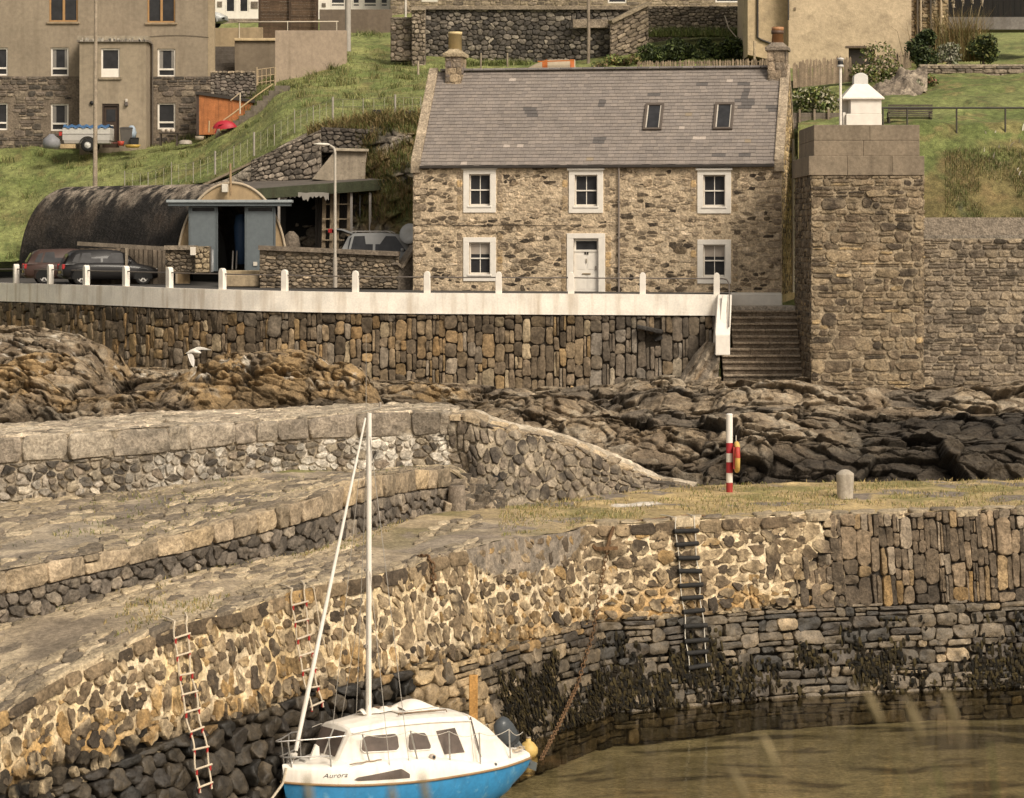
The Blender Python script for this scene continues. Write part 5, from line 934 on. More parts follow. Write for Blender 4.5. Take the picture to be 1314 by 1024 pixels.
def simple_window(parent, fr, o_, kind='white', y0=.07, cur=None):
    a, b, c_, d = o_; mb = MB(); t = .085; col = (1, 1, 1)
    for (u0, u1, z0, z1) in ((a, a + t, c_, d), (b - t, b, c_, d), (a + t, b - t, d - t, d), (a + t, b - t, c_, c_ + t)): mb.box((u0, y0, z0), (u1, y0 + .1, z1), (.36, .21, .09), fr=fr)
    if kind == 'white':
        zt_ = c_ + (d - c_) * .27; mb.box((a + t, y0 + .002, zt_ - .05), (b - t, y0 + .09, zt_ + .04), fr=fr)
    elif kind == 'panel': mb.box((a + t, y0 + .01, c_ + t), (b - t, y0 + .09, c_ + (d - c_) * .3), fr=fr)
    elif kind == 'brown': um = (a + b) / 2; mb.box((um - .06, y0 + .002, c_ + t), (um + .06, y0 + .09, d - t), (.36, .21, .09), fr=fr)
    w_ = mb.build('window', M['white_paint'] if kind != 'brown' else M['paint'], parent, bevel=.01)
    mb = MB(); mb.quad(fr(a + .03, y0 + .06, c_ + .03), fr(b - .03, y0 + .06, c_ + .03), fr(b - .03, y0 + .06, d - .03), fr(a + .03, y0 + .06, d - .03)); mb.build('pane', M['glass'], w_)
    if cur: mb = MB(); ww_ = (b - a) * .2; mb.box((a + t, y0 + .045, c_ + (d - c_) * .3), (a + t + ww_, y0 + .056, d - t), cur, fr=fr); mb.box((b - t - ww_ * .7, y0 + .045, c_ + (d - c_) * .3), (b - t, y0 + .056, d - t), cur, fr=fr); mb.build('curtain', M['paint'], w_)
    return w_
for k_ in ('m1', 'm2', 'g1', 'g2', 'l1', 'l2'): simple_window(gb, ident, gwin[k_], cur=(.22, .205, .185) if k_ in ('m1', 'm2', 'g1') else None)
for k_ in ('t1', 't2'): simple_window(gb, ident, gwin[k_], 'brown')
mb = MB()
for k_ in ('t1', 't2'): a, b, c_, d = gwin[k_]; mb.box((a - .1, -.1, c_ - .1), (b + .1, .05, c_ - .003), (.3, .23, .15), fr=ident); mb.build('sill', M['concrete'], gb, bevel=.01); mb = MB()
PD = GD - 1.5; pfr = lambda x, y, z: (x, PD + y, z); px0, px1, pzt = xat(102, PD), xat(187.5, PD), zat(54, PD); pw = (xat(129.5, PD), xat(153.5, PD), zat(99, PD), zat(62, PD)); pd = (xat(131, PD), xat(153, PD), ZB + .05, zat(133, PD))
mb = MB(); wall_with_holes(mb, pfr, px0, px1, ZB - .4, pzt, [pw, pd], (.30, .245, .175))
for x, s_ in ((px0, 1), (px1, -1)): q_ = [(x, PD, ZB - .4), (x, PD, pzt), (x, GD, pzt), (x, GD, ZB - .4)]; mb.quad(*(q_ if s_ > 0 else q_[::-1]), col=(.29, .235, .17))
for a, b, c_, d in (pw, pd):
    for pts in (((a, 0, c_), (a, .25, c_), (a, .25, d), (a, 0, d)), ((b, 0, c_), (b, 0, d), (b, .25, d), (b, .25, c_)), ((a, 0, d), (a, .25, d), (b, .25, d), (b, 0, d)), ((a, 0, c_), (b, 0, c_), (b, .25, c_), (a, .25, c_))): mb.quad(*[pfr(*p) for p in pts], col=HC)
pch = mb.build('porch', M['render'], gb)
mb = MB(); mb.box((xat(99, PD), PD - .12, pzt), (xat(190.5, PD), GD, pzt + .1), (.2, .17, .14)); mb.box((xat(99.5, PD), PD - .1, pzt + .1), (xat(190, PD), GD, pzt + .3), (.33, .28, .21)); rg = np.random.default_rng(2)
for i in range(46): x = px0 + (px1 - px0) * rg.random(); mb.box((x, PD - .125, pzt + .02), (x + rg.uniform(.03, .1), PD - .11, pzt + rg.uniform(.08, .22)), np.array((.5, .45, .38)) * rg.uniform(.5, 1.1))
mb.build('porch_roof', M['concrete'], pch, bevel=.01)
simple_window(gb, pfr, pw, 'panel'); mb = MB(); mb.box((pw[0] - .1, PD - .09, pw[2] - .12), (pw[1] + .1, PD + .05, pw[2] - .003), (.26, .21, .15)); mb.build('sill', M['concrete'], gb)
a, b, c_, d = pd; mb = MB(); mb.box((a, PD + .05, c_), (a + .09, PD + .2, d), (.045, .03, .022)); mb.box((b - .09, PD + .05, c_), (b, PD + .2, d), (.045, .03, .022)); mb.box((a + .09, PD + .05, d - .12), (b - .09, PD + .2, d), (.045, .03, .022)); mb.box((a + .09, PD + .12, c_), (b - .09, PD + .17, d - .12), (.055, .036, .025))
dd = mb.build('door', M['paint'], gb, bevel=.01); mb = MB(); zc = c_ + (d - c_) * .6; mb.box((a + .2, PD + .10, zc), (b - .2, PD + .118, d - .28), (.25, .24, .24)); mb.build('pane', M['glass'], dd); mb = MB(); mb.box((a + .3, PD + .09, zc - .25), (b - .3, PD + .118, zc - .19), (.55, .5, .42)); mb.build('letter_plate', M['paint'], dd)
mb = MB(); mb.lathe([(0, .1), (.1, .1), (.1, 0), (0, 0)], (xat(118, PD), PD, zat(132, PD)), 14, (.02, .018, .016), axis=(0, -1, 0)); mb.build('vent', M['paint'], gb)
mb = MB(); mb.box((xat(161, PD), PD - .12, zat(131, PD)), (xat(164, PD), PD, zat(127, PD)), (.55, .5, .43)); mb.box((xat(160.5, PD), PD - .16, zat(136, PD)), (xat(164.5, PD), PD, zat(131.5, PD)), (.12, .1, .09)); mb.build('wall_lamp', M['paint'], gb, bevel=.02)
mb = MB(); mb.tube([(px1 + .12, GD - .1, pzt), (px1 + .12, GD - .1, ZB)], .05, 7, (.09, .075, .06)); mb.build('downpipe', M['paint'], gb)
mb = MB(); mb.tube([(xat(190 + t, GD), GD - .03, zat(46 - .02 * t + .003 * (t - 30)**2 * .5, GD)) for t in range(0, 84, 6)], .012, 4, (.1, .08, .06)); mb.build('cable', M['paint'], gb)
mb = MB(); zt_ = zat(-90, GD); q_ = [(gx0 - .3, GD - .3, zt_), (gx1 + .3, GD - .3, zt_), (gx1 + .3, GD + 4.5, zt_ + 3.5), (gx0 - .3, GD + 4.5, zt_ + 3.5)]; mb.prism(q_, (0, 0, .2), (.13, .115, .11)); q_ = [(gx0 - .3, GD + 4.5, zt_ + 3.5), (gx1 + .3, GD + 4.5, zt_ + 3.5), (gx1 + .3, GD + 9.3, zt_), (gx0 - .3, GD + 9.3, zt_)]; mb.prism(q_, (0, 0, .2), (.13, .115, .11)); mb.build('roof', M['slate'], gb)
# telegraph pole in front
mb = MB(); a = at(122, 243, 123); mb.tube([a, at(122.5, 100, 123), at(123, -40, 123)], [.11, .09, .07], 9, (.33, .27, .2)); o = mb.build('telegraph_pole', M['wood']); tag(o, 'tall slim wooden pole on the slope in front of the harled porch', 'pole')
# trailer
tr = thing('trailer', 'silver box trailer covered with a blue tarpaulin outside the harled porch', 'trailer', at(108, 190, 130.5)); TDp = 130.5; fx = lambda p_: xat(p_, TDp); fz = lambda p_: zat(p_, TDp)
mb = MB(); mb.box((fx(82), TDp, fz(184)), (fx(140), TDp + 1.4, fz(180)), (.3, .28, .25)); mb.box((fx(80), TDp, fz(180)), (fx(141), TDp + 1.4, fz(172)), (.42, .40, .37)); mb.box((fx(80), TDp + .01, fz(171.7)), (fx(141), TDp + 1.39, fz(164)), (.48, .46, .42)); mb.box((fx(79.6), TDp - .02, fz(172.3)), (fx(141.4), TDp, fz(171.4)), (.3, .28, .26)); mb.build('body', M['paint'], tr, bevel=.02)
mb = MB(); n_ = 24; g_ = [[(fx(81) + (fx(140) - fx(81)) * i / (n_ - 1), TDp - .03 + 1.46 * j / 6, fz(164.5) + .16 + .10 * math.sin(i * 1.7 + j) * .5 + (-.14 if j in (0, 6) else 0)) for i in range(n_)] for j in range(7)]; mb.loft(g_, close=False, col=(.05, .12, .24)); mb.build('tarpaulin', M['paint'], tr)
wl = None
for y in (TDp - .12, TDp + 1.36):
    mb = MB(); mb.lathe([(.17, .0), (.31, .0), (.34, .04), (.34, .14), (.31, .18), (.17, .18)], (fx(113), y, fz(186)), 22, (.02, .02, .02), axis=(0, 1, 0)); w_ = mb.build('wheel', M['rubber'], tr); mb = MB(); mb.lathe([(0, .03), (.07, .02), (.09, .05), (.17, .02), (.17, .1), (0, .1)], (fx(113), y, fz(186)), 18, (.62, .6, .56), axis=(0, 1, 0)); mb.build('rim', M['paint'], w_)
mb = MB(); mb.loft([[(fx(113) + r_ * math.cos(t), TDp - .16 + d_, fz(186) + r_ * math.sin(t)) for t in np.linspace(.1, math.pi - .1, 12)] for r_, d_ in ((.38, .2), (.42, .0), (.42, .2))], close=False, col=(.06, .055, .05)); mb.build('mudguard', M['paint'], tr)
mb = MB(); mb.box((fx(75.5), TDp + .05, fz(174)), (fx(79.5), TDp + .3, fz(169)), (.42, .04, .03)); mb.build('tail_light', M['paint'], tr)
mb = MB(); mb.tube([(fx(140), TDp + .7, fz(183)), (fx(153), TDp + .7, fz(183)), (fx(156), TDp + .7, fz(187))], .03, 6, (.14, .05, .04)); mb.build('drawbar', M['paint'], tr)
mb = MB(); mb.box((fx(78), TDp - .25, fz(190.5)), (fx(97), TDp + .1, fz(185)), (.42, .31, .18)); o = mb.build('wooden_plank_block', M['wood'], bevel=.01); tag(o, 'pale wooden block lying below the trailer tail', 'timber')
mb = MB(); mb.lathe([(.0, 0), (.36, .02), (.44, .22), (.40, .46), (.2, .62), (.1, .72), (0, .7)], at(66, 191, 130), 9, (.2, .2, .21)); o = mb.build('rubbish_bag', M['paint']); tag(o, 'grey stuffed bag dumped behind the trailer at the left edge', 'bag')
def bin_(label, px, py0, py1, w_, D, col):
    a = at(px, py1, D); h_ = zat(py0, D) - a[2]; t = thing('wheelie_bin', label, 'bin', a); mb = MB(); mb.hexa([(a[0] - w_ * .42, D, a[2]), (a[0] + w_ * .42, D, a[2]), (a[0] + w_ * .42, D + w_ * .8, a[2]), (a[0] - w_ * .42, D + w_ * .8, a[2]), (a[0] - w_ * .5, D - .05, a[2] + h_ * .86), (a[0] + w_ * .5, D - .05, a[2] + h_ * .86), (a[0] + w_ * .5, D + w_, a[2] + h_ * .86), (a[0] - w_ * .5, D + w_, a[2] + h_ * .86)], col); mb.build('body', M['paint'], t, bevel=.03)
    mb = MB(); z_ = a[2] + h_ * .86; mb.hexa([(a[0] - w_ * .53, D - .08, z_ + .002), (a[0] + w_ * .53, D - .08, z_ + .002), (a[0] + w_ * .53, D + w_ + .03, z_ + .002), (a[0] - w_ * .53, D + w_ + .03, z_ + .002), (a[0] - w_ * .5, D - .02, z_ + h_ * .08), (a[0] + w_ * .5, D - .02, z_ + h_ * .08), (a[0] + w_ * .48, D + w_, z_ + h_ * .14), (a[0] - w_ * .48, D + w_, z_ + h_ * .14)], np.array(col) * .6); mb.build('lid', M['paint'], t, bevel=.02)
bin_('grey lidded bin standing right of the brown door', 162, 162, 186, .62, 131, (.10, .09, .08)); bin_('small black bin beside the grey bin at the porch corner', 172, 176, 187, .4, 130.8, (.03, .03, .03))
mb = MB(); mb.lathe([(0, 0), (.2, .02), (.24, .25), (.17, .5), (.1, .6), (0, .62)], at(169, 177, 131.2), 9, (.30, .36, .42)); o = mb.build('plastic_sack', M['paint']); tag(o, 'pale blue sack propped on the black bin', 'sack')
def clutter(name, label, cat, px, py, D, prof, col, n=12, m='paint'): mb = MB(); mb.lathe(prof, at(px, py, D), n, col); o = mb.build(name, M[m]); tag(o, label, cat); return o
clutter('flower_pot', 'red plant pot on the grass by the bins', 'plant pot', 155, 187, 130, [(0, 0), (.12, 0), (.17, .22), (.14, .22), (0, .18)], (.35, .05, .03)); clutter('basin', 'flat yellow basin on the ground right of the bins', 'basin', 170, 189.5, 130, [(0, 0), (.3, 0), (.4, .14), (.36, .14), (0, .06)], (.5, .33, .08)); clutter('upturned_tub', 'upturned white tub on the grass right of the lower window', 'tub', 238, 185, 130.5, [(.34, 0), (.30, .16), (.16, .2), (0, .2)], (.33, .29, .24))
clutter('garden_tub', 'cream round tub by the corner of the orange shed', 'tub', 256, 180, 130, [(0, 0), (.2, 0), (.23, .2), (.2, .2), (0, .15)], (.36, .3, .22)); clutter('garden_gnome', 'small white garden figure beside the red barrow', 'garden ornament', 280, 175, 129.6, [(0, 0), (.12, .02), (.13, .18), (.07, .28), (.09, .36), (.05, .46), (0, .5)], (.6, .53, .42))
t = thing('garden_table', 'small dark table with pots under the lower window', 'table', at(214, 187, 130.8)); mb = MB(); a = at(204, 170, 130.8); b = at(229, 170, 130.8); mb.box((a[0], 130.6, a[2] - .05), (b[0], 131.2, a[2]), (.07, .055, .045)); mb.build('tabletop', M['wood'], t)
for x in (a[0] + .05, b[0] - .1):
    for y in (130.63, 131.1): mb = MB(); mb.box((x, y, zat(187, 130.8)), (x + .05, y + .05, a[2] - .05), (.07, .055, .045)); mb.build('leg', M['wood'], t)
for i, p_ in enumerate((209, 216, 222)): o = clutter('plant_pot', ('pale pot at the left end of the small dark table', 'middle pale pot on the small dark table', 'pale pot at the right end of the small dark table')[i], 'plant pot', p_, 170, 130.9, [(0, 0), (.08, 0), (.11, .17), (.09, .17), (0, .12)], (.5, .43, .35))
# orange shed, steps and handrails
sh = thing('garden_shed', 'orange boarded lean-to shed with a sloping dark roof beside the steps', 'shed', at(288, 172, 131)); SD = 131.0; q_ = [(xat(255, SD), zat(173, SD)), (xat(324, SD), zat(150, SD) - .8), (xat(324, SD), zat(131, SD)), (xat(255, SD), zat(121, SD))]
mb = MB(); mb.prism([(x, SD, z) for x, z in q_], (0, 1.8, 0), (.40, .15, .055)); mb.build('wall', M['wood'], sh)
mb = MB(); mb.prism([(xat(251, SD), SD - .1, zat(121, SD)), (xat(327, SD), SD - .1, zat(132, SD)), (xat(327, SD), SD - .1, zat(128, SD)), (xat(251, SD), SD - .1, zat(117, SD))], (0, 2, 0), (.045, .038, .032)); mb.build('roof', M['paint'], sh); mb = MB(); mb.box((xat(252, SD), SD - .02, zat(173, SD)), (xat(255.5, SD), SD + .05, zat(121, SD)), (.07, .05, .04)); mb.build('corner_post', M['wood'], sh)
st = thing('garden_steps', 'narrow concrete garden steps with wooden handrail climbing past the orange shed', 'steps', at(310, 165, 129.5)); ns = 11
for i in range(ns): f_ = i / (ns - 1); a = at(284 + 76 * f_, 174 - 64 * f_, 129.3 + .5 * f_); mb = MB(); mb.box((a[0] - .28, a[1] - .1, a[2] - .5), (a[0] + .42, a[1] + 1.0, a[2]), (.16, .135, .105)); mb.build('step', M['concrete'], st, bevel=.015)
hr = [(272, 165, 129), (300, 145, 129.1), (330, 122, 129.2), (350, 108, 129.3)]; mb = MB(); mb.tube([at(*p) for p in hr], .035, 6, (.45, .34, .2)); mb.tube([at(268, 170, 129), at(268.5, 155, 129)], .035, 6, (.45, .34, .2)); mb.build('handrail', M['paint'], st)
for p_, y0, y1 in ((308, 146, 119),): mb = MB(); mb.tube([at(p_, y0, 129.1), at(p_, y1, 129.1)], .04, 6, (.5, .42, .32)); mb.build('rail_post', M['paint'], st)
mb = MB(); mb.tube([at(296, 129, 129.4), at(308, 119, 129.4)], .03, 6, (.5, .4, .28)); mb.build('rail_stub', M['paint'], st)
wb = thing('wheelbarrow', 'upturned red wheelbarrow leaning at the foot of the garden steps', 'wheelbarrow', at(288, 172, 129)); mb = MB(); mb.loft([[(at(288, 166, 128.8) + np.array([r_ * math.cos(t) * 1.25, y, r_ * .95 * math.sin(t)])) for t in np.linspace(.25, math.pi - .1, 14)] for r_, y in ((.02, -.12), (.38, -.1), (.47, .15), (.47, .4))], close=False, col=(.38, .02, .035)); mb.build('tray', M['paint'], wb); mb = MB(); mb.tube([at(276, 171, 128.7), at(280, 160, 128.6), at(298, 158, 128.9)], .03, 6, (.35, .02, .03)); mb.build('handle', M['paint'], wb)
# walls behind the grass: garden stone wall, retaining slabs, fence
def slab_wall(name, label, corners, thick, col, m='concrete', coping=None, cat='wall'):
    mb = MB(); P = [np.array(c_) for c_ in corners]; mb.prism(P, (0, thick, 0), col); 
    if coping is not None: a, b = P[-1], P[-2]; mb.beam(a + np.array([0, thick / 2 - .05, .05]), b + np.array([0, thick / 2 - .05, .05]), thick + .2, .14, col=coping)
    o = mb.build(name, M[m], bevel=.02); tag(o, label, cat); return o
slab_wall('retaining_wall', 'large stained beige rendered retaining wall above the grass slope', [at(353, 112, 134.5), at(445, 84, 137.5), at(445, 39, 137.5), at(353, 39, 134.5)], .3, (.30, .235, .175), 'render')
slab_wall('lower_retaining_wall', 'smaller brown retaining wall with a cream coping behind the garden gate', [at(301, 96, 138.5), at(357, 110, 138.5), at(357, 52, 138.5), at(301, 52, 138.5)], .3, (.20, .16, .115), 'render', (.58, .45, .27))
slab_wall('yard_wall', 'tan rendered yard wall below the parked pale car', [at(272, 62, 144), at(337, 62, 144), at(337, 35, 144), at(272, 36, 144)], .3, (.36, .275, .17), 'render')
slab_wall('boundary_wall', 'dull brown rendered wall at the top of the grass beside the grey pole', [at(410, 70, 150), at(503, 64, 150), at(503, 12, 150), at(410, 12, 150)], .3, (.155, .12, .09), 'render')
ys = thing('yard_steps', 'dark concrete steps between the harled house and the brown retaining wall', 'steps', at(289, 92, 140))
for i in range(7): mb = MB(); a = at(276, 92 - i * 5.2, 139.2 + i * .32); b = at(301, 92 - i * 5.2, 139.2 + i * .32); mb.box((a[0], a[1], a[2] - .5), (b[0], a[1] + .5, a[2] + .05), (.1, .085, .07)); mb.build('step', M['concrete'], ys, bevel=.012)
fn = thing('board_fence', 'tall dark brown horizontal board fence above the stained retaining wall', 'fence', at(370, 40, 146)); rg = np.random.default_rng(5)
for a_, b_, t_, bt, D in ((333, 372, -14, 50, 146), (372, 408, -8, 48, 146.3)):
    mb = MB(); n_ = 16; za, zb_ = zat(bt, D), zat(t_, D)
    for i in range(n_): mb.box((xat(a_, D), D + .012 * (i % 2), za + (zb_ - za) * i / n_), (xat(b_, D), D + .04, za + (zb_ - za) * (i + .97) / n_), np.array((.105, .068, .042)) * rg.uniform(.75, 1.2))
    mb.build('board_panel', M['wood'], fn)
for p_ in (333, 372, 407): mb = MB(); mb.box((xat(p_, 145.9) - .06, 145.85, zat(52, 146)), (xat(p_, 145.9) + .06, 145.98, zat(-14, 146)), (.07, .046, .03)); mb.build('post', M['wood'], fn)
rl = thing('pipe_railing', 'pale pipe railing running above the stained retaining wall', 'railing', at(390, 40, 135.5)); mb = MB(); mb.tube([at(305, 28.5, 137.8), at(353, 28, 134.8), at(434, 27.5, 137.4)], .03, 6, (.55, .48, .38)); mb.build('rail', M['paint'], rl)
for p_, D in ((307, 138.6), (369, 135.1), (432, 137.2)): mb = MB(); mb.tube([at(p_, 28, D), at(p_, 40 if p_ > 340 else 52, D)], .028, 6, (.5, .44, .35)); mb.build('post', M['paint'], rl)
gt_ = thing('metal_gate', 'small rusty barred gate at the top of the garden steps', 'gate', at(341, 108, 132)); GDt = 132; mb = MB()
for p_ in (331, 336, 341.5, 347, 352): mb.tube([at(p_, 109 - (p_ - 331) * .1, GDt), at(p_, 89 - (p_ - 331) * .15, GDt)], .022, 5, (.4, .3, .19))
for y_ in (106, 98, 89): mb.tube([at(330, y_ + .5, GDt), at(352, y_ - 2.5, GDt)], .024, 5, (.42, .32, .2))
mb.build('bars', M['paint'], gt_)
for p_ in (329.5, 353): mb = MB(); mb.tube([at(p_, 110, GDt), at(p_, 86, GDt)], .04, 6, (.36, .28, .18)); mb.build('gate_post', M['paint'], gt_)
mb = MB(); S_ = flat((xat(270, 132.8), 132.8), (xat(328, 132.8), 132.8), zat(125, 132.8), zat(93, 132.8), 30); wall_stones(mb, S_, lay_voronoi(0, S_.W, 0, S_.Vh, .26, .16, seed=311, var=.5), [(.17, .14, .115), (.11, .095, .078), (.26, .22, .175)], [4, 3, 2], mort=(.12, .1, .08), seed=312, gap=.015, prot=.05, nu=40, nv=14); mb.box((S_.A[0][0], 132.82, zat(125, 132.8)), (S_.A[-1][0], 133.2, zat(93, 132.8) - .03), (.15, .12, .1)); cp = flat((S_.A[0][0], 132.75), (S_.A[-1][0], 132.75), zat(94.5, 132.8), zat(90.5, 132.8), 30); wall_stones(mb, cp, lay_course(0, cp.W, 0, cp.Vh, (.15, .16), (.2, .4), seed=7, split=0), [(.33, .26, .18), (.27, .22, .16)], [1, 1], seed=8, prot=.05, back=.3); o = mb.build('rubble_garden_wall', M['stone_far']); tag(o, 'grey rubble garden wall with pale cope between harled house and gate', 'wall')
mb = MB(); mb.tube([at(446.5, 66, 140), at(446.5, -60, 140)], [.16, .14], 12, (.36, .33, .29)); o = mb.build('lighting_column', M['paint']); tag(o, 'thick grey column at the right end of the stained retaining wall', 'pole')
mb = MB(); mb.tube([at(520.5, 22, 141.5), at(520.5, -20, 141.5)], .055, 8, (.62, .57, .5)); o = mb.build('white_pole', M['paint']); tag(o, 'slender white pole left of the tall stone pier of the dark rubble wall', 'pole')
# big rubble garden wall behind the cottage, with piers and buttress
def rub(name, label, p0, p1, yb0, yt0, D0, D1, cols, w, sz, seed, yb1=None, yt1=None, cope=(.26, .21, .155), mort=(.10, .085, .068), thick=.5, gap=.018):
    mb = MB(); n_ = 60; t = np.linspace(0, 1, n_); Dd = D0 + (D1 - D0) * t; pp = p0 + (p1 - p0) * t; yb = yb0 + ((yb1 if yb1 is not None else yb0) - yb0) * t; yt = yt0 + ((yt1 if yt1 is not None else yt0) - yt0) * t
    A_ = np.stack([(pp - CX) / F * Dd, Dd, H - (yb - HY) / F * Dd], -1); B_ = np.stack([(pp - CX) / F * Dd, Dd, H - (yt - HY) / F * Dd], -1); S_ = Ruled(A_, B_); wall_stones(mb, S_, lay_voronoi(0, S_.W, 0, S_.Vh, *sz, seed=seed, var=.6), cols, w, mort=mort, seed=seed + 1, gap=gap, prot=.06, back=.08, rough=.03, nu=150, nv=40)
    if cope is not None: mb.beam(B_[0] + np.array([0, thick / 2 - .12, .07]), B_[-1] + np.array([0, thick / 2 - .12, .07]), thick + .16, .18, col=cope)
    mb.prism([A_[0] + np.array([0, .08, 0]), A_[-1] + np.array([0, .08, 0]), B_[-1] + np.array([0, .08, -.01]), B_[0] + np.array([0, .08, -.01])], (0, thick, 0), (.13, .11, .09)); o = mb.build(name, M['stone_far']); tag(o, label, 'wall'); return o
GW = [(.085, .075, .064), (.14, .12, .098), (.21, .18, .145), (.30, .26, .205), (.06, .053, .046)]
rub('rubble_garden_wall', 'long dark rubble garden wall behind the cottage roof', 531, 806, 92, 12, 140, 138, GW, [4, 3, 3, 1.4, 2], (.34, .24), 321)
rub('rubble_garden_wall', 'tan rubble garden wall set back above the hedge', 826, 972, 60, 8, 142, 141, [(.22, .18, .135), (.15, .125, .095), (.28, .23, .165)], [3, 2, 2], (.32, .18), 331, cope=None, mort=(.18, .145, .105))
rub('wall_buttress', 'sloping tan end of the rubble wall beside the hedge', 783, 832, 84, 30, 137.2, 137.8, [(.25, .2, .145), (.18, .145, .11), (.31, .25, .18)], [3, 2, 2], (.5, .2), 341, yb1=66, yt1=6, cope=(.29, .235, .165), mort=(.2, .16, .12))
mb = MB(); mb.box((xat(735, 138), 137.9, zat(36, 138)), (xat(780, 138), 138.1, zat(25, 138)), (.26, .21, .155)); o = mb.build('lintel_stone', M['stone'], bevel=.02); tag(o, 'long pale lintel stone set in the dark rubble wall', 'lintel')
rub('gate_pier', 'tall narrow stone pier at the left end of the dark rubble wall', 528, 546, 86, 13, 137.4, 137.4, [(.24, .195, .145), (.17, .14, .105), (.32, .265, .2)], [3, 2, 1], (.3, .22), 351, cope=(.3, .245, .18), mort=(.18, .145, .11), thick=.7)
rub('wall_stub', 'weathered stone stub wall left of the tall stone pier', 501, 528, 78, 22, 138.2, 138, [(.2, .165, .125), (.15, .125, .1), (.25, .2, .155)], [3, 2, 1], (.4, .3), 361, cope=None, mort=(.22, .175, .13), thick=.8)
mb = MB(); mb.tube([at(755, 82, 136.8), at(755.5, 40, 136.8), at(754.5, -20, 136.8)], .085, 9, (.26, .21, .16)); o = mb.build('washing_pole', M['wood']); tag(o, 'slim weathered pole in front of the dark rubble wall', 'pole')
for p_, l_ in ((617, 'short pale stake by the left half of the cottage ridge'), (651, 'thin stake just right of the short pale stake')):
    mb = MB(); mb.tube([at(p_, 95, 136), at(p_, 68, 136)], .05, 6, (.27, .22, .16)); o = mb.build('stake', M['wood']); tag(o, l_, 'stake')
mb = MB(); mb.tube([at(537, 125, 134), at(536.5, 78, 134)], .06, 6, (.35, .29, .21)); o = mb.build('stake', M['wood']); tag(o, 'leaning wooden stake on the grass left of the cottage chimney', 'stake')
bo = thing('upturned_dinghy', 'upturned dinghy with orange stripes lying behind the cottage ridge', 'dinghy', at(705, 92, 134)); mb = MB(); rings = []
for f_ in np.linspace(0, 1, 9): x = xat(672 + 66 * f_, 134); r_ = .62 * min(1, f_ * 2.2)**.7 + .02; zb_ = zat(92, 134); rings.append([(x, 134 - r_ * .8 * math.cos(t), zb_ + r_ * .95 * math.sin(t)) for t in np.linspace(0, math.pi, 10)])
mb.loft(rings, close=False, col=(.38, .31, .22)); mb.quad(*rings[-1], col=(.3, .2, .12)); mb.build('hull', M['paint'], bo)
for a_, b_ in ((.36, .46), (.9, .98)):
    mb = MB(); rings = []
    for f_ in (a_, b_): x = xat(672 + 66 * f_, 134); r_ = .62 * min(1, f_ * 2.2)**.7 + .035; rings.append([(x, 134 - r_ * .8 * math.cos(t), zat(92, 134) + r_ * .95 * math.sin(t)) for t in np.linspace(.1, math.pi - .1, 10)])
    mb.loft(rings, close=False, col=(.42, .12, .03)); mb.build('stripe', M['paint'], bo)
mb = MB(); mb.beam(at(690, 79, 133.3), at(737, 77.5, 133.3), .03, .06, col=(.42, .13, .03)); mb.build('rubbing_strake', M['paint'], bo)
# hedge
def hedge(name, label, rows, n, size, cols, seed, cat='hedge'):
    t = thing(name, label, cat, rows[0][0] if False else tuple(at(*rows[len(rows) // 2][:3]))); mb = MB()
    for i, (px_, py_, D_h, rx, rz) in enumerate(rows): leaves(mb, at(px_, py_, D_h), (rx, .9, rz), n, size, cols, seed + i, 8)
    mb.build('foliage', M['leaf'], t); mb = MB()
    for px_, py_, D_h, rx, rz in rows: c_ = at(px_, py_, D_h); mb.tube([c_ + np.array([0, 0, -rz - .3]), c_], [.05, .02], 5, (.08, .06, .04))
    mb.build('stem', M['wood'], t)
hedge('hedge', 'thick ragged green hedge behind the right part of the cottage roof', [(838, 72, 135, 1.0, .75), (868, 66, 135.5, 1.1, .85), (900, 66, 135.5, 1.15, .85), (930, 68, 135.5, 1.1, .8), (952, 68, 135, 1.0, .8)], 2600, .1, DG + [(.1, .13, .035), (.06, .08, .025)], 401)
hedge('bramble', 'pale green and tan brambles left of the hedge', [(790, 80, 134.5, .8, .45), (815, 80, 134.3, .8, .5), (770, 84, 134.3, .6, .35)], 1100, .09, LG + [(.25, .19, .09), (.2, .13, .08)], 411, 'brambles')
mb = MB(); rg = np.random.default_rng(17); P = np.concatenate([at(p_, 89, 137.2)[None] + rg.normal(size=(120, 3)) * np.array([.3, .15, .02]) for p_ in range(590, 680, 8)] + [at(p_, 47, 139)[None] + rg.normal(size=(120, 3)) * np.array([.5, .3, .02]) for p_ in range(835, 960, 8)] + [at(472, 52, 148)[None] + rg.normal(size=(500, 3)) * np.array([.5, .3, .03])]); blades(mb, P, np.tile((0, 0, 1), (len(P), 1)), .45, .02, [(.1, .13, .035), (.15, .18, .05), (.2, .2, .08)], seed=9); o = mb.build('rough_grass', M['leaf']); tag(o, 'tufts of rough grass along the foot of the garden walls', 'grass', kind='stuff')
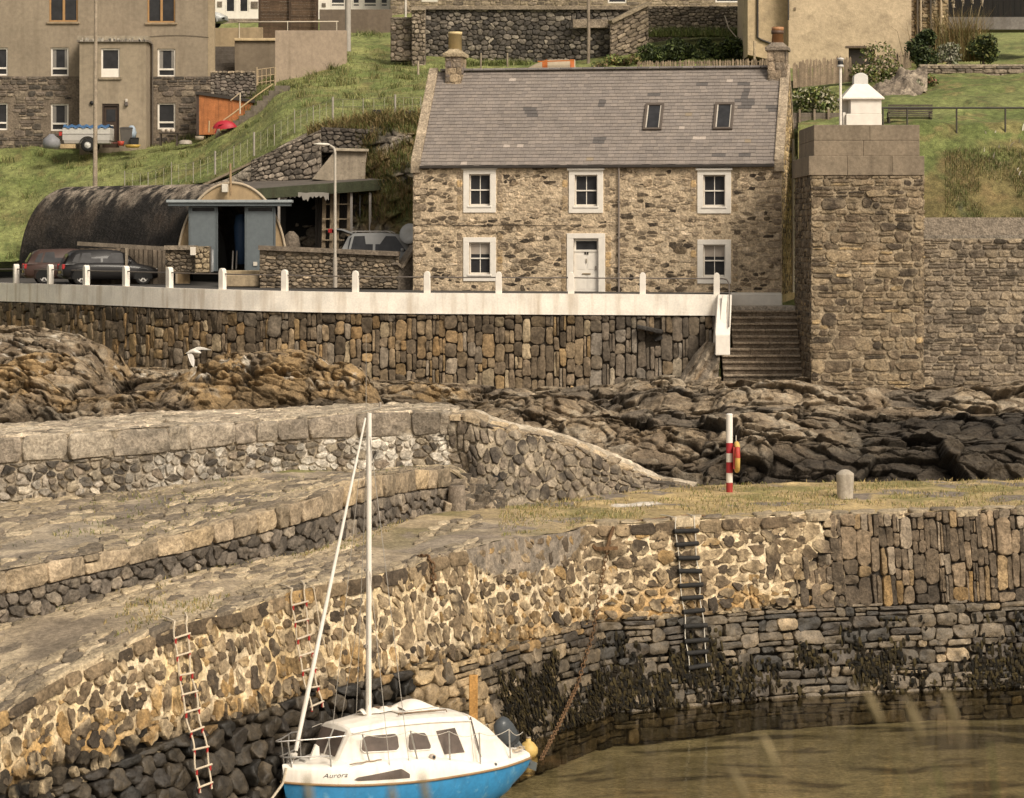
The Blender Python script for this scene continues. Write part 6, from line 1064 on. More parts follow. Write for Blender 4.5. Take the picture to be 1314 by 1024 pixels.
# ------------------------------------------------ houses along the top edge
wh = thing('white_house', 'white painted house with dark windows at the top edge behind the fences', 'house', at(370, 40, 165)); WD = 165; wf = lambda x, y, z: (x, WD + y, z); wx0, wx1, wzb, wzt = xat(255, WD), xat(500, WD), zat(40, WD), zat(-110, WD)
ww = [(xat(a, WD), xat(b, WD), zat(bt, WD), zat(t, WD)) for a, b, t, bt in ((289, 302, -12, 16), (306.5, 319, -12, 16), (424, 443, -8, 9), (452, 462, -8, 9), (466, 484, -8, 9), (488, 498, -8, 9), (345, 360, -10, 14))]
mb = MB(); wall_with_holes(mb, wf, wx0, wx1, wzb - 1, wzt, ww, (1, 1, 1)); mb.quad((wx1, WD, wzb - 1), (wx1, WD + 8, wzb - 1), (wx1, WD + 8, wzt), (wx1, WD, wzt)); mb.build('wall', M['white_paint'], wh)
for o_ in ww: simple_window(wh, wf, o_, 'white' if o_[0] > xat(420, WD) else 'none', .04)
for o_ in ((xat(279, WD), xat(285, WD), zat(9, WD), zat(2, WD)), (xat(322, WD), xat(331, WD), zat(11, WD), zat(2, WD)), (xat(413, WD), xat(418, WD), zat(9, WD), zat(4, WD))): mb = MB(); mb.box((o_[0], WD - .04, o_[2]), (o_[1], WD + .02, o_[3]), (.17, .14, .11)); mb.build('quoin_stone', M['stone_far'], wh)
mb = MB(); mb.box((wx0, WD - .03, wzb - 1), (xat(337, WD), WD - .002, zat(24, WD)), (.22, .18, .14)); mb.build('base_course', M['stone_far'], wh); mb = MB(); mb.prism([(wx0, WD - .3, wzt), (wx1, WD - .3, wzt), (wx1, WD + 4, wzt + 4), (wx0, WD + 4, wzt + 4)], (0, 0, .2), (.13, .115, .11)); mb.prism([(wx0, WD + 4, wzt + 4), (wx1, WD + 4, wzt + 4), (wx1, WD + 8.3, wzt), (wx0, WD + 8.3, wzt)], (0, 0, .2), (.13, .115, .11)); mb.build('roof', M['slate'], wh)
sh2 = thing('stone_terrace', 'tan stone terrace whose lower wall shows above the rubble garden wall', 'house', at(730, 20, 162)); ED = 162; ef = lambda x, y, z: (x, ED + y, z); ex0, ex1 = xat(501, ED), xat(1000, ED); ewz = [(xat(780, ED), xat(804, ED), zat(4, ED), zat(-40, ED)), (xat(918, ED), xat(952, ED), zat(3, ED), zat(-40, ED)), (xat(600, ED), xat(625, ED), zat(-16, ED), zat(-50, ED))]
mb = MB(); wall_with_holes(mb, ef, ex0, ex1, zat(30, ED) - 2, zat(-120, ED), ewz, (.28, .225, .155)); S_ = flat((ex0, ED - .005), (ex1, ED - .005), zat(25, ED), zat(-60, ED)); stones(mb, S_, lay_course(0, S_.W, 0, S_.Vh, (.2, .36), (.3, .8), seed=371), lambda u, v, rg: pick(rg, len(u), [(.27, .215, .15), (.2, .16, .12), (.33, .265, .19), (.13, .105, .08)], [4, 3, 2, 1]), gap=.02, prot=.025, seed=372, fine=.3, keep=lambda u, v, p: not any(a - .1 < u + ex0 < b + .1 and v + zat(25, ED) > c_ - .15 for a, b, c_, d in ewz)); mb.build('wall', M['stone_far'], sh2)
for o_ in ewz: simple_window(sh2, ef, o_, 'white', .04)
mb = MB(); mb.box((xat(541, ED), ED - .06, zat(2.5, ED)), (xat(562, ED), ED - .03, zat(-12, ED)), (.6, .55, .47)); mb.build('wall_panel', M['paint'], sh2); mb = MB(); wzt = zat(-120, ED); mb.prism([(ex0, ED - .3, wzt), (ex1, ED - .3, wzt), (ex1, ED + 4, wzt + 4), (ex0, ED + 4, wzt + 4)], (0, 0, .2), (.13, .115, .11)); mb.prism([(ex0, ED + 4, wzt + 4), (ex1, ED + 4, wzt + 4), (ex1, ED + 8.3, wzt), (ex0, ED + 8.3, wzt)], (0, 0, .2), (.13, .115, .11)); mb.build('roof', M['slate'], sh2)
# pale house on the right
ph = thing('pale_house', 'tall cream rendered gable of an old house with a dark low doorway', 'house', at(1068, 100, 132)); HD = 131.0; hf = lambda x, y, z: (x, HD + y, z); zc = zat(125, HD); zt_ = zat(-120, HD)
dh = (xat(1089, HD), xat(1123, HD), zc, zat(61.5, HD)); sw_ = (xat(1072, HD), xat(1081, HD), zat(82, HD), zat(70, HD)); mb = MB(); PC = (.52, .41, .275); wall_with_holes(mb, hf, xat(1012, HD), xat(1169.5, HD), zc, zt_, [dh], PC)
for x, s_ in ((xat(1012, HD), 1), (xat(1169.5, HD), -1)): q_ = [(x, HD, zc), (x, HD, zt_), (x, HD + 8, zt_), (x, HD + 8, zc)]; mb.quad(*(q_ if s_ > 0 else q_[::-1]), col=PC)
a, b, c_, d = dh; mb.quad(hf(a, 0, d), hf(a, .4, d), hf(b, .4, d), hf(b, 0, d), col=PC); mb.quad(hf(a, 0, c_), hf(a, .4, c_), hf(a, .4, d), hf(a, 0, d), col=PC); mb.quad(hf(b, 0, c_), hf(b, 0, d), hf(b, .4, d), hf(b, .4, c_), col=PC)
HD2 = HD + .8; x0, x1 = xat(959.5, HD2), xat(1013, HD2); mb.quad((x0, HD2, zat(70, HD2)), (x1, HD2, zat(74, HD2) - .3), (x1, HD2, zt_), (x0, HD2, zt_), col=(.50, .385, .24)); mb.quad((x0, HD2, zat(72, HD2)), (x0, HD2, zt_), (x0, HD2 + 6, zt_), (x0, HD2 + 6, zat(72, HD2)), col=PC); mb.quad((x0, HD2, zat(70, HD2)), (x0, HD2 + 3, zat(70, HD2)), (x1, HD2 + 3, zat(74, HD2) - .3), (x1, HD2, zat(74, HD2) - .3), col=(.2, .15, .1)); mb.build('wall', mat('old_harl', None, .93, noise=((.6, .85, 1.1), (5, .85, 1.1), (40, .85, 1.12)), bump=((9, .35), (40, .3)), patch=((.30, .235, .155), 1.3, .50, .78)), ph)
mb = MB(); mb.quad(hf(a, .35, c_), hf(b, .35, c_), hf(b, .35, d), hf(a, .35, d), col=(.035, .028, .022)); mb.build('door', M['paint'], ph); mb = MB(); mb.box((a - .15, HD - .03, d), (b + .15, HD + .1, d + .1), (.12, .09, .065)); mb.build('lintel', M['wood'], ph)
mb = MB(); mb.tube([(xat(972, HD2), HD2 - .07, zt_), (xat(972, HD2), HD2 - .07, zat(48, HD2)), (xat(976, HD2), HD2 - .07, zat(51, HD2)), (xat(1000, HD2), HD2 - .07, zat(60, HD2)), (xat(1000, HD2), HD2 - .07, zat(72, HD2))], .055, 7, (.05, .042, .035)); mb.build('downpipe', M['paint'], ph); mb = MB(); mb.tube([(xat(1012, HD) - .02, HD - .08, zat(26, HD)), (xat(1012, HD) - .02, HD - .08, zt_)], .045, 7, (.06, .05, .042)); mb.build('downpipe', M['paint'], ph)
mb = MB(); mb.box((xat(1019, HD), HD - .06, zat(13, HD)), (xat(1021.5, HD), HD, zat(9.5, HD)), (.2, .15, .1)); mb.build('vent', M['paint'], ph); mb = MB(); mb.prism([(xat(955, HD), HD - .3, zt_), (xat(1172, HD), HD - .3, zt_), (xat(1172, HD), HD + 4, zt_ + 4), (xat(955, HD), HD + 4, zt_ + 4)], (0, 0, .2), (.13, .115, .11)); mb.prism([(xat(955, HD), HD + 4, zt_ + 4), (xat(1172, HD), HD + 4, zt_ + 4), (xat(1172, HD), HD + 8.3, zt_), (xat(955, HD), HD + 8.3, zt_)], (0, 0, .2), (.13, .115, .11)); mb.build('roof', M['slate'], ph)
mb = MB(); mb.tube([at(968, 82, 130), at(968, 53, 130)], .06, 7, (.42, .33, .22)); o = mb.build('garden_post', M['wood']); tag(o, 'pale wooden post before the lower wing of the cream house', 'post')
mb = MB(); mb.tube([at(930, 20, 139), at(935, 36, 138.5), at(945, 48, 138), at(958, 56, 137.5)], .03, 6, (.5, .42, .3)); o = mb.build('garden_hose', M['paint']); tag(o, 'thin pale hose curving down the tan garden wall', 'hose')
ob = thing('stone_outbuilding', 'rough tan stone outbuilding with vertical pipes beside the cream gable', 'outbuilding', at(1193, 78, 134)); mb = MB(); S_ = flat((xat(1168, 134), 134), (xat(1217, 134), 134), zat(85, 134), zat(-60, 134), 30); wall_stones(mb, S_, lay_voronoi(0, S_.W, 0, S_.Vh, .3, .18, seed=381), [(.30, .225, .13), (.2, .15, .095), (.1, .078, .055), (.38, .3, .19)], [3, 3, 2, 1], mort=(.3, .23, .15), seed=382, nu=30, nv=30); mb.box((S_.A[0][0], 134.05, zat(85, 134)), (S_.A[-1][0], 139, zat(-60, 134)), (.25, .19, .12)); mb.build('wall', M['stone_far'], ob)
for p_, c_, r_ in ((1177, (.08, .065, .05), .06), (1181.5, (.4, .32, .22), .05), (1194, (.06, .05, .04), .06), (1207.5, (.42, .33, .22), .07)): mb = MB(); mb.tube([at(p_, 60, 133.85), at(p_, -50, 133.85)], r_, 7, c_); mb.build('pipe', M['paint'], ob)
ds = thing('black_shed', 'black boarded shed with a grey sill behind the pampas grass', 'shed', at(1260, 45, 136)); mb = MB()
for i in range(14): a = xat(1217, 136) + i * .28; mb.box((a, 136 + .01 * (i % 2), zat(22, 136)), (a + .272, 138, zat(-60, 136)), (.011, .01, .009))
mb.build('wall', M['wood'], ds); mb = MB(); mb.box((xat(1217, 136), 135.9, zat(38, 136)), (xat(1400, 136), 138, zat(22, 136)), (.17, .155, .14)); mb.build('base', M['concrete'], ds); mb = MB(); mb.box((xat(1215, 136), 135.7, zat(-60, 136)), (xat(1330, 136), 138.2, zat(-66, 136)), (.05, .045, .04)); mb.build('roof', M['paint'], ds)
# ================================================================ cliff, curved hut, shelter, walls, cars
# rocky bank between the hillside and the yard
ct = [(200, 254, 121.3), (290, 230, 119.4), (330, 206, 118.6), (370, 182, 118.0), (410, 164, 117.6), (440, 157, 117.4), (500, 149, 117.2), (550, 150, 117), (620, 160, 117)]
cb = [(200, 372, 119.6), (290, 372, 118.6), (330, 370, 117.4), (400, 370, 116.4), (470, 368, 114), (500, 366, 111.5), (530, 364, 110.5), (620, 364, 110.5)]
nu, nv = 260, 160; px = np.linspace(200, 620, nu); A_ = atv(px, crv(cb)(px)); B_ = atv(px, crv(ct)(px)); t = np.linspace(0, 1, nv)[:, None, None]; tt = t + .0 * A_[None, :, :1]; f_ = .55 * tt + .45 * tt**2.2; P = A_[None] * (1 - tt) + B_[None] * tt; P[..., 1] = (A_[None, :, 1] * (1 - f_[..., 0]) + B_[None, :, 1] * f_[..., 0]); P[..., 0] = P[..., 0] * P[..., 1] / (A_[None, :, 1] * (1 - tt[..., 0]) + B_[None, :, 1] * tt[..., 0])
d1, d2, val = cellnoise(P * np.array([1.3, 1.0, 2.6])); e1 = sstep(0, .16, d2 - d1); n = fbm(P * .8, 4); fd = np.minimum(tt[..., 0] * 8, (1 - tt[..., 0]) * 10).clip(0, 1); P[..., 1] -= (.22 * val - .16 * (1 - e1) + .30 * n) * fd
pxx = px[None] + 0 * n; c = mixc((.19, .16, .125), (.29, .245, .19), sstep(-.3, .4, n + .5 * val)); c = mixc(c, c * .3, (1 - e1) * .8); veg = sstep(430, 480, pxx + 30 * n) * sstep(-.35, .15, fbm(P * .6 + 9, 3) + .2 * (tt[..., 0] - .4)); c = mixc(c, mixc((.19, .135, .055), (.115, .125, .035), sstep(-.2, .3, fbm(P * .9 + 4, 3))), veg * .9); c = mixc(c, (.035, .03, .024), sstep(.2, .5, fbm(P * .7 + 50, 3)) * .7); c = mixc(c, (.42, .36, .28), sstep(.93, .985, tt[..., 0] + .03 * n) * sstep(450, 420, pxx))
k = np.arange(nu * nv).reshape(nv, nu); q = np.stack([k[:-1, :-1], k[:-1, 1:], k[1:, 1:], k[1:, :-1]], -1).reshape(-1, 4); mb = MB(); mb.add(P.reshape(-1, 3), q, c.reshape(-1, 3), 0, True); struct(mb.build('rocky_bank', M['rock'])); Pcl = P
mb = MB(); rg = np.random.default_rng(21); i, j = rg.integers(60, 159, 5000), rg.integers(140, 230, 5000); m_ = veg[i, j] > .5; P2 = Pcl[i[m_], j[m_]]; blades(mb, P2, np.tile((0, -.5, .8), (len(P2), 1)), .4, .018, [(.2, .15, .06), (.13, .14, .04), (.26, .19, .09), (.09, .11, .03)], seed=12, lean=.4)
i, j = rg.integers(150, 160, 1500), rg.integers(120, 235, 1500); P2 = Pcl[i, j]; blades(mb, P2, np.tile((0, -.2, 1), (len(P2), 1)), .45, .018, [(.26, .2, .09), (.15, .15, .05), (.3, .22, .1)], seed=13); o = mb.build('bank_grass', M['leaf']); tag(o, 'brown and green tussocks on the rocky bank beside the cottage', 'grass', kind='stuff')
# rough stone wall capping the slope above the hut, concrete ramp wedge
rub('rough_stone_wall', 'rough grey dry stone wall stepping down the edge of the grass above the shelter', 322, 412, 236, 206, 117.0, 116.2, [(.23, .19, .15), (.16, .135, .108), (.32, .27, .215), (.1, .085, .07)], [4, 3, 2, 1], (.34, .2), 501, yb1=228, yt1=166, cope=None, mort=(.13, .11, .09), thick=.6)
rub('rough_stone_wall', 'dark rough stone wall under the tussocks beside the street lamp head', 412, 482, 196, 163, 116.4, 116.6, [(.12, .1, .082), (.18, .15, .118), (.08, .068, .056)], [3, 2, 2], (.34, .2), 511, yt1=166, cope=None, mort=(.05, .043, .035), thick=.6)
mb = MB(); q_ = [at(400, 230, 115.4), at(468, 236, 115.4), at(470, 195, 115.4), at(430, 193, 115.4)]; mb.prism(q_, (0, 1, 0), (.34, .285, .215)); mb.beam(at(429, 192, 115.35), at(473, 193, 115.35), .3, .12, col=(.48, .41, .31)); o = mb.build('concrete_buttress', M['concrete'], bevel=.02); tag(o, 'sloping streaked concrete buttress behind the shelter roof', 'buttress')
mb = MB(); mb.beam(at(250, 243, 119), at(330, 206, 117.6), .2, .1, col=(.36, .29, .2)); mb.beam(at(318, 230, 117.2), at(360, 222, 117.2), .2, .16, col=(.4, .33, .25)); o = mb.build('wooden_kerb', M['wood']); tag(o, 'pale timber edging at the foot of the grass above the hut', 'edging')
# wire fence along the grass edge
wf_ = thing('wire_fence', 'thin wire fence with slim grey posts along the grass edge above the hut', 'fence', at(380, 170, 119)); fpts = [(160, 246, 122.3), (190, 245, 121.9), (220, 235, 121.2), (248, 232, 120.6), (276, 221, 120), (300, 212, 119.4), (326, 197, 119), (352, 184, 118.7), (378, 168, 118.5), (402, 160, 118.3), (427, 152, 118.1), (466, 151, 118), (507, 149, 118), (540, 149, 118)]
for i, p_ in enumerate(fpts): mb = MB(); a = at(*p_); hh_ = .95 if i % 2 == 0 else .85; r_ = .05 if i in (4, 6, 10, 12) else .02; mb.tube([a - np.array([0, 0, .1]), a + np.array([0, 0, hh_])], r_, 6, (.33, .30, .25)); mb.build('post', M['paint'], wf_)
for i in range(len(fpts) - 1):
    a, b = at(*fpts[i]), at(*fpts[i + 1])
    for kk in (1, 2): c_ = a + (b - a) * kk / 3; mb = MB(); mb.tube([c_, c_ + np.array([0, 0, .8])], .012, 4, (.40, .38, .28)); mb.build('stay', M['paint'], wf_)
mb = MB()
for h_ in (.82, .5): mb.tube([at(*p_) + np.array([0, 0, h_]) for p_ in fpts], .009, 4, (.18, .16, .12))
mb.build('wire', M['paint'], wf_)
for p_, l_ in (((484, 146, 117.4)), 'dark box on the grass bank left of the cottage roof'), (((526, 147, 117.4)), 'smaller dark box close to the cottage verge'): mb = MB(); a = at(*p_); mb.box((a[0] - .22, a[1], a[2] - .1), (a[0] + .22, a[1] + .3, a[2] + .18), (.035, .03, .028)); o = mb.build('plastic_crate', M['paint'], bevel=.02); tag(o, l_, 'crate')
# curved hut: barrel roof, harled end, blue doors
na, fa = at(297, 236, 112.4), at(92, 240, 120.5); zb = 9.9; rise = na[2] - zb; hwid = (xat(369, 112.2) - xat(226, 112.2)) / 2; axis = np.array([fa[0] - na[0], fa[1] - na[1], 0]); L_ = np.linalg.norm(axis); axis /= L_; side = np.array([axis[1], -axis[0], 0.]); side = np.array([1., 0, 0])
hut = thing('curved_hut', 'rusty black corrugated arched hut with a tan end wall and blue doors', 'hut', (na[0], na[1], zb))
def arc(t, r=1.0): # t 0..pi from right to left
    return side * (hwid * math.cos(t) * r * (1.0 if True else 1)) + np.array([0, 0, rise * max(math.sin(t), 0)**.82 * r])
mb = MB(); nt_, nl = 60, 330; tt = np.linspace(-.0, math.pi, nt_); base = np.array([(xat(226, 112.2) + xat(369, 112.2)) / 2, na[1], zb]); V = []; cc = []
A2 = np.array([arc(t_) for t_ in tt]); fr2 = np.linspace(0, 1, nl)
for f_ in fr2:
    dz_ = (fa[2] - na[2]) * f_; cor = .010 * math.sin(f_ * L_ * 2 * math.pi / .26); V.append(base + axis * (L_ * f_ + .2) + A2 * (1 + cor / 2.5) + np.array([0, 0, dz_]))
V = np.array(V); n1 = fbm(V * np.array([.8, .8, .8]), 4); n2 = fbm(V * np.array([5, 5, .9]), 3); hgt = (V[..., 2] - zb) / rise
c = mixc((.022, .019, .017), (.055, .045, .037), sstep(-.3, .4, n1)); pale = sstep(.80, .95, hgt + .09 * n1 + .10 * n2) * sstep(-.25, .35, n2 + .5 * n1 + .15); c = mixc(c, (.36, .30, .235), pale * .75); c = mixc(c, (.06, .042, .03), sstep(.2, .5, n1) * sstep(.45, .7, hgt) * .5)
k = np.arange(nl * nt_).reshape(nl, nt_); q = np.stack([k[:-1, :-1], k[:-1, 1:], k[1:, 1:], k[1:, :-1]], -1).reshape(-1, 4); mb.add(V.reshape(-1, 3), q, c.reshape(-1, 3), 0, True); mb.add(V[-1], [tuple(range(nt_))], (.05, .042, .035)); mb.build('barrel_roof', M['rock'], hut)
# end wall stands square to the road; doors face the camera
mb = MB(); ew = lambda x, y, z: (na[0] + x, na[1] - .15 + y, zb + z); hl, hr_ = xat(226, 112.2) - na[0], xat(369, 112.2) - na[0]; hh2 = zat(234.5, 112.2) - zb
pts = [(hl, -.2)] + [((hr_ - hl) / 2 * -math.cos(t) + (hl + hr_) / 2, hh2 * max(math.sin(t), 0)**.8) for t in np.linspace(.02, math.pi - .02, 40)] + [(hr_, -.2)]
dx0, dx1, dzt = xat(242, 112) - na[0], xat(352, 112) - na[0], zat(259, 112) - zb
# end wall with a doorway: strips above and beside the opening
def hz_at(x): c_ = np.clip((x - (hl + hr_) / 2) / ((hr_ - hl) / 2), -1, 1); return hh2 * max(math.sqrt(max(1 - c_ * c_, 0)), 0)**.8
xs = list(np.linspace(hl, dx0, 14)) + list(np.linspace(dx0, dx1, 30))[1:] + list(np.linspace(dx1, hr_, 14))[1:]
for a, b in zip(xs[:-1], xs[1:]):
    zlo = dzt if a >= dx0 - 1e-6 and b <= dx1 + 1e-6 else -.2
    if max(hz_at(a), hz_at(b)) > zlo: mb.hexa([ew(a, 0, zlo), ew(b, 0, zlo), ew(b, .3, zlo), ew(a, .3, zlo), ew(a, 0, max(hz_at(a), zlo)), ew(b, 0, max(hz_at(b), zlo)), ew(b, .3, max(hz_at(b), zlo)), ew(a, .3, max(hz_at(a), zlo))], (.36, .26, .15))
mb.build('end_wall', M['render'], hut)
mb = MB(); ring = [ew(x, -.03, z) for x, z in pts[1:-1]]; 
mb.tube(ring, .06, 6, (.42, .34, .24)); mb.build('arch_trim', M['paint'], hut)
BL = (.125, .145, .155)
mb = MB(); mb.box((xat(214, 111.6), 111.35, zat(260, 111.6)), (xat(375, 111.6), 112.2, zat(256.5, 111.6)), (.30, .33, .34)); mb.box((xat(216, 111.6), 111.45, zat(264.5, 111.6)), (xat(373, 111.6), 112.15, zat(260, 111.6) - .002), BL); mb.build('canopy', M['paint'], hut, bevel=.015)
dz0 = zat(348, 111.9)
for a_, b_, lite in ((243, 279, (247, 275)), (315, 353, (318, 349))):
    mb = MB(); x0, x1 = xat(a_, 111.8), xat(b_, 111.8); zt2 = zat(265, 111.8); zl0, zl1 = zat(271, 111.8), zat(265.5, 111.8) - .05; za_ = zl0
    mb.box((x0, 111.75, dz0), (x1, 111.83, za_), BL); mb.box((x0, 111.75, za_), (x0 + .12, 111.83, zt2), BL); mb.box((x1 - .12, 111.75, za_), (x1, 111.83, zt2), BL); mb.box((x0 + .12, 111.75, zt2 - .06), (x1 - .12, 111.83, zt2), BL); mb.box((x0 - .03, 111.72, dz0), (x0 + .05, 111.749, zt2), np.array(BL) * .75); mb.box((x1 - .05, 111.72, dz0), (x1 + .03, 111.749, zt2), np.array(BL) * .75)
    dd = mb.build('door', M['paint'], hut, bevel=.01); mb = MB(); mb.quad((x0 + .12, 111.79, za_), (x1 - .12, 111.79, za_), (x1 - .12, 111.79, zt2 - .06), (x0 + .12, 111.79, zt2 - .06)); mb.build('pane', M['glass'], dd)
mb = MB(); mb.box((xat(325, 111.7), 111.70, zat(341, 111.7)), (xat(330, 111.7), 111.745, zat(336, 111.7)), (.6, .55, .47)); mb.build('notice_plate', M['paint'], dd)
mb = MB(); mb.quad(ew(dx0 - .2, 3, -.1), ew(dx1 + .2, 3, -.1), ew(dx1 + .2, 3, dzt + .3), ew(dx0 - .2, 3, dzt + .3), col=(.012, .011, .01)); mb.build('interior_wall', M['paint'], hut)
mb = MB(); mb.lathe([(.0, 0), (.22, .05), (.26, .9), (.3, 1.6), (.22, 2.1), (.05, 2.15)], at(309, 340, 113.2), 10, (.035, .07, .14)); o = mb.build('wrapped_bundle', M['paint']); tag(o, 'tall blue wrapped bundle inside the dark hut doorway', 'bundle')
for p_, l_ in ((298, 'pale pole leaning inside the hut doorway left of the blue bundle'), (303, 'second pale pole leaning inside the hut doorway next to the blue bundle')): mb = MB(); mb.tube([at(p_, 346, 112.6), at(p_ + 1, 322, 112.9)], .035, 6, (.3, .27, .24)); o = mb.build('stored_pole', M['paint']); tag(o, l_, 'pole')
fl = thing('floodlight', 'small white floodlight box with a short brown post on the hut gable', 'floodlight', at(290, 250, 111.7)); mb = MB(); mb.box((xat(284.5, 111.8), 111.8, zat(246.5, 111.8)), (xat(292, 111.8), 112.2, zat(236, 111.8)), (.6, .56, .48)); mb.build('lamp', M['paint'], fl, bevel=.02); mb = MB(); mb.tube([at(296, 252, 111.8), at(295.5, 210, 111.8)], .05, 7, (.33, .23, .13)); mb.build('post', M['wood'], fl)
# timber and stone yard walls beside the hut
yw = thing('timber_wall', 'weathered vertical board wall with a rail below the curved hut', 'wall', at(180, 350, 110.8)); mb = MB(); rg = np.random.default_rng(3); x = xat(100, 112); i = 0
while x < xat(213, 110.6): D = 112.4 - (x - xat(100, 112)) * .28; mb.box((x, D, 9.9), (x + .19, D + .05, zat(319 + rg.uniform(-.5, .5), 111)), np.array((.17, .135, .10)) * rg.uniform(.7, 1.3)); x += .2; i += 1
mb.build('boards', M['wood'], yw); mb = MB(); mb.beam(at(100, 312.5, 112.2), at(213, 319, 110.9), .14, .16, col=(.2, .165, .125)); mb.build('rail', M['wood'], yw); mb = MB(); mb.box((xat(161, 110.9), 110.8, 9.9), (xat(164, 110.9), 110.95, zat(318, 110.9)), (.24, .2, .15)); mb.build('post', M['wood'], yw)
YC = [(.20, .16, .115), (.14, .112, .082), (.27, .21, .145), (.09, .075, .058)]
rub('yard_wall', 'short square-built stone yard wall left of the blue doors', 212, 252, 349, 320, 110.3, 110.2, YC, [3, 3, 2, 1], (.22, .15), 521, yt1=320, cope=(.22, .18, .135), mort=(.2, .16, .115), thick=.4)
rub('gate_pier', 'short tan stone gate pier bearing a small white notice', 250, 269, 350, 316, 109.9, 109.9, [(.32, .25, .155), (.24, .19, .125), (.38, .3, .2)], [3, 2, 2], (.3, .2), 531, cope=None, mort=(.3, .24, .16), thick=.5)
mb = MB(); mb.box((xat(244, 109.7), 109.7, zat(327.5, 109.7)), (xat(251, 109.7), 109.78, zat(317, 109.7)), (.66, .6, .51)); o = mb.build('notice_board', M['paint'], bevel=.01); tag(o, 'small blank white notice on the yard wall by the gate pier', 'notice')
mb = MB(); mb.tube([at(271.5, 349, 109.8), at(271.5, 320, 109.8), at(273, 320, 109.8), at(273, 349, 109.8)], .03, 6, (.35, .36, .35)); o = mb.build('gate_post', M['grey_metal']); tag(o, 'thin grey metal gate post beside the tan pier', 'gate post')
rub('yard_wall', 'long brown stone yard wall with a flat coping before the grey estate car', 333, 512, 370, 320, 107.6, 106.9, YC, [3, 3, 2.5, 1], (.3, .16), 541, yb1=370, yt1=328, cope=(.18, .145, .11), mort=(.23, .185, .13), thick=.4)
mb = MB(); a, b, c_, d = at(510, 372, 106.8), at(530, 372, 107), at(531, 316, 107.2), at(512, 345, 106.9); mb.prism([a, b, c_, d], (0, .45, 0), (.11, .09, .07)); mb.beam(d + np.array([0, .2, .03]), c_ + np.array([0, .2, .03]), .6, .12, col=(.2, .165, .125)); mb.beam(at(505, 338, 106.85), d + np.array([0, .2, 0]), .5, .12, col=(.19, .155, .12)); o = mb.build('wall_end', M['stone'], bevel=.02); tag(o, 'dark triangular wall end rising against the corner of the cottage', 'wall')
mb = MB(); a = at(290, 356, 109); mb.box((xat(287, 109), 108.6, a[2] - .1), (xat(333, 109), 109.6, zat(347, 109)), (.36, .285, .18)); mb.box((xat(287, 109), 107.8, a[2] - .35), (xat(333, 108), 108.599, zat(353, 108.4)), (.33, .26, .17)); o = mb.build('entrance_ramp', M['concrete'], bevel=.03); tag(o, 'tan concrete ramp before the open blue doors', 'ramp')
# open shelter with a dark sloping roof
sr = thing('open_shelter', 'open-fronted shelter with a long dark green edged roof behind the yard wall', 'shelter', at(400, 330, 115)); mb = MB(); a, b = at(305, 244, 112.9), at(497, 230, 114.6); c_, d = at(497, 222.5, 117.5), at(315, 231, 118)
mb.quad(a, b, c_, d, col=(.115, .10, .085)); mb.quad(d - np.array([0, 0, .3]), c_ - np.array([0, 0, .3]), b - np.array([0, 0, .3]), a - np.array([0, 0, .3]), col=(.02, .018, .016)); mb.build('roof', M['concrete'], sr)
mb = MB(); fh = .44; mb.hexa([a - np.array([0, .03, fh]), b - np.array([0, .03, fh]), b + np.array([0, .06, -fh]), a + np.array([0, .06, -fh]), a - np.array([0, .03, 0]), b - np.array([0, .03, 0]), b + np.array([0, .06, .015]), a + np.array([0, .06, .015])], (.052, .058, .032)); mb.build('fascia', M['wood'], sr)
for p_, D in ((358, 113.4), (451, 114.4), (475, 114.6)): mb = MB(); mb.box((xat(p_, D) - .05, D - .05, 9.9), (xat(p_, D) + .05, D + .05, zat(247, D)), (.33, .3, .27)); mb.build('post', M['paint'], sr)
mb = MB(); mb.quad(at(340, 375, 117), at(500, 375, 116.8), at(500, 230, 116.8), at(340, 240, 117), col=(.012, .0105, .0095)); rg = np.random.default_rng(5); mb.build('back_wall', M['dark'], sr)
mb = MB(); g_ = [[(at(360 + 62 * i / 30, 250, 113.6) + np.array([0, -.05, .14 - (.05 + .27 * j / 5) * (1 + .25 * math.sin(i * 2.3) * (j / 5) + .2 * math.sin(i * .9)) * (.55 + .45 * abs(math.sin(i * .23 + 1)))])) for i in range(31)] for j in range(6)]; mb.loft(g_, close=False, col=(.27, .25, .22)); mb.build('torn_sheet', M['paint'], sr)
ct_ = thing('steel_container', 'dark brown corrugated steel container under the shelter roof', 'container', at(435, 340, 115.5)); mb = MB(); x0, x1 = xat(404, 115.4), xat(503, 115.4); n_ = 60; pts2 = []
for i in range(n_ * 2): x = x0 + (x1 - x0) * i / (n_ * 2 - 1); pts2.append((x, 115.6 + (.04 if (i // 2) % 2 else 0)))
mb.loft([[(x, y, 9.9) for x, y in pts2], [(x, y, zat(252, 115.6)) for x, y in pts2]], close=False, col=(.055, .046, .038), smooth=False); mb.box((x0, 115.7, 9.9), (x1, 116.6, zat(251, 115.7)), (.05, .042, .035)); mb.build('body', M['paint'], ct_)
for p_ in (462, 479): mb = MB(); mb.tube([at(p_, 335, 115.4), at(p_, 250, 115.4)], .04, 7, (.33, .33, .32)); mb.build('lock_bar', M['grey_metal'], ct_)
mb = MB(); mb.box((xat(488, 115.5), 115.5, zat(330, 115.5)), (xat(492, 115.5), 115.58, zat(250, 115.5)), (.3, .27, .24)); mb.build('corner_post', M['paint'], ct_); mb = MB(); mb.tube([at(450, 292, 115.35), at(495, 290, 115.35)], .03, 6, (.35, .34, .32)); mb.build('handle', M['grey_metal'], ct_)
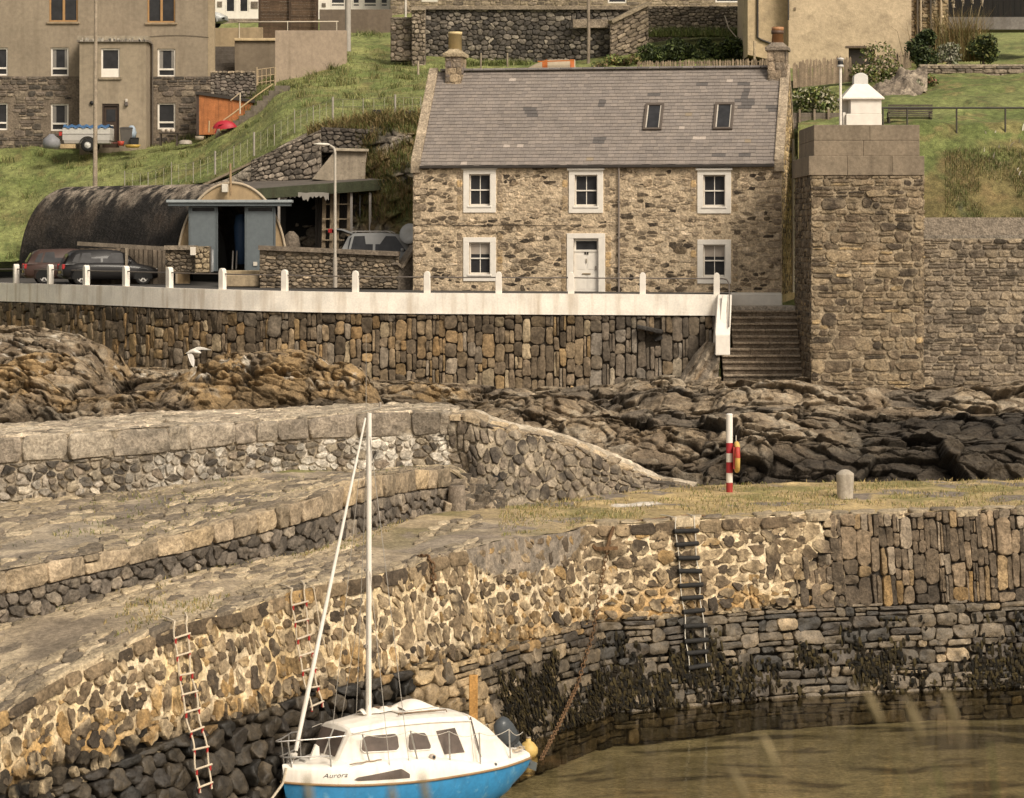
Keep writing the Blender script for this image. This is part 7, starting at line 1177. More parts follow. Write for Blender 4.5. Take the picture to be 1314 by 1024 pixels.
for i, (p0_, p1_, l_) in enumerate(((415, 425, 'tall pale wooden ladder-like rack leaning at the left end of the container'), (432, 447, 'second pale wooden rack leaning on the container, by the lamp post'))):
    rk = thing('wooden_rack', l_, 'rack', at(p0_, 330, 114.9)); D = 114.8 - .05 * i
    for p_ in (p0_, p1_): mb = MB(); mb.beam(at(p_, 325, D), at(p_ + 1.5, 244, D + .3), .16, .06, col=(.36, .28, .19)); mb.build('stile', M['wood'], rk)
    for y_ in (262, 281, 294, 308): mb = MB(); mb.beam(at(p0_ - 1, y_, D - .04), at(p1_ + 2, y_, D - .04), .1, .05, col=(.34, .27, .18)); mb.build('rung', M['wood'], rk)
mb = MB(); mb.lathe([(0, 0), (.3, .05), (.38, .5), (.3, .9), (.1, 1.1), (0, 1.1)], at(374, 330, 113.8), 10, (.16, .13, .1)); o = mb.build('net_heap', M['stone']); tag(o, 'grey brown bundle of netting at the left of the shelter', 'net heap')
# street lamp
lp = thing('street_lamp', 'slim grey street lamp with a short arm standing before the yard wall', 'street lamp', at(430, 369, 104.6)); b_ = at(430, 369, 104.6); mb = MB(); mb.tube([b_, (b_[0], b_[1], zat(330, 104.6))], .085, 10, (.36, .32, .27)); mb.tube([(b_[0], b_[1], zat(330, 104.6)), (b_[0], b_[1], zat(196, 104.6)), (b_[0] - .04, b_[1], zat(190, 104.6)), (b_[0] - .2, b_[1], zat(186.5, 104.6))], [.06, .05, .048, .045], 10, (.42, .38, .32)); mb.build('pole', M['paint'], lp)
mb = MB(); e = np.array([b_[0] - .2, b_[1], zat(186.5, 104.6)]); mb.loft([[e + np.array([-f_ * .62, w_ * math.cos(t), .03 + w_ * .55 * math.sin(t) + .02 * f_]) for t in np.linspace(0, 2 * math.pi, 10, endpoint=False)] for f_, w_ in ((0, .04), (.15, .1), (.7, .11), (1, .03))], col=(.62, .58, .5), caps=True); mb.build('lamp_head', M['paint'], lp)
# ------------------------------------------------ cars
def make_car(name, label, loc, rz, col, L=4.25, Wd=1.74, Hh=1.45, tail=False, rims=(.5, .48, .45), sc=1.0, estate=False):
    t = thing(name, label, 'car', loc, rz, local=True); hw = Wd / 2
    # stations along x: (x, sill z, belt z, half width)
    st = [(0, .34, .78, .80), (.12, .27, .86, .90), (.7, .24, .92, .985), (1.6, .24, .93, 1), (2.6, .24, .91, 1), (3.2, .24, .86, .985), (3.75, .26, .76, .93), (4.05, .3, .66, .83), (4.22, .36, .58, .66)]; k_ = L / 4.25; rings = []
    for x, zs_, zb_, w_ in st: w = w_ * hw; rings.append([(x * k_, -w * .93, zs_), (x * k_, -w, zs_ + .16), (x * k_, -w * 1.0, zb_ - .2), (x * k_, -w * .93, zb_ - .02), (x * k_, -w * .8, zb_ + .02), (x * k_, 0, zb_ + .05), (x * k_, w * .8, zb_ + .02), (x * k_, w * .93, zb_ - .02), (x * k_, w, zb_ - .2), (x * k_, w, zs_ + .16), (x * k_, w * .93, zs_)])
    mb = MB(); mb.loft(rings, close=True, col=col, caps=True); body = mb.build('body', M['carpaint'], t)
    # greenhouse
    xr = .10 if not tail else .3; gh = [(xr, .84, .55), (xr + .3, Hh - .14, .70), (xr + .55, Hh - .03, .74), (1.9, Hh, .76), (2.45, Hh - .06, .74), (2.7, Hh - .16, .72), (3.25, .86, .70)]; rings = []
    for x, z, w_ in gh: rings.append([(x * k_, s_ * q * hw, zz) for s_, q, zz in ((-1, .90, .84), (-1, .90 - (.9 - w_) * min(1, (z - .84) / .5), max(.84, z - .06)), (-1, (w_ - .1), z), (1, (w_ - .1), z), (1, .90 - (.9 - w_) * min(1, (z - .84) / .5), max(.84, z - .06)), (1, .90, .84))])
    mb = MB(); mb.loft(rings, close=False, col=col, smooth=True); mb.build('cabin', M['carpaint'], t)
    def sidey(x, z, s_): return s_ * hw * (.90 - .17 * (z - .84) / (Hh - .9)) + s_ * .012
    zt_ = Hh - .13
    for s_ in (-1, 1):
        for pts in ([(1.72, .90), (2.98, .90), (2.52, zt_ - .02), (1.72, zt_)], [(.72, .92), (1.62, .90), (1.62, zt_), (.85, zt_ - .02)], [(.30 + xr, .95), (.63, .92), (.76, zt_ - .03), (.5 + xr * .6, zt_ - .10)]):
            mb = MB(); q_ = [(x * k_, sidey(x, z, s_), z) for x, z in pts]; mb.quad(*(q_ if s_ < 0 else q_[::-1])); mb.build('side_window', M['glass'], t)
    mb = MB(); mb.quad((2.76 * k_, -.54 * hw, Hh - .165), (2.76 * k_, .54 * hw, Hh - .165), (3.25 * k_, .60 * hw, .89), (3.25 * k_, -.60 * hw, .89)); mb.build('windscreen', M['glass'], t)
    if not tail: mb = MB(); mb.quad((xr * k_ + .03, .52 * hw, .92), (xr * k_ + .03, -.52 * hw, .92), ((xr + .25) * k_, -.5 * hw, Hh - .2), ((xr + .25) * k_, .5 * hw, Hh - .2)); o = mb.build('rear_window', M['glass'], t); o.location = (-.05, 0, .02)
    else:
        mb = MB(); e0 = Vector(((xr + .45) * k_, 0, Hh - .02)); dv = Vector((-.93, 0, .22)); q_ = []
        for f_, w_, o_ in ((0, .68, 0), (.45, .72, .06), (.8, .78, .02), (1.12, .74, -.12)): q_.append([(e0 + dv * f_ + Vector((0, y * w_ * hw, o_ - .05 * abs(y)))) for y in np.linspace(-1, 1, 7)])
        mb.loft(q_, close=False, col=(.2, .2, .2)); mb.loft([[p + Vector((.02, 0, -.06)) for p in r_] for r_ in q_], close=False, col=(.015, .015, .015)); tg = mb.build('tailgate', M['carpaint'], t)
        for s_ in (-1, 1): mb = MB(); p = e0 + dv * 1.0 + Vector((0, s_ * .62 * hw, -.12)); mb.box((p.x - .04, p.y - .11, p.z - .10), (p.x + .12, p.y + .11, p.z + .07), (.33, .02, .02)); mb.build('tail_light', M['paint'], tg, bevel=.02)
        mb = MB(); mb.quad((xr * k_, .6 * hw, .7), (xr * k_, -.6 * hw, .7), ((xr + .2) * k_, -.6 * hw, Hh - .15), ((xr + .2) * k_, .6 * hw, Hh - .15), col=(.01, .01, .01)); o = mb.build('boot_opening', M['dark'], t); o.location = (-.03, 0, 0)
    for x in (.78 * k_, 3.42 * k_):
        for s_ in (-1, 1):
            mb = MB(); cw = (x, s_ * (hw - .20), .31); mb.lathe([(.19, 0), (.29, -.0), (.315, .03), (.315, .17), (.29, .20), (.19, .20)], cw, 24, (.02, .02, .02), axis=(0, s_, 0)); wh_ = mb.build('wheel', M['rubber'], t)
            mb = MB(); mb.lathe([(0, .17), (.05, .185), (.06, .16), (.17, .14), (.185, .19), (.205, .19), (.205, .05), (0, .05)], cw, 24, (.07, .065, .06), axis=(0, s_, 0))
            for j in range(5): a = 2 * math.pi * j / 5 + .3; mb.beam((x + .03 * math.cos(a), s_ * (hw - .02), .31 + .03 * math.sin(a)), (x + .19 * math.cos(a), s_ * (hw - .02), .31 + .19 * math.sin(a)), .02, .055, up=(-math.sin(a), 0, math.cos(a)), col=rims)
            mb.lathe([(.175, .185), (.205, .192), (.205, .15), (.175, .15)], cw, 24, rims, axis=(0, s_, 0)); mb.build('rim', M['paint'], wh_)
            mb = MB(); mb.loft([[(x + r_ * math.cos(a), s_ * y, .31 + r_ * math.sin(a)) for a in np.linspace(-.15, math.pi + .15, 14)] for r_, y in ((.35, hw + .004), (.41, hw + .008), (.43, hw - .08))], close=False, col=np.array(col) * .6); mb.loft([[(x + r_ * math.cos(a), s_ * (hw + .003), .31 + r_ * math.sin(a)) for a in np.linspace(-.2, math.pi + .2, 14)] for r_ in (.0, .35)], close=False, col=(.006, .006, .006)); mb.build('wheel_arch', M['paint'], t)
    for s_ in (-1, 1):
        mb = MB(); mb.box((-.015, s_ * .70 * hw - .12, .66), (.16, s_ * .70 * hw + .12, .86), (.35, .02, .02)); mb.build('tail_light', M['paint'], t, bevel=.02)
        mb = MB(); q_ = [(4.02 * k_, s_ * .80 * hw, .665), (4.19 * k_, s_ * .62 * hw, .60), (4.20 * k_, s_ * .40 * hw, .60), (4.05 * k_, s_ * .42 * hw, .685)]; mb.prism([Vector(p) + Vector((0, 0, -.02)) for p in q_], (.02, 0, .05), (.55, .53, .5)); mb.build('headlight', M['paint'], t)
        mb = MB(); mb.box((2.78 * k_, s_ * (hw + .12) - .07, .90), (2.90 * k_, s_ * (hw + .12) + .07, 1.02), col); mb.build('mirror', M['carpaint'], t, bevel=.03)
    mb = MB(); mb.box((-.035, -.27, .48), (-.005, .27, .58), (.42, .34, .12) if not tail else (.5, .47, .4)); mb.build('number_plate', M['paint'], t)
    mb = MB(); mb.box((-.06, -.8 * hw, .36), (.1, .8 * hw, .46), np.array(col) * .5); mb.build('bumper', M['paint'], t, bevel=.03); mb = MB(); mb.box((4.1 * k_, -.6 * hw, .34), (4.27 * k_, .6 * hw, .44), np.array(col) * .5); mb.build('bumper', M['paint'], t, bevel=.03)
    if estate:
        for s_ in (-1, 1): mb = MB(); mb.tube([(.7, s_ * .60 * hw, Hh - .01), (.8, s_ * .60 * hw, Hh + .05), (2.2, s_ * .60 * hw, Hh + .05), (2.35, s_ * .60 * hw, Hh - .03)], .018, 5, (.4, .38, .35)); mb.build('roof_rail', M['paint'], t)
    return t
def road_pt(px, D): return (xat(px, D), D, gz_road(px, D) + .0)
make_car('parked_car', 'black hatchback parked by the white posts at the left edge', road_pt(77, 110.9), R(18), (.012, .011, .011), L=4.1, Hh=1.47)
make_car('parked_car', 'dark red estate car mostly hidden behind the black hatchback', road_pt(30, 113.4), R(14), (.055, .032, .026), L=4.4, Hh=1.5)
mb = MB(); S_ = Ruled([at(335, 360, 108.1), at(520, 360, 107.4)], [at(335, 350, 117), at(520, 350, 117)]); S_.A[:, 2] = 10.45; S_.B[:, 2] = 10.6; sheet(mb, S_, 40, 30, lambda u, v, P: mixc((.14, .115, .09), (.2, .165, .125), sstep(-.3, .4, fbm(P, 3))), amp=.03); struct(mb.build('yard_ground', M['ground']))
make_car('parked_car', 'grey estate car with its tailgate raised behind the yard wall', (xat(431, 109.4), 109.4, 10.55), R(-6), (.24, .24, .235), L=4.3, Hh=1.66, tail=True, estate=True)
make_car('parked_car', 'pale silver car parked above the tan yard wall beside the white house', (xat(292, 147) - 4.0, 147, zat(35.5, 147)), R(-4), (.42, .43, .42), L=4.0)
# ================================================================ boat, ladders, chains and small harbour things
bow = np.array([-4.71, 55.1, 0.]); stern = np.array([.257, 59., 0.]); brz = math.atan2(stern[1] - bow[1], stern[0] - bow[0])
boat = thing('sailing_boat', 'small blue and white sailing boat with a cabin, bare mast and grey outboard', 'boat', bow, brz, local=True)
BX = [0, .12, .4, .9, 1.6, 2.4, 3.2, 4.0, 4.8, 5.5, 6.0, 6.3]; bh = crv([(0, .03), (.12, .17), (.4, .40), (.9, .70), (1.6, .95), (2.4, 1.08), (3.2, 1.13), (4.0, 1.12), (4.8, 1.05), (5.3, .93), (5.65, .82), (5.95, .70)])
shz = crv([(0, .84), (1.5, .74), (3.2, .69), (4.8, .70), (5.95, .74)]); dkh = crv([(0, .30), (.6, .34), (1.5, .44), (2.6, .44), (3.6, .32), (4.3, .16), (5.2, .11), (5.95, .10)]); kel = crv([(0, .55), (.12, .1), (.4, -.12), (.9, -.28), (2.4, -.4), (4, -.4), (5.0, -.22), (5.65, .06), (5.95, .28)])
def sec(x, n=9):   # hull section, port gunwale -> keel -> starboard gunwale
    b, s_, kz = float(bh(x)[0]), float(shz(x)[0]), float(kel(x)[0]); return [(x + (.10 * (s_ - z) if x > 5.5 else 0) * -1.6 + (.25 * (s_ - z) if x < .3 else 0), -y, z) for y, z in [(b * math.cos(a)**.62 if math.cos(a) > 1e-6 else 0, s_ - (s_ - kz) * math.sin(a)**1.15) for a in np.linspace(0, math.pi / 2, n)]]
rings = []
xs_b = np.concatenate([np.linspace(0, .5, 8), np.linspace(.6, 5.95, 40)])
for x in xs_b: p = sec(x); rings.append(p + [(a, -b, c_) for a, b, c_ in p[-2::-1]])
mb = MB(); mb.loft(rings, close=False); mb.add(rings[-1], [tuple(range(len(rings[-1])))]); mb.build('hull', M['blue_hull'], boat)
def gun(x, s_, dz=0, out=0): return np.array([x, s_ * (float(bh(x)[0]) + out), float(shz(x)[0]) + dz])
mb = MB()
for s_ in (-1, 1): mb.tube([gun(x, s_, 0, .012) for x in np.linspace(0, 5.95, 46)], .026, 8, (.27, .17, .085))
mb.tube([gun(5.95, -1), gun(5.95, 1)], .026, 8, (.27, .17, .085)); mb.build('rubbing_strake', M['paint'], boat)
# white topsides and deck
def dk(x, s_): b = float(bh(x)[0]); return (x + (.04 if x < .05 else 0), s_ * max(b * .90 - .02, .01), float(shz(x)[0]) + float(dkh(x)[0]))
rings = []
for x in xs_b:
    b = float(bh(x)[0]); h = float(dkh(x)[0]); z = float(shz(x)[0]); half = [(b * .99, .0), (b * .985, h * .35), (b * .95, h * .85), (b * .90 - .01, h), (b * .84 - .02, h + .02), (b * .5, h + .05), (0, h + .07)]
    rings.append([(x, -max(y, 0.004), z + zz) for y, zz in half] + [(x, max(y, .004), z + zz) for y, zz in half[-2::-1]])
mb = MB(); mb.loft(rings, close=False); mb.add(rings[-1], [tuple(range(len(rings[-1])))]); mb.build('deck', M['white_gel'], boat)
# cabin: raked front, rounded roof edges
def csec(x, zt_, wb, wt, zb_): return [(x, -wb, zb_), (x, -wt - .02, zt_ - .12), (x, -wt + .05, zt_ - .03), (x, -wt * .5, zt_ + .02), (x, 0, zt_ + .04), (x, wt * .5, zt_ + .02), (x, wt - .05, zt_ - .03), (x, wt + .02, zt_ - .12), (x, wb, zb_)]
cs = [(1.02, 1.22, .44, .42, 1.12), (1.32, 1.84, .58, .50, 1.12), (1.36, 1.88, .60, .52, 1.12), (2.2, 1.95, .78, .64, 1.10), (3.2, 1.93, .86, .70, .98), (4.1, 1.86, .86, .70, .88), (4.3, 1.84, .86, .70, .84)]
rings = [csec(*c_) for c_ in cs]; mb = MB(); mb.loft(rings, close=False, smooth=False); mb.add(rings[-1], [tuple(range(9))]); mb.add(rings[0], [tuple(range(9))[::-1]]); cab = mb.build('cabin', M['white_gel'], boat, bevel=.02)
mb = MB()
for s_ in (-1, 1): mb.tube([(x, s_ * (wt + .035), zt_ - .115) for x, zt_, wb, wt, zb_ in cs[2:]], .016, 6, (.55, .5, .43))
mb.build('roof_edge', M['white_gel'], cab)
def cside(x, z, s_, off=.012):
    i = max(1, min(len(cs) - 2, sum(1 for c_ in cs if c_[0] <= x) - 1)); a, b = cs[i], cs[min(i + 1, len(cs) - 1)]; f_ = 0 if b[0] == a[0] else (x - a[0]) / (b[0] - a[0]); q_ = [a[k] + (b[k] - a[k]) * f_ for k in range(5)]; g = (z - q_[4]) / (q_[1] - .12 - q_[4]); return (x, s_ * (q_[2] + (q_[3] + .02 - q_[2]) * g + off), z)
def rpoly(pts, r=.05):
    out = []; n = len(pts)
    for i in range(n):
        p, a, b = np.array(pts[i]), np.array(pts[i - 1]), np.array(pts[(i + 1) % n]); da, db = (a - p) / np.linalg.norm(a - p), (b - p) / np.linalg.norm(b - p); s0, s1 = p + da * r, p + db * r
        for t in (0, .33, .67, 1): out.append(tuple((1 - t)**2 * s0 + 2 * t * (1 - t) * p + t * t * s1))
    return out
MG = mat('smoked_window', (.105, .082, .07), .15, noise=((3, .7, 1.35),), bump=((4, .03),), spec=.45)
for s_ in (-1, 1):
    for pts in ([(1.52, 1.36), (2.42, 1.32), (2.40, 1.68), (1.58, 1.69)], [(2.60, 1.29), (3.22, 1.26), (3.10, 1.62), (2.66, 1.65)]):
        fs_ = np.array([0, .04, .1, .3, .5, .7, .9, .96, 1]); ins = np.array([.22, .08, 0, 0, 0, 0, 0, .08, .22]); (a0, a1, a2, a3) = pts; lo_, hi_ = [], []
        for f_, i_ in zip(fs_, ins): xb, zb_, xt, zt_ = a0[0] + (a1[0] - a0[0]) * f_, a0[1] + (a1[1] - a0[1]) * f_, a3[0] + (a2[0] - a3[0]) * f_, a3[1] + (a2[1] - a3[1]) * f_; h_ = zt_ - zb_; lo_.append(cside(xb + (xt - xb) * i_, zb_ + h_ * i_, s_)); hi_.append(cside(xt + (xb - xt) * i_, zt_ - h_ * i_, s_))
        mb = MB(); mb.loft([lo_, hi_] if s_ < 0 else [hi_, lo_], close=False); w_ = mb.build('side_window', MG, cab); mb = MB(); mb.tube(lo_ + hi_[::-1] + lo_[:1], .014, 6, (.66, .61, .53)); mb.build('window_frame', M['white_gel'], w_)
    pts = [(3.52, 1.12), (4.06, 1.10), (3.86, 1.63), (3.36, 1.62)]; q_ = [cside(x, z, s_) for x, z in pts]; mb = MB(); mb.add(q_ if s_ < 0 else q_[::-1], [(0, 1, 2, 3)]); mb.build('side_window', MG, cab)
    hb = lambda x, g: (x, s_ * (float(bh(x)[0]) * np.interp(.35 + .5 * g, [0, .35, .85, 1], [.99, .985, .95, .9]) + .01), float(shz(x)[0]) + float(dkh(x)[0]) * (.35 + .5 * g)); xs_ = np.linspace(1.22, 2.45, 26); mb = MB(); lo_ = [hb(x, -.28 + .16 * max(0, 1 - (x - 1.22) / .06)) for x in xs_]; hi_ = [hb(x, min(.02 + .62 * (x - 1.22) / 1.05, .64 - 1.0 * max(0, x - 2.27) / .18 * .55) - .2 * max(0, 1 - (x - 1.22) / .06)) for x in xs_]; mb.loft([lo_, [tuple((np.array(a) + np.array(b)) / 2 + np.array([0, s_ * .004, 0])) for a, b in zip(lo_, hi_)], hi_] if s_ < 0 else [hi_, [tuple((np.array(a) + np.array(b)) / 2 + np.array([0, s_ * .004, 0])) for a, b in zip(lo_, hi_)], lo_], close=False); mb.build('hull_window', MG, boat)
fw = [(1.325, -.46, 1.79), (1.325, .46, 1.79), (1.06, .38, 1.30), (1.06, -.38, 1.30)]
for y0, y1 in ((-.95, -.06), (.06, .95)): mb = MB(); mb.quad((1.30, .46 * y0, 1.78), (1.30, .46 * y1, 1.78), (1.07, .42 * y1, 1.29), (1.07, .42 * y0, 1.29)); o = mb.build('windscreen', MG, cab); o.location = (-.035, 0, .01)
pts = [(1.40, 1.36), (1.30, 1.36)]
# roof gear
mb = MB(); mb.box((2.75, -.36, 1.985), (3.75, .36, 2.02)); mb.build('hatch_slide', M['white_gel'], cab, bevel=.02)
mb = MB(); rg_ = [[(2.9 + f_ * .75, -.30 + .6 * j / 8, 2.03 + .17 * math.sin(math.pi * j / 8)**.5 * math.sin(math.pi * min(1, max(0, f_)) * .85 + .25)) for j in range(9)] for f_ in np.linspace(0, 1, 10)]; mb.loft(rg_, close=False); mb.build('folded_cover', M['canvas'], cab)
mb = MB(); g_ = [[(2.0 + 1.4 * i / 16, -.05 + .3 * j / 5 + .03 * math.sin(i), 1.99 + .07 * math.sin(math.pi * j / 5) * (1 + .5 * math.sin(i * 1.9)) + .02) for j in range(6)] for i in range(17)]; mb.loft(g_, close=False); mb.build('flaked_sail', M['canvas'], cab)
for y in (-.45, .45): mb = MB(); mb.tube([(2.6, y, 1.99), (2.62, y, 2.03), (3.85, y, 1.97), (3.87, y, 1.93)], .014, 6, (.2, .13, .08)); mb.build('grab_rail', M['paint'], cab)
mb = MB(); g_ = [csec(4.28, 1.85, .88, .71, .84)]
for f_, zt_, w0, w1 in ((4.5, 1.76, .90, .66), (4.9, 1.50, .9, .62), (5.2, 1.24, .84, .6), (5.45, 1.02, .76, .58), (5.6, .92, .72, .58)): zb_ = float(shz(f_)[0]) + float(dkh(f_)[0]) - .0; g_.append(csec(f_, zt_ + .01, w0, w1, zb_))
mb.loft(g_, close=False); mb.build('cockpit_cover', M['canvas'], boat)
for y in (-.72, .72): mb = MB(); mb.beam((4.30, y, 1.80), (4.46, y * 1.22, .96), .02, .025, col=(.12, .1, .09)); mb.build('cover_batten', M['paint'], boat)
# mast and rigging
mt = mb = MB(); mx = 2.16; ztop = 8.32; mb.tube([(mx, 0, 1.93), (mx + .01, 0, 5.2), (mx + .02, 0, ztop)], [.062, .058, .05], 12); mast = mb.build('mast', M['white_paint'], boat)
mb = MB(); mb.tube([(mx - .02, .06, ztop - .2), (mx - .02, .06, ztop + 1.65)], [.01, .005], 5, (.3, .26, .21)); mb.build('aerial', M['paint'], mast); mb = MB(); mb.tube([(mx - .18, 0, ztop + .03), (mx + .3, 0, ztop + .1)], .014, 5, (.3, .27, .22)); mb.tube([(mx + .3, 0, ztop + .1), (mx + .3, 0, ztop + .22)], .03, 6, (.35, .3, .25)); mb.build('masthead', M['paint'], mast)
for z in (3.4, 5.0): mb = MB(); mb.box((mx - .1, -.04, z), (mx + .05, .04, z + .06), (.35, .31, .26)); mb.build('mast_fitting', M['paint'], mast)
mb = MB(); mb.tube([(.33, 0, 1.45), (.6, 0, 2.5), (mx - .08, 0, ztop - .1)], [.045, .05, .022], 8); mb.build('furled_jib', M['white_gel'], boat); mb = MB(); mb.lathe([(.05, 0), (.09, .02), (.09, .10), (.05, .12)], (.27, 0, 1.30), 10, (.5, .46, .4)); mb.tube([(.22, 0, 1.1), (.33, 0, 1.45)], .02, 6, (.4, .36, .3)); mb.build('furling_drum', M['paint'], boat)
for a_, b_, r_ in (((2.5, -1.0, .98), (mx, -.03, ztop - .4), .008), ((2.5, 1.0, .98), (mx, .03, ztop - .4), .008), ((2.0, -.98, 1.1), (mx, -.03, 5.1), .007), ((2.0, .98, 1.1), (mx, .03, 5.1), .007), ((mx - .06, -.08, 2.2), (mx - .09, -.05, ztop - .3), .007), ((mx - .9, .0, 1.9), (mx - .2, .0, ztop - 1.0), .006)):
    mb = MB(); mb.tube([a_, b_], r_, 5, (.34, .31, .27)); mb.build('stay', M['paint'], boat)
# bow pulpit, stanchions and guard wires
SCOL = (.50, .46, .40); pul = MB(); W_ = lambda pts, r=.016: pul.tube(pts, r, 7, SCOL)
W_([(1.15, -.62, 1.75), (.6, -.42, 1.72), (.1, -.16, 1.70), (-.12, -.05, 1.69), (-.16, 0, 1.69), (-.12, .05, 1.69), (.1, .16, 1.70), (.5, .42, 1.74), (.75, .52, 1.72), (.8, .54, 1.66), (.82, .55, 1.2)]); W_([(.85, -.56, 1.36), (.3, -.25, 1.36), (.0, -.08, 1.36), (-.03, 0, 1.36), (.0, .08, 1.36), (.3, .25, 1.36), (.8, .54, 1.4)])
for a_, b_ in (((.14, -.15, 1.16), (.05, -.12, 1.70)), ((.14, .15, 1.16), (.05, .12, 1.70)), ((.82, -.58, 1.14), (.8, -.51, 1.73)), ((.35, .3, 1.16), (.4, .36, 1.73))): W_([a_, b_])
pul.build('pulpit', M['steel'], boat)
stn = [(1.65, .80, 1.15, .62), (2.75, .97, 1.08, .66), (3.55, 1.0, .98, .64), (4.35, 1.0, .88, .62), (5.3, .82, .86, .58)]
for s_ in (-1, 1):
    for i, (x, y, z, h_) in enumerate(stn): mb = MB(); mb.tube([(x, s_ * y, z - .05), (x - (.18 if i < 2 else 0), s_ * (y - .04), z + h_)], .017, 7, (.30, .27, .24)); mb.build('stanchion', M['steel'], boat)
    tp = [(1.15, s_ * .62, 1.75)] + [(x - (.18 if i < 2 else 0), s_ * (y - .04), z + h_) for i, (x, y, z, h_) in enumerate(stn)] + [(5.8, s_ * .62, 1.30)]; mb = MB()
    for i in range(len(tp) - 1): a_, b_ = np.array(tp[i]), np.array(tp[i + 1]); mb.tube([a_ * (1 - t) + b_ * t - np.array([0, 0, .1 * math.sin(math.pi * t) * (i >= 1)]) for t in np.linspace(0, 1, 8)], .007, 5, (.55, .5, .43))
    mb.build('guard_wire', M['paint'], boat)
mb = MB(); mb.box((.16, -.07, 1.15), (.3, .07, 1.2), SCOL); mb.tube([(.18, -.09, 1.19), (.18, -.09, 1.28), (.18, .09, 1.28), (.18, .09, 1.19)], .018, 6, SCOL); mb.tube([(.5, -.1, 1.22), (.5, .1, 1.22)], .025, 6, SCOL); mb.build('bow_fitting', M['steel'], boat)
mb = MB(); mb.prism([(.75, .1, 1.2), (1.0, .1, 1.2), (.98, .1, 1.44), (.9, .1, 1.5)], (0, .05, 0)); mb.build('vent_cowl', M['white_gel'], boat)
mb = MB(); mb.tube([(1.9 + f_ * .9, -.84 - .02 * math.sin(f_ * 20), 1.205) for f_ in np.linspace(-.9, .0, 16)], .014, 5, (.33, .25, .17)); mb.build('boat_hook', M['wood'], boat)
for x in (3.12,): mb = MB(); mb.lathe([(0, .08), (.06, .075), (.075, .03), (.075, 0)], (x, -.93, 1.12), 12, (.42, .35, .28), axis=(0, -1, .2)); mb.lathe([(0, .09), (.035, .088), (.04, .06)], (x, -.93, 1.12), 10, (.03, .03, .03), axis=(0, -1, .2)); mb.build('vent', M['paint'], boat)
mb = MB(); mb.lathe([(0, .03), (.03, .028), (.035, 0)], (4.75, -1.005, .79), 10, (.1, .1, .1), axis=(0, -1, 0)); mb.build('fuel_filler', M['paint'], boat)
mb = MB()
for k_ in range(7): mb.tube([(5.6 + .05 * math.cos(a + k_) + .04 * k_, -.55 + .09 * math.sin(a + k_), .90 + .01 * k_) for a in np.linspace(0, 4, 9)], .012, 5, (.55, .56, .55))
mb.build('rope_coil', M['rope'], boat)
# outboard engine tilted at the stern
e0 = np.array([5.95, -.1, .90]); tl = np.array([-.68, 0, .733]); fw_ = np.array([.733, 0, .68]); rings = []
for s_, rx, ry, sh_ in ((0, .08, .07, 0), (.02, .18, .14, 0), (.17, .22, .17, 0), (.36, .24, .18, .01), (.54, .22, .17, .02), (.65, .16, .12, .03), (.69, .06, .05, .03)): rings.append([e0 + np.array([.02, 0, .08]) + tl * s_ + fw_ * (rx * math.cos(a) + sh_) + np.array([0, ry * math.sin(a), 0]) for a in np.linspace(0, 2 * math.pi, 18, endpoint=False)])
mb = MB(); mb.loft(rings, col=(.055, .062, .068), caps=True); ob_ = mb.build('outboard_motor', M['carpaint'], boat)
mb = MB(); mb.loft([[e0 + np.array([.02, 0, .08]) + tl * s_ + fw_ * (.24 * math.cos(a) * k_) + np.array([0, .185 * math.sin(a) * k_, 0]) for a in np.linspace(0, 2 * math.pi, 18, endpoint=False)] for s_, k_ in ((.115, .9), (.12, .96), (.15, .98), (.155, .95))], col=(.03, .03, .03)); mb.build('cowl_band', M['paint'], ob_)
mb = MB(); mb.tube([e0 + np.array([.02, 0, .10]), e0 + np.array([.22, 0, -.12]), e0 + np.array([.46, 0, -.42])], [.10, .085, .06], 9, (.10, .11, .115)); mb.box(tuple(e0 + np.array([-.08, -.13, -.22])), tuple(e0 + np.array([.06, .13, .06])), (.07, .07, .07)); mb.prism([e0 + np.array([.40, -.01, -.34]), e0 + np.array([.66, -.01, -.44]), e0 + np.array([.62, -.01, -.62]), e0 + np.array([.36, -.01, -.5])], (0, .03, 0), (.09, .1, .1)); mb.build('engine_leg', M['carpaint'], ob_)
mb = MB(); mb.tube([e0 + np.array([-.1, 0, .12]), e0 + np.array([-.5, .02, .22])], .025, 7, (.04, .04, .04)); mb.build('tiller', M['rubber'], ob_)
# name on the bow, both sides
def boat_text(s_):
    cu = bpy.data.curves.new('boat_name', 'FONT'); cu.body = 'Aurora'; cu.size = .15; cu.shear = .35; cu.space_character = 1.05; cu.align_x = 'CENTER'; cu.extrude = .002; to = bpy.data.objects.new('tmp', cu); C.objects.link(to); dg = bpy.context.evaluated_depsgraph_get(); me = bpy.data.meshes.new_from_object(to.evaluated_get(dg)); bpy.data.objects.remove(to)
    x0 = .86; n_ = len(me.vertices); cov = np.empty(n_ * 3); me.vertices.foreach_get('co', cov); cov = cov.reshape(-1, 3); out = []
    for x, y, z in cov: X_ = x0 + (x if s_ < 0 else -x); g = .42 + y / .42; b = float(bh(X_)[0]); h = float(dkh(X_)[0]); out.append((X_, s_ * (b * np.interp(g, [0, .35, .85, 1], [.99, .985, .95, .9]) + .006 + abs(z)), float(shz(X_)[0]) + h * g))
    me.vertices.foreach_set('co', np.array(out).ravel()); me.materials.clear(); me.materials.append(mat('name_paint', (.06, .055, .055), .6, noise=(), bump=())); o = bpy.data.objects.new('boat_name', me); C.objects.link(o); o.parent = boat
boat_text(-1); boat_text(1)
def bw(p): c_, s_ = math.cos(brz), math.sin(brz); return np.array([bow[0] + p[0] * c_ - p[1] * s_, bow[1] + p[0] * s_ + p[1] * c_, p[2]])
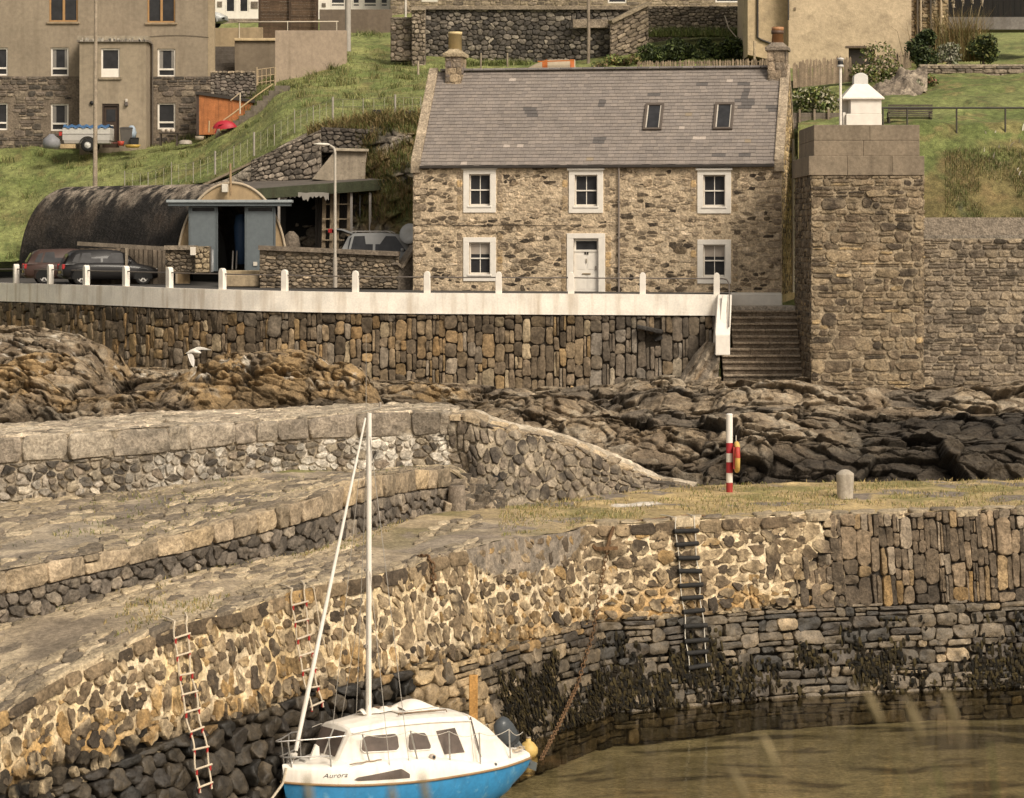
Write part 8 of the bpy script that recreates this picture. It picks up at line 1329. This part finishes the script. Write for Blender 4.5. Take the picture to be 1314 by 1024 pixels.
mb = MB(); a = bw((.05, -.08, 1.14)); b = bw((-.02, -.05, .82)); c_ = b + np.array([-1.0, -.9, -1.0]); mb.tube([a, b + (a - b) * .2, b] + [b + (c_ - b) * t + np.array([0, 0, -.10 * math.sin(math.pi * t)]) for t in np.linspace(.1, 1.4, 12)], .028, 7, (.45, .4, .33)); o = mb.build('mooring_rope', M['rope']); tag(o, 'twisted mooring rope running down from the bow of the sailing boat', 'rope')
bu = thing('mooring_buoy', 'small yellow buoy floating behind the outboard motor', 'buoy', (0, 0, 0)); bp_ = at(678, 957, 62.3); bu.location = (bp_[0], bp_[1], 0); ROOT[bu.name] = np.array([bp_[0], bp_[1], 0]); mb = MB(); mb.lathe([(0, -.15), (.14, -.12), (.22, 0), (.22, .12), (.13, .24), (.06, .28), (.06, .34), (0, .34)], (bp_[0], bp_[1], .06), 18, (.52, .36, .12)); mb.build('float', M['paint'], bu)
mb = MB(); mb.lathe([(.035, .0), (.06, .02), (.06, .05), (.035, .06)], (bp_[0], bp_[1], .38), 10, (.25, .2, .14)); mb.build('eye', M['paint'], bu)
# ------------------------------------------------ rope ladders
def on_wall(u, v, off): p, n = Q.pn(np.array([u]), np.array([v])); return p[0] + n[0] * off
def ladder(label, px0, wu, vspan, nr, rope_r, rope_c, rung_c, rung_r, off=.10, red=True, over=.8, drift=0., wood=False, group=None):
    u0 = float(Q.up(px0)); t = thing('rope_ladder' if not wood else 'rubber_ladder', label, 'ladder', on_wall(u0, Q.Vh - vspan, off), group=group); rg = np.random.default_rng(int(px0)); vs = np.linspace(Q.Vh - .02, Q.Vh - vspan, 40)
    def offv(v): return off + (.20 if u0 < u_mid else .04) * float(sstep(TIDE + 1.3, TIDE - .9, on_wall(u0, v, 0)[2]))
    def cx(v, s_): return u0 + s_ * wu / 2 + drift * (Q.Vh - v) + .02 * math.sin(v * 5 + s_)
    for s_ in (-1, 1):
        top = on_wall(cx(Q.Vh, s_), Q.Vh, .12); back = top + np.array([-.25 + .1 * s_, over, .08]); mb = MB(); mb.tube([back, top * .5 + back * .5 + np.array([0, 0, .05]), top + np.array([0, 0, .09])] + [on_wall(cx(v, s_), v, offv(v) + .02 * math.sin(v * 7)) for v in vs], rope_r, 6, rope_c); mb.build('side_rope', M['rope'] if not wood else M['paint'], t)
    for i in range(nr):
        v = Q.Vh - .25 - (vspan - .35) * i / (nr - 1); a, b = on_wall(cx(v, -1), v + rg.uniform(-.03, .03), offv(v) + .02), on_wall(cx(v, 1), v + rg.uniform(-.03, .03), offv(v) + .02); d = (b - a) * .12; mb = MB(); mb.tube([a - d, b + d], rung_r, 8, rung_c); r_ = mb.build('rung', M['paint'] if not wood else M['rubber'], t)
        if red:
            for p in (a, b): mb = MB(); mb.tube([p + np.array([0, 0, -.01]), p + np.array([0, 0, -.11])], rung_r * 1.15, 7, (.36, .03, .025)); mb.build('ferrule', M['paint'], r_)
RC = (.52, .44, .34)
ladder('rope ladder with pale rungs and red ferrules hanging nearest the left edge', 226, .40, 3.35, 9, .02, RC, (.56, .47, .35), .022, drift=-.05)
ladder('rope ladder with pale rungs and red ferrules hanging behind the furled jib', 377, .42, 2.5, 7, .02, RC, (.54, .46, .35), .022, drift=-.04)
ladder('dark ladder with thick black rungs on white ropes down the right quay wall', 876, .55, 3.7, 11, .013, (.6, .56, .48), (.03, .027, .024), .062, red=False, wood=True, drift=0)
mb = MB(); u0 = float(Q.up(398)); mb.tube([on_wall(u0, Q.Vh + .02, -.3), on_wall(u0, Q.Vh + .02, .1), on_wall(u0 + .02, Q.Vh - .9, .12), on_wall(u0 + .05, Q.Vh - 1.05, .12), on_wall(u0 + .1, Q.Vh - 1.3, .12)], .015, 6, (.5, .42, .33)); mb.tube([on_wall(u0 + .02, Q.Vh - .78, .12), on_wall(u0 + .02, Q.Vh - .9, .12)], .035, 6, (.38, .03, .025)); o = mb.build('mooring_line', M['rope']); tag(o, 'short hanging rope with a red toggle just right of the middle rope ladder', 'rope')
# ------------------------------------------------ chains
def chain(name, label, pts, L_, r, mb_m='rust', cat='chain'):
    pts = np.array(pts); d = np.concatenate([[0], np.cumsum(np.linalg.norm(np.diff(pts, axis=0), axis=1))]); n = int(d[-1] / (L_ * .72)); mb = MB(); V0 = []
    for i in range(n):
        s0 = d[-1] * i / n; p = np.array([np.interp(s0, d, pts[:, k]) for k in range(3)]); q = np.array([np.interp(min(s0 + L_ * .7, d[-1]), d, pts[:, k]) for k in range(3)]); z = (q - p) / (np.linalg.norm(q - p) + 1e-9); x = np.cross(z, (0, 1, 0)); x /= np.linalg.norm(x) + 1e-9; y = np.cross(z, x)
        if i % 2: x, y = y, x
        lp_ = [p + z * (L_ / 2 + L_ / 2 * math.cos(a)) + x * (L_ * .32 * math.sin(a)) for a in np.linspace(0, 2 * math.pi, 11)]; mb.tube(lp_, r, 5, np.array((1, 1, 1)), caps=False)
    o = mb.build(name, M[mb_m]); tag(o, label, cat); return o
cp_ = [(783, 671, 69.0), (779, 690, 68.0)]; pts = [at(783, 670, 69.3)] + [Q.on(x, y, .12) for x, y in ((780, 684), (776, 705), (770, 735), (762, 775), (754, 815), (744, 850), (736, 880))] + [at(722, 920, 64.2), at(706, 952, 63.0), at(694, 975, 61.6)]
chain('mooring_chain', 'long rusty chain slanting down the quay wall into the water', pts, .15, .0145)
chain('hanging_chain', 'short dark chain hanging over the quay edge near the mast', [at(536, 716, 61.9), at(546, 713, 61.4)] + [Q.on(x, y, .1) for x, y in ((549, 722), (551, 735), (552, 748), (553, 758))], .17, .024)
mb = MB(); a, b = Q.on(783, 676, .2), Q.on(774, 702, .2); mb.tube([a, b], .045, 8, (1, 1, 1)); c0 = Q.on(773, 704, .2); mb.beam(c0 + np.array([-.28, 0, 0]), c0 + np.array([.28, 0, .02]), .07, .09); mb.beam(c0 + np.array([-.28, 0, 0]), c0 + np.array([-.36, -.02, .1]), .06, .08); o = mb.build('iron_anchor', M['rust']); tag(o, 'rusty iron anchor-shaped bar at the top of the long chain', 'anchor')
mb = MB(); mb.tube([at(756, 673, 68.9) + np.array([0, .2, .03]), at(816, 671.5, 69.4) + np.array([0, .2, .04]), at(880, 664.5, 70.2) + np.array([0, .1, .05]), at(905, 662, 70.6)], .025, 6, (1, 1, 1)); o = mb.build('edge_bar', M['rust']); tag(o, 'thin rusty iron bar lying along the quay edge between chain and black ladder', 'iron bar')
# timber post in the water
mb = MB(); a = at(607.5, 866, 61.2); b = np.array([a[0] + .02, 62.4, -.9]); mb.box((a[0] - .10, 61.15, -.9), (a[0] + .10, 61.25, a[2]), (.46, .25, .08)); o = mb.build('timber_post', M['wood'], bevel=.01); tag(o, 'bright orange timber post standing against the quay behind the boat', 'post')
for i in range(3): pass
# stone ledge foot: life ring post, bollard
lr = thing('life_ring_post', 'red and white banded post with a yellow life ring case on its right', 'life ring post', at(936, 631, 76.8)); pb_ = at(936, 631, 76.8); s7 = F / 76.8; hp_ = (631 - 532) / s7; bands = [(0, .12, (.33, .035, .03)), (.12, .245, (.72, .66, .57)), (.245, .385, (.36, .03, .035)), (.385, .50, (.72, .67, .58)), (.50, .635, (.38, .03, .04)), (.635, 1.0, (.72, .68, .62))]
mb = MB(); rr = .095; Rg = []; 
for a_, b_, c_ in bands: mb.tube([(pb_[0], pb_[1], pb_[2] + hp_ * a_ - (.2 if a_ == 0 else 0)), (pb_[0], pb_[1], pb_[2] + hp_ * b_)], rr, 18, c_)
mb.lathe([(rr, 0), (rr * .8, .03), (0, .04)], (pb_[0], pb_[1], pb_[2] + hp_), 18, (.72, .68, .62)); mb.build('post', M['paint'], lr)
rc = np.array([pb_[0] + .21, pb_[1] + .0, pb_[2] + hp_ * .45]); mb = MB()
for j in range(8):
    a0_, a1_ = 2 * math.pi * j / 8, 2 * math.pi * (j + 1) / 8; mb.tube([rc + np.array([.05 * math.sin(a) * 0, .30 * math.cos(a), .38 * math.sin(a)]) for a in np.linspace(a0_, a1_, 6)], .075, 10, (.40, .05, .035) if j % 4 == 3 else (.58, .38, .11), caps=False)
mb.build('life_ring', M['paint'], lr); mb = MB(); mb.tube([rc + np.array([-.02, 0, .45]), rc + np.array([-.02, 0, .62])], .015, 5, (.5, .46, .4)); mb.tube([rc + np.array([-.13, 0, .3]), rc + np.array([.02, 0, .46])], .02, 5, (.4, .08, .06)); mb.build('bracket', M['paint'], lr); mb = MB(); mb.box((rc[0] - .12, rc[1] - .25, rc[2] - .32), (rc[0] - .075, rc[1] + .25, rc[2] + .3), (.36, .05, .04)); mb.build('backboard', M['paint'], lr)
mb = MB(); bb = at(1084.5, 635, 75.6); sB = F / 75.6; rB = 11.2 / sB; mb.lathe([(rB * .9, -.1), (rB * .92, 0), (rB * .97, .35), (rB * 1.02, .56), (rB * 1.0, .60), (rB * .45, .70), (0, .72)], bb, 28, (.42, .37, .30)); o = mb.build('stone_bollard', M['concrete']); tag(o, 'squat pale granite bollard with a domed top on the grassy quay', 'bollard')
mb = MB(); bb = at(586, 650, 71.2); mb.lathe([(.24, -.15), (.25, .1), (.22, .52), (.2, .56), (0, .54)], bb, 12, (.21, .17, .13)); o = mb.build('mooring_stump', M['stone']); tag(o, 'short brown stone stump at the foot of the pier end wall', 'mooring stump')
mb = MB(); p, n = Se.pn(np.array([Se.hit(638, 612)[0]]), np.array([Se.hit(638, 612)[1]])); p, n = p[0], n[0]; mb.lathe([(.0, .012), (.12, .012), (.14, .02), (.14, .0)], p + n * .03, 14, (.02, .017, .014), axis=n); o = mb.build('drain_hole', M['dark']); tag(o, 'round dark drain hole in the sloping pier end wall', 'drain')
# ------------------------------------------------ gull in flight
gl_ = thing('gull', 'white gull flying low past the ochre rocks with wings spread', 'gull', at(253, 452, 88)); g0 = at(253, 451, 88); sG = F / 88.; dP = lambda x, y, d=0: g0 + np.array([(x - 253) / sG, d, -(y - 451) / sG])
ax = [(238.5, 453.6, .012), (241, 452.5, .035), (244, 451.3, .06), (248, 450.2, .075), (252, 451.4, .07), (256, 452.3, .045), (258, 452.6, .02)]
mb = MB(); mb.loft([[dP(x, y) + np.array([0, r_ * math.cos(a), r_ * math.sin(a)]) for a in np.linspace(0, 2 * math.pi, 10, endpoint=False)] for x, y, r_ in ax], col=(.66, .62, .55), caps=True)
def wing(pts, dd):
    up_, lo_ = pts; n = len(up_); U_ = [dP(*p, d_) for p, d_ in zip(up_, dd)]; L2 = [dP(*p, d_ + .03) for p, d_ in zip(lo_, dd)]; cols = [(.64, .6, .53)] * n; mid_ = [(np.array(a) + np.array(b)) / 2 + np.array([0, -.02, .015]) for a, b in zip(U_, L2)]; mb.loft([U_, mid_, L2], close=False, col=(.5, .47, .43)); mb.tube(U_, [.02 - .014 * i / (n - 1) for i in range(n)], 6, (.68, .64, .57))
wing(([(248, 448.5), (252, 446.2), (256, 445.9), (261, 447), (266, 449), (269, 450)], [(249, 451), (253, 450), (257, 449.3), (262, 449.6), (266.5, 450.2), (269.2, 450.3)]), [0, .08, .2, .32, .44, .5]); wing(([(241, 454.5), (243, 459), (245, 463.5), (247.5, 467.5), (250, 470.2)], [(246, 453.5), (249, 457), (250.5, 461.5), (251, 466.5), (250.5, 470.4)]), [0, -.12, -.22, -.34, -.4])
mb.build('body', M['paint'], gl_); mb = MB(); mb.tube([dP(238.6, 453.6), dP(236.8, 454.2)], [.012, .004], 5, (.5, .33, .08)); mb.build('beak', M['paint'], gl_)
# ------------------------------------------------ near bank with tall grass, out of focus
mb = MB(); nx_, ny_ = 60, 40; X_, Y_ = np.meshgrid(np.linspace(-7, 7, nx_), np.linspace(-6, 6.6, ny_)); P = np.stack([X_, Y_, 10.25 - .0 * X_], -1); P[..., 2] += .12 * fbm(P * .7, 3) - np.where(Y_ > 5.6, (Y_ - 5.6) * 1.2, 0) + np.where(Y_ < 2, 0, 0); k = np.arange(nx_ * ny_).reshape(ny_, nx_); q = np.stack([k[:-1, :-1], k[:-1, 1:], k[1:, 1:], k[1:, :-1]], -1).reshape(-1, 4); mb.add(P.reshape(-1, 3), q, grass_c(P, 0).reshape(-1, 3), 0, True)
lipx = np.linspace(-7, 7, 60); lip = P[-1]; drop = np.stack([lip, lip + np.array([0, 1.5, -11.5])]); S_ = Ruled(drop[0], drop[1]); sheet(mb, Ruled(drop[1], drop[0]), 60, 30, lambda u, v, P: grass_c(P, 0)); struct(mb.build('near_bank', M['grassy']))
mb = MB(); rg = np.random.default_rng(77)
def blade(px0, py0, px1, py1, D, w_, bend, col, seed=False):
    py0, py1 = py0 + 22, py1 + 22
    a = at(px0, py0, D); b = at(px1, py1, D - .15); a0 = a + (a - b) * .35; a0[2] = min(a0[2], 10.35); pts = [a0 * (1 - t) + b * t + np.array([bend * math.sin(math.pi * t * .5 + .4), 0, .04 * math.sin(math.pi * t)]) for t in np.linspace(0, 1, 9)]; mb.tube(pts, [w_ * (1 - .5 * i / 8) for i in range(9)], 5, col)
    if seed: d_ = pts[-1] - pts[-2]; d_ = d_ / np.linalg.norm(d_); e_ = pts[-1]; mb.tube([e_ - d_ * .01, e_ + d_ * .02, e_ + d_ * .05, e_ + d_ * .085], [.003, .008, .0075, .001], 6, np.array(col) * 1.15)
DRY = (.24, .19, .11); GRN = (.12, .15, .045)
for k_, q_ in enumerate([(1075, 1040, 995, 960, 5.6, .0024, .0, DRY, 1), (1240, 1000, 1130, 905, 5.5, .0028, .0, DRY, 1), (1270, 950, 1180, 918, 5.4, .002, .0, DRY, 1), (1210, 1010, 1150, 945, 5.6, .0024, .0, GRN, 0), (1255, 1030, 1200, 960, 5.5, .003, .0, GRN, 0), (1240, 1060, 1185, 985, 5.6, .003, .0, GRN, 0), (1290, 1010, 1225, 905, 5.6, .0024, .0, DRY, 1), (1020, 1060, 955, 1000, 5.7, .002, .0, DRY, 1), (580, 1060, 548, 1010, 5.4, .0022, 0, DRY, 1), (420, 1060, 398, 1012, 5.4, .0022, 0, DRY, 1), (515, 1070, 505, 1022, 5.5, .0022, 0, DRY, 1), (1300, 1060, 1270, 930, 5.5, .003, 0, GRN, 0)]): blade(*q_)
P = np.stack([rg.uniform(-2.2, 2.2, 2500), rg.uniform(3.6, 5.9, 2500), 0 * rg.random(2500)], -1); P[:, 2] = 10.2; blades(mb, P, np.tile((0, .1, 1), (len(P), 1)), .2, .003, [DRY, GRN, (.2, .2, .08)], seed=31, lean=.35); o = mb.build('tall_grass', M['leaf']); tag(o, 'blurred dry grass stems close to the viewer at the lower right', 'grass', kind='stuff')
# ================================================================ camera, sun, sky
cam = bpy.data.cameras.new('camera'); co = bpy.data.objects.new('camera', cam); C.objects.link(co); co.location = (0, 0, H); co.rotation_euler = (R(90), 0, 0)
cam.sensor_width = 36; cam.lens = 36 * F / 1314; cam.shift_y = -(512 - HY) / 1314; cam.clip_start = .5; cam.clip_end = 2000; cam.dof.use_dof = True; cam.dof.focus_distance = 88; cam.dof.aperture_fstop = 4.0
bpy.context.scene.camera = co
sd = Vector((.50, -.62, .72)).normalized(); sl = bpy.data.lights.new('sun', 'SUN'); so = bpy.data.objects.new('sun', sl); C.objects.link(so); so.location = (0, 0, 60); so.rotation_euler = sd.to_track_quat('Z', 'Y').to_euler()
sl.energy = 3.0; sl.angle = R(22); sl.color = (1, .91, .775)
w = bpy.data.worlds.new('World'); bpy.context.scene.world = w; w.use_nodes = True; nt = w.node_tree; bg = nt.nodes['Background']; sk = nt.nodes.new('ShaderNodeTexSky'); sk.sky_type = 'NISHITA'; sk.sun_disc = False
sk.sun_elevation = math.asin(sd.z); sk.sun_rotation = math.atan2(sd.x, sd.y); sk.dust_density = 4; sk.air_density = 1.2; hs = nt.nodes.new('ShaderNodeHueSaturation'); hs.inputs['Saturation'].default_value = .3
tint = nt.nodes.new('ShaderNodeMix'); tint.data_type = 'RGBA'; tint.blend_type = 'MULTIPLY'; tint.inputs[0].default_value = 1; tint.inputs[7].default_value = (1.0, .915, .80, 1)
nt.links.new(sk.outputs[0], hs.inputs['Color']); nt.links.new(hs.outputs[0], tint.inputs[6]); nt.links.new(tint.outputs[2], bg.inputs['Color']); bg.inputs['Strength'].default_value = .15
sc = bpy.context.scene; sc.view_settings.view_transform = 'Standard'; sc.view_settings.look = 'None'; sc.view_settings.exposure = 0; sc.view_settings.gamma = 1
sc.render.engine = 'CYCLES'; sc.cycles.use_denoising = True; sc.cycles.max_bounces = 6; sc.cycles.transparent_max_bounces = 8
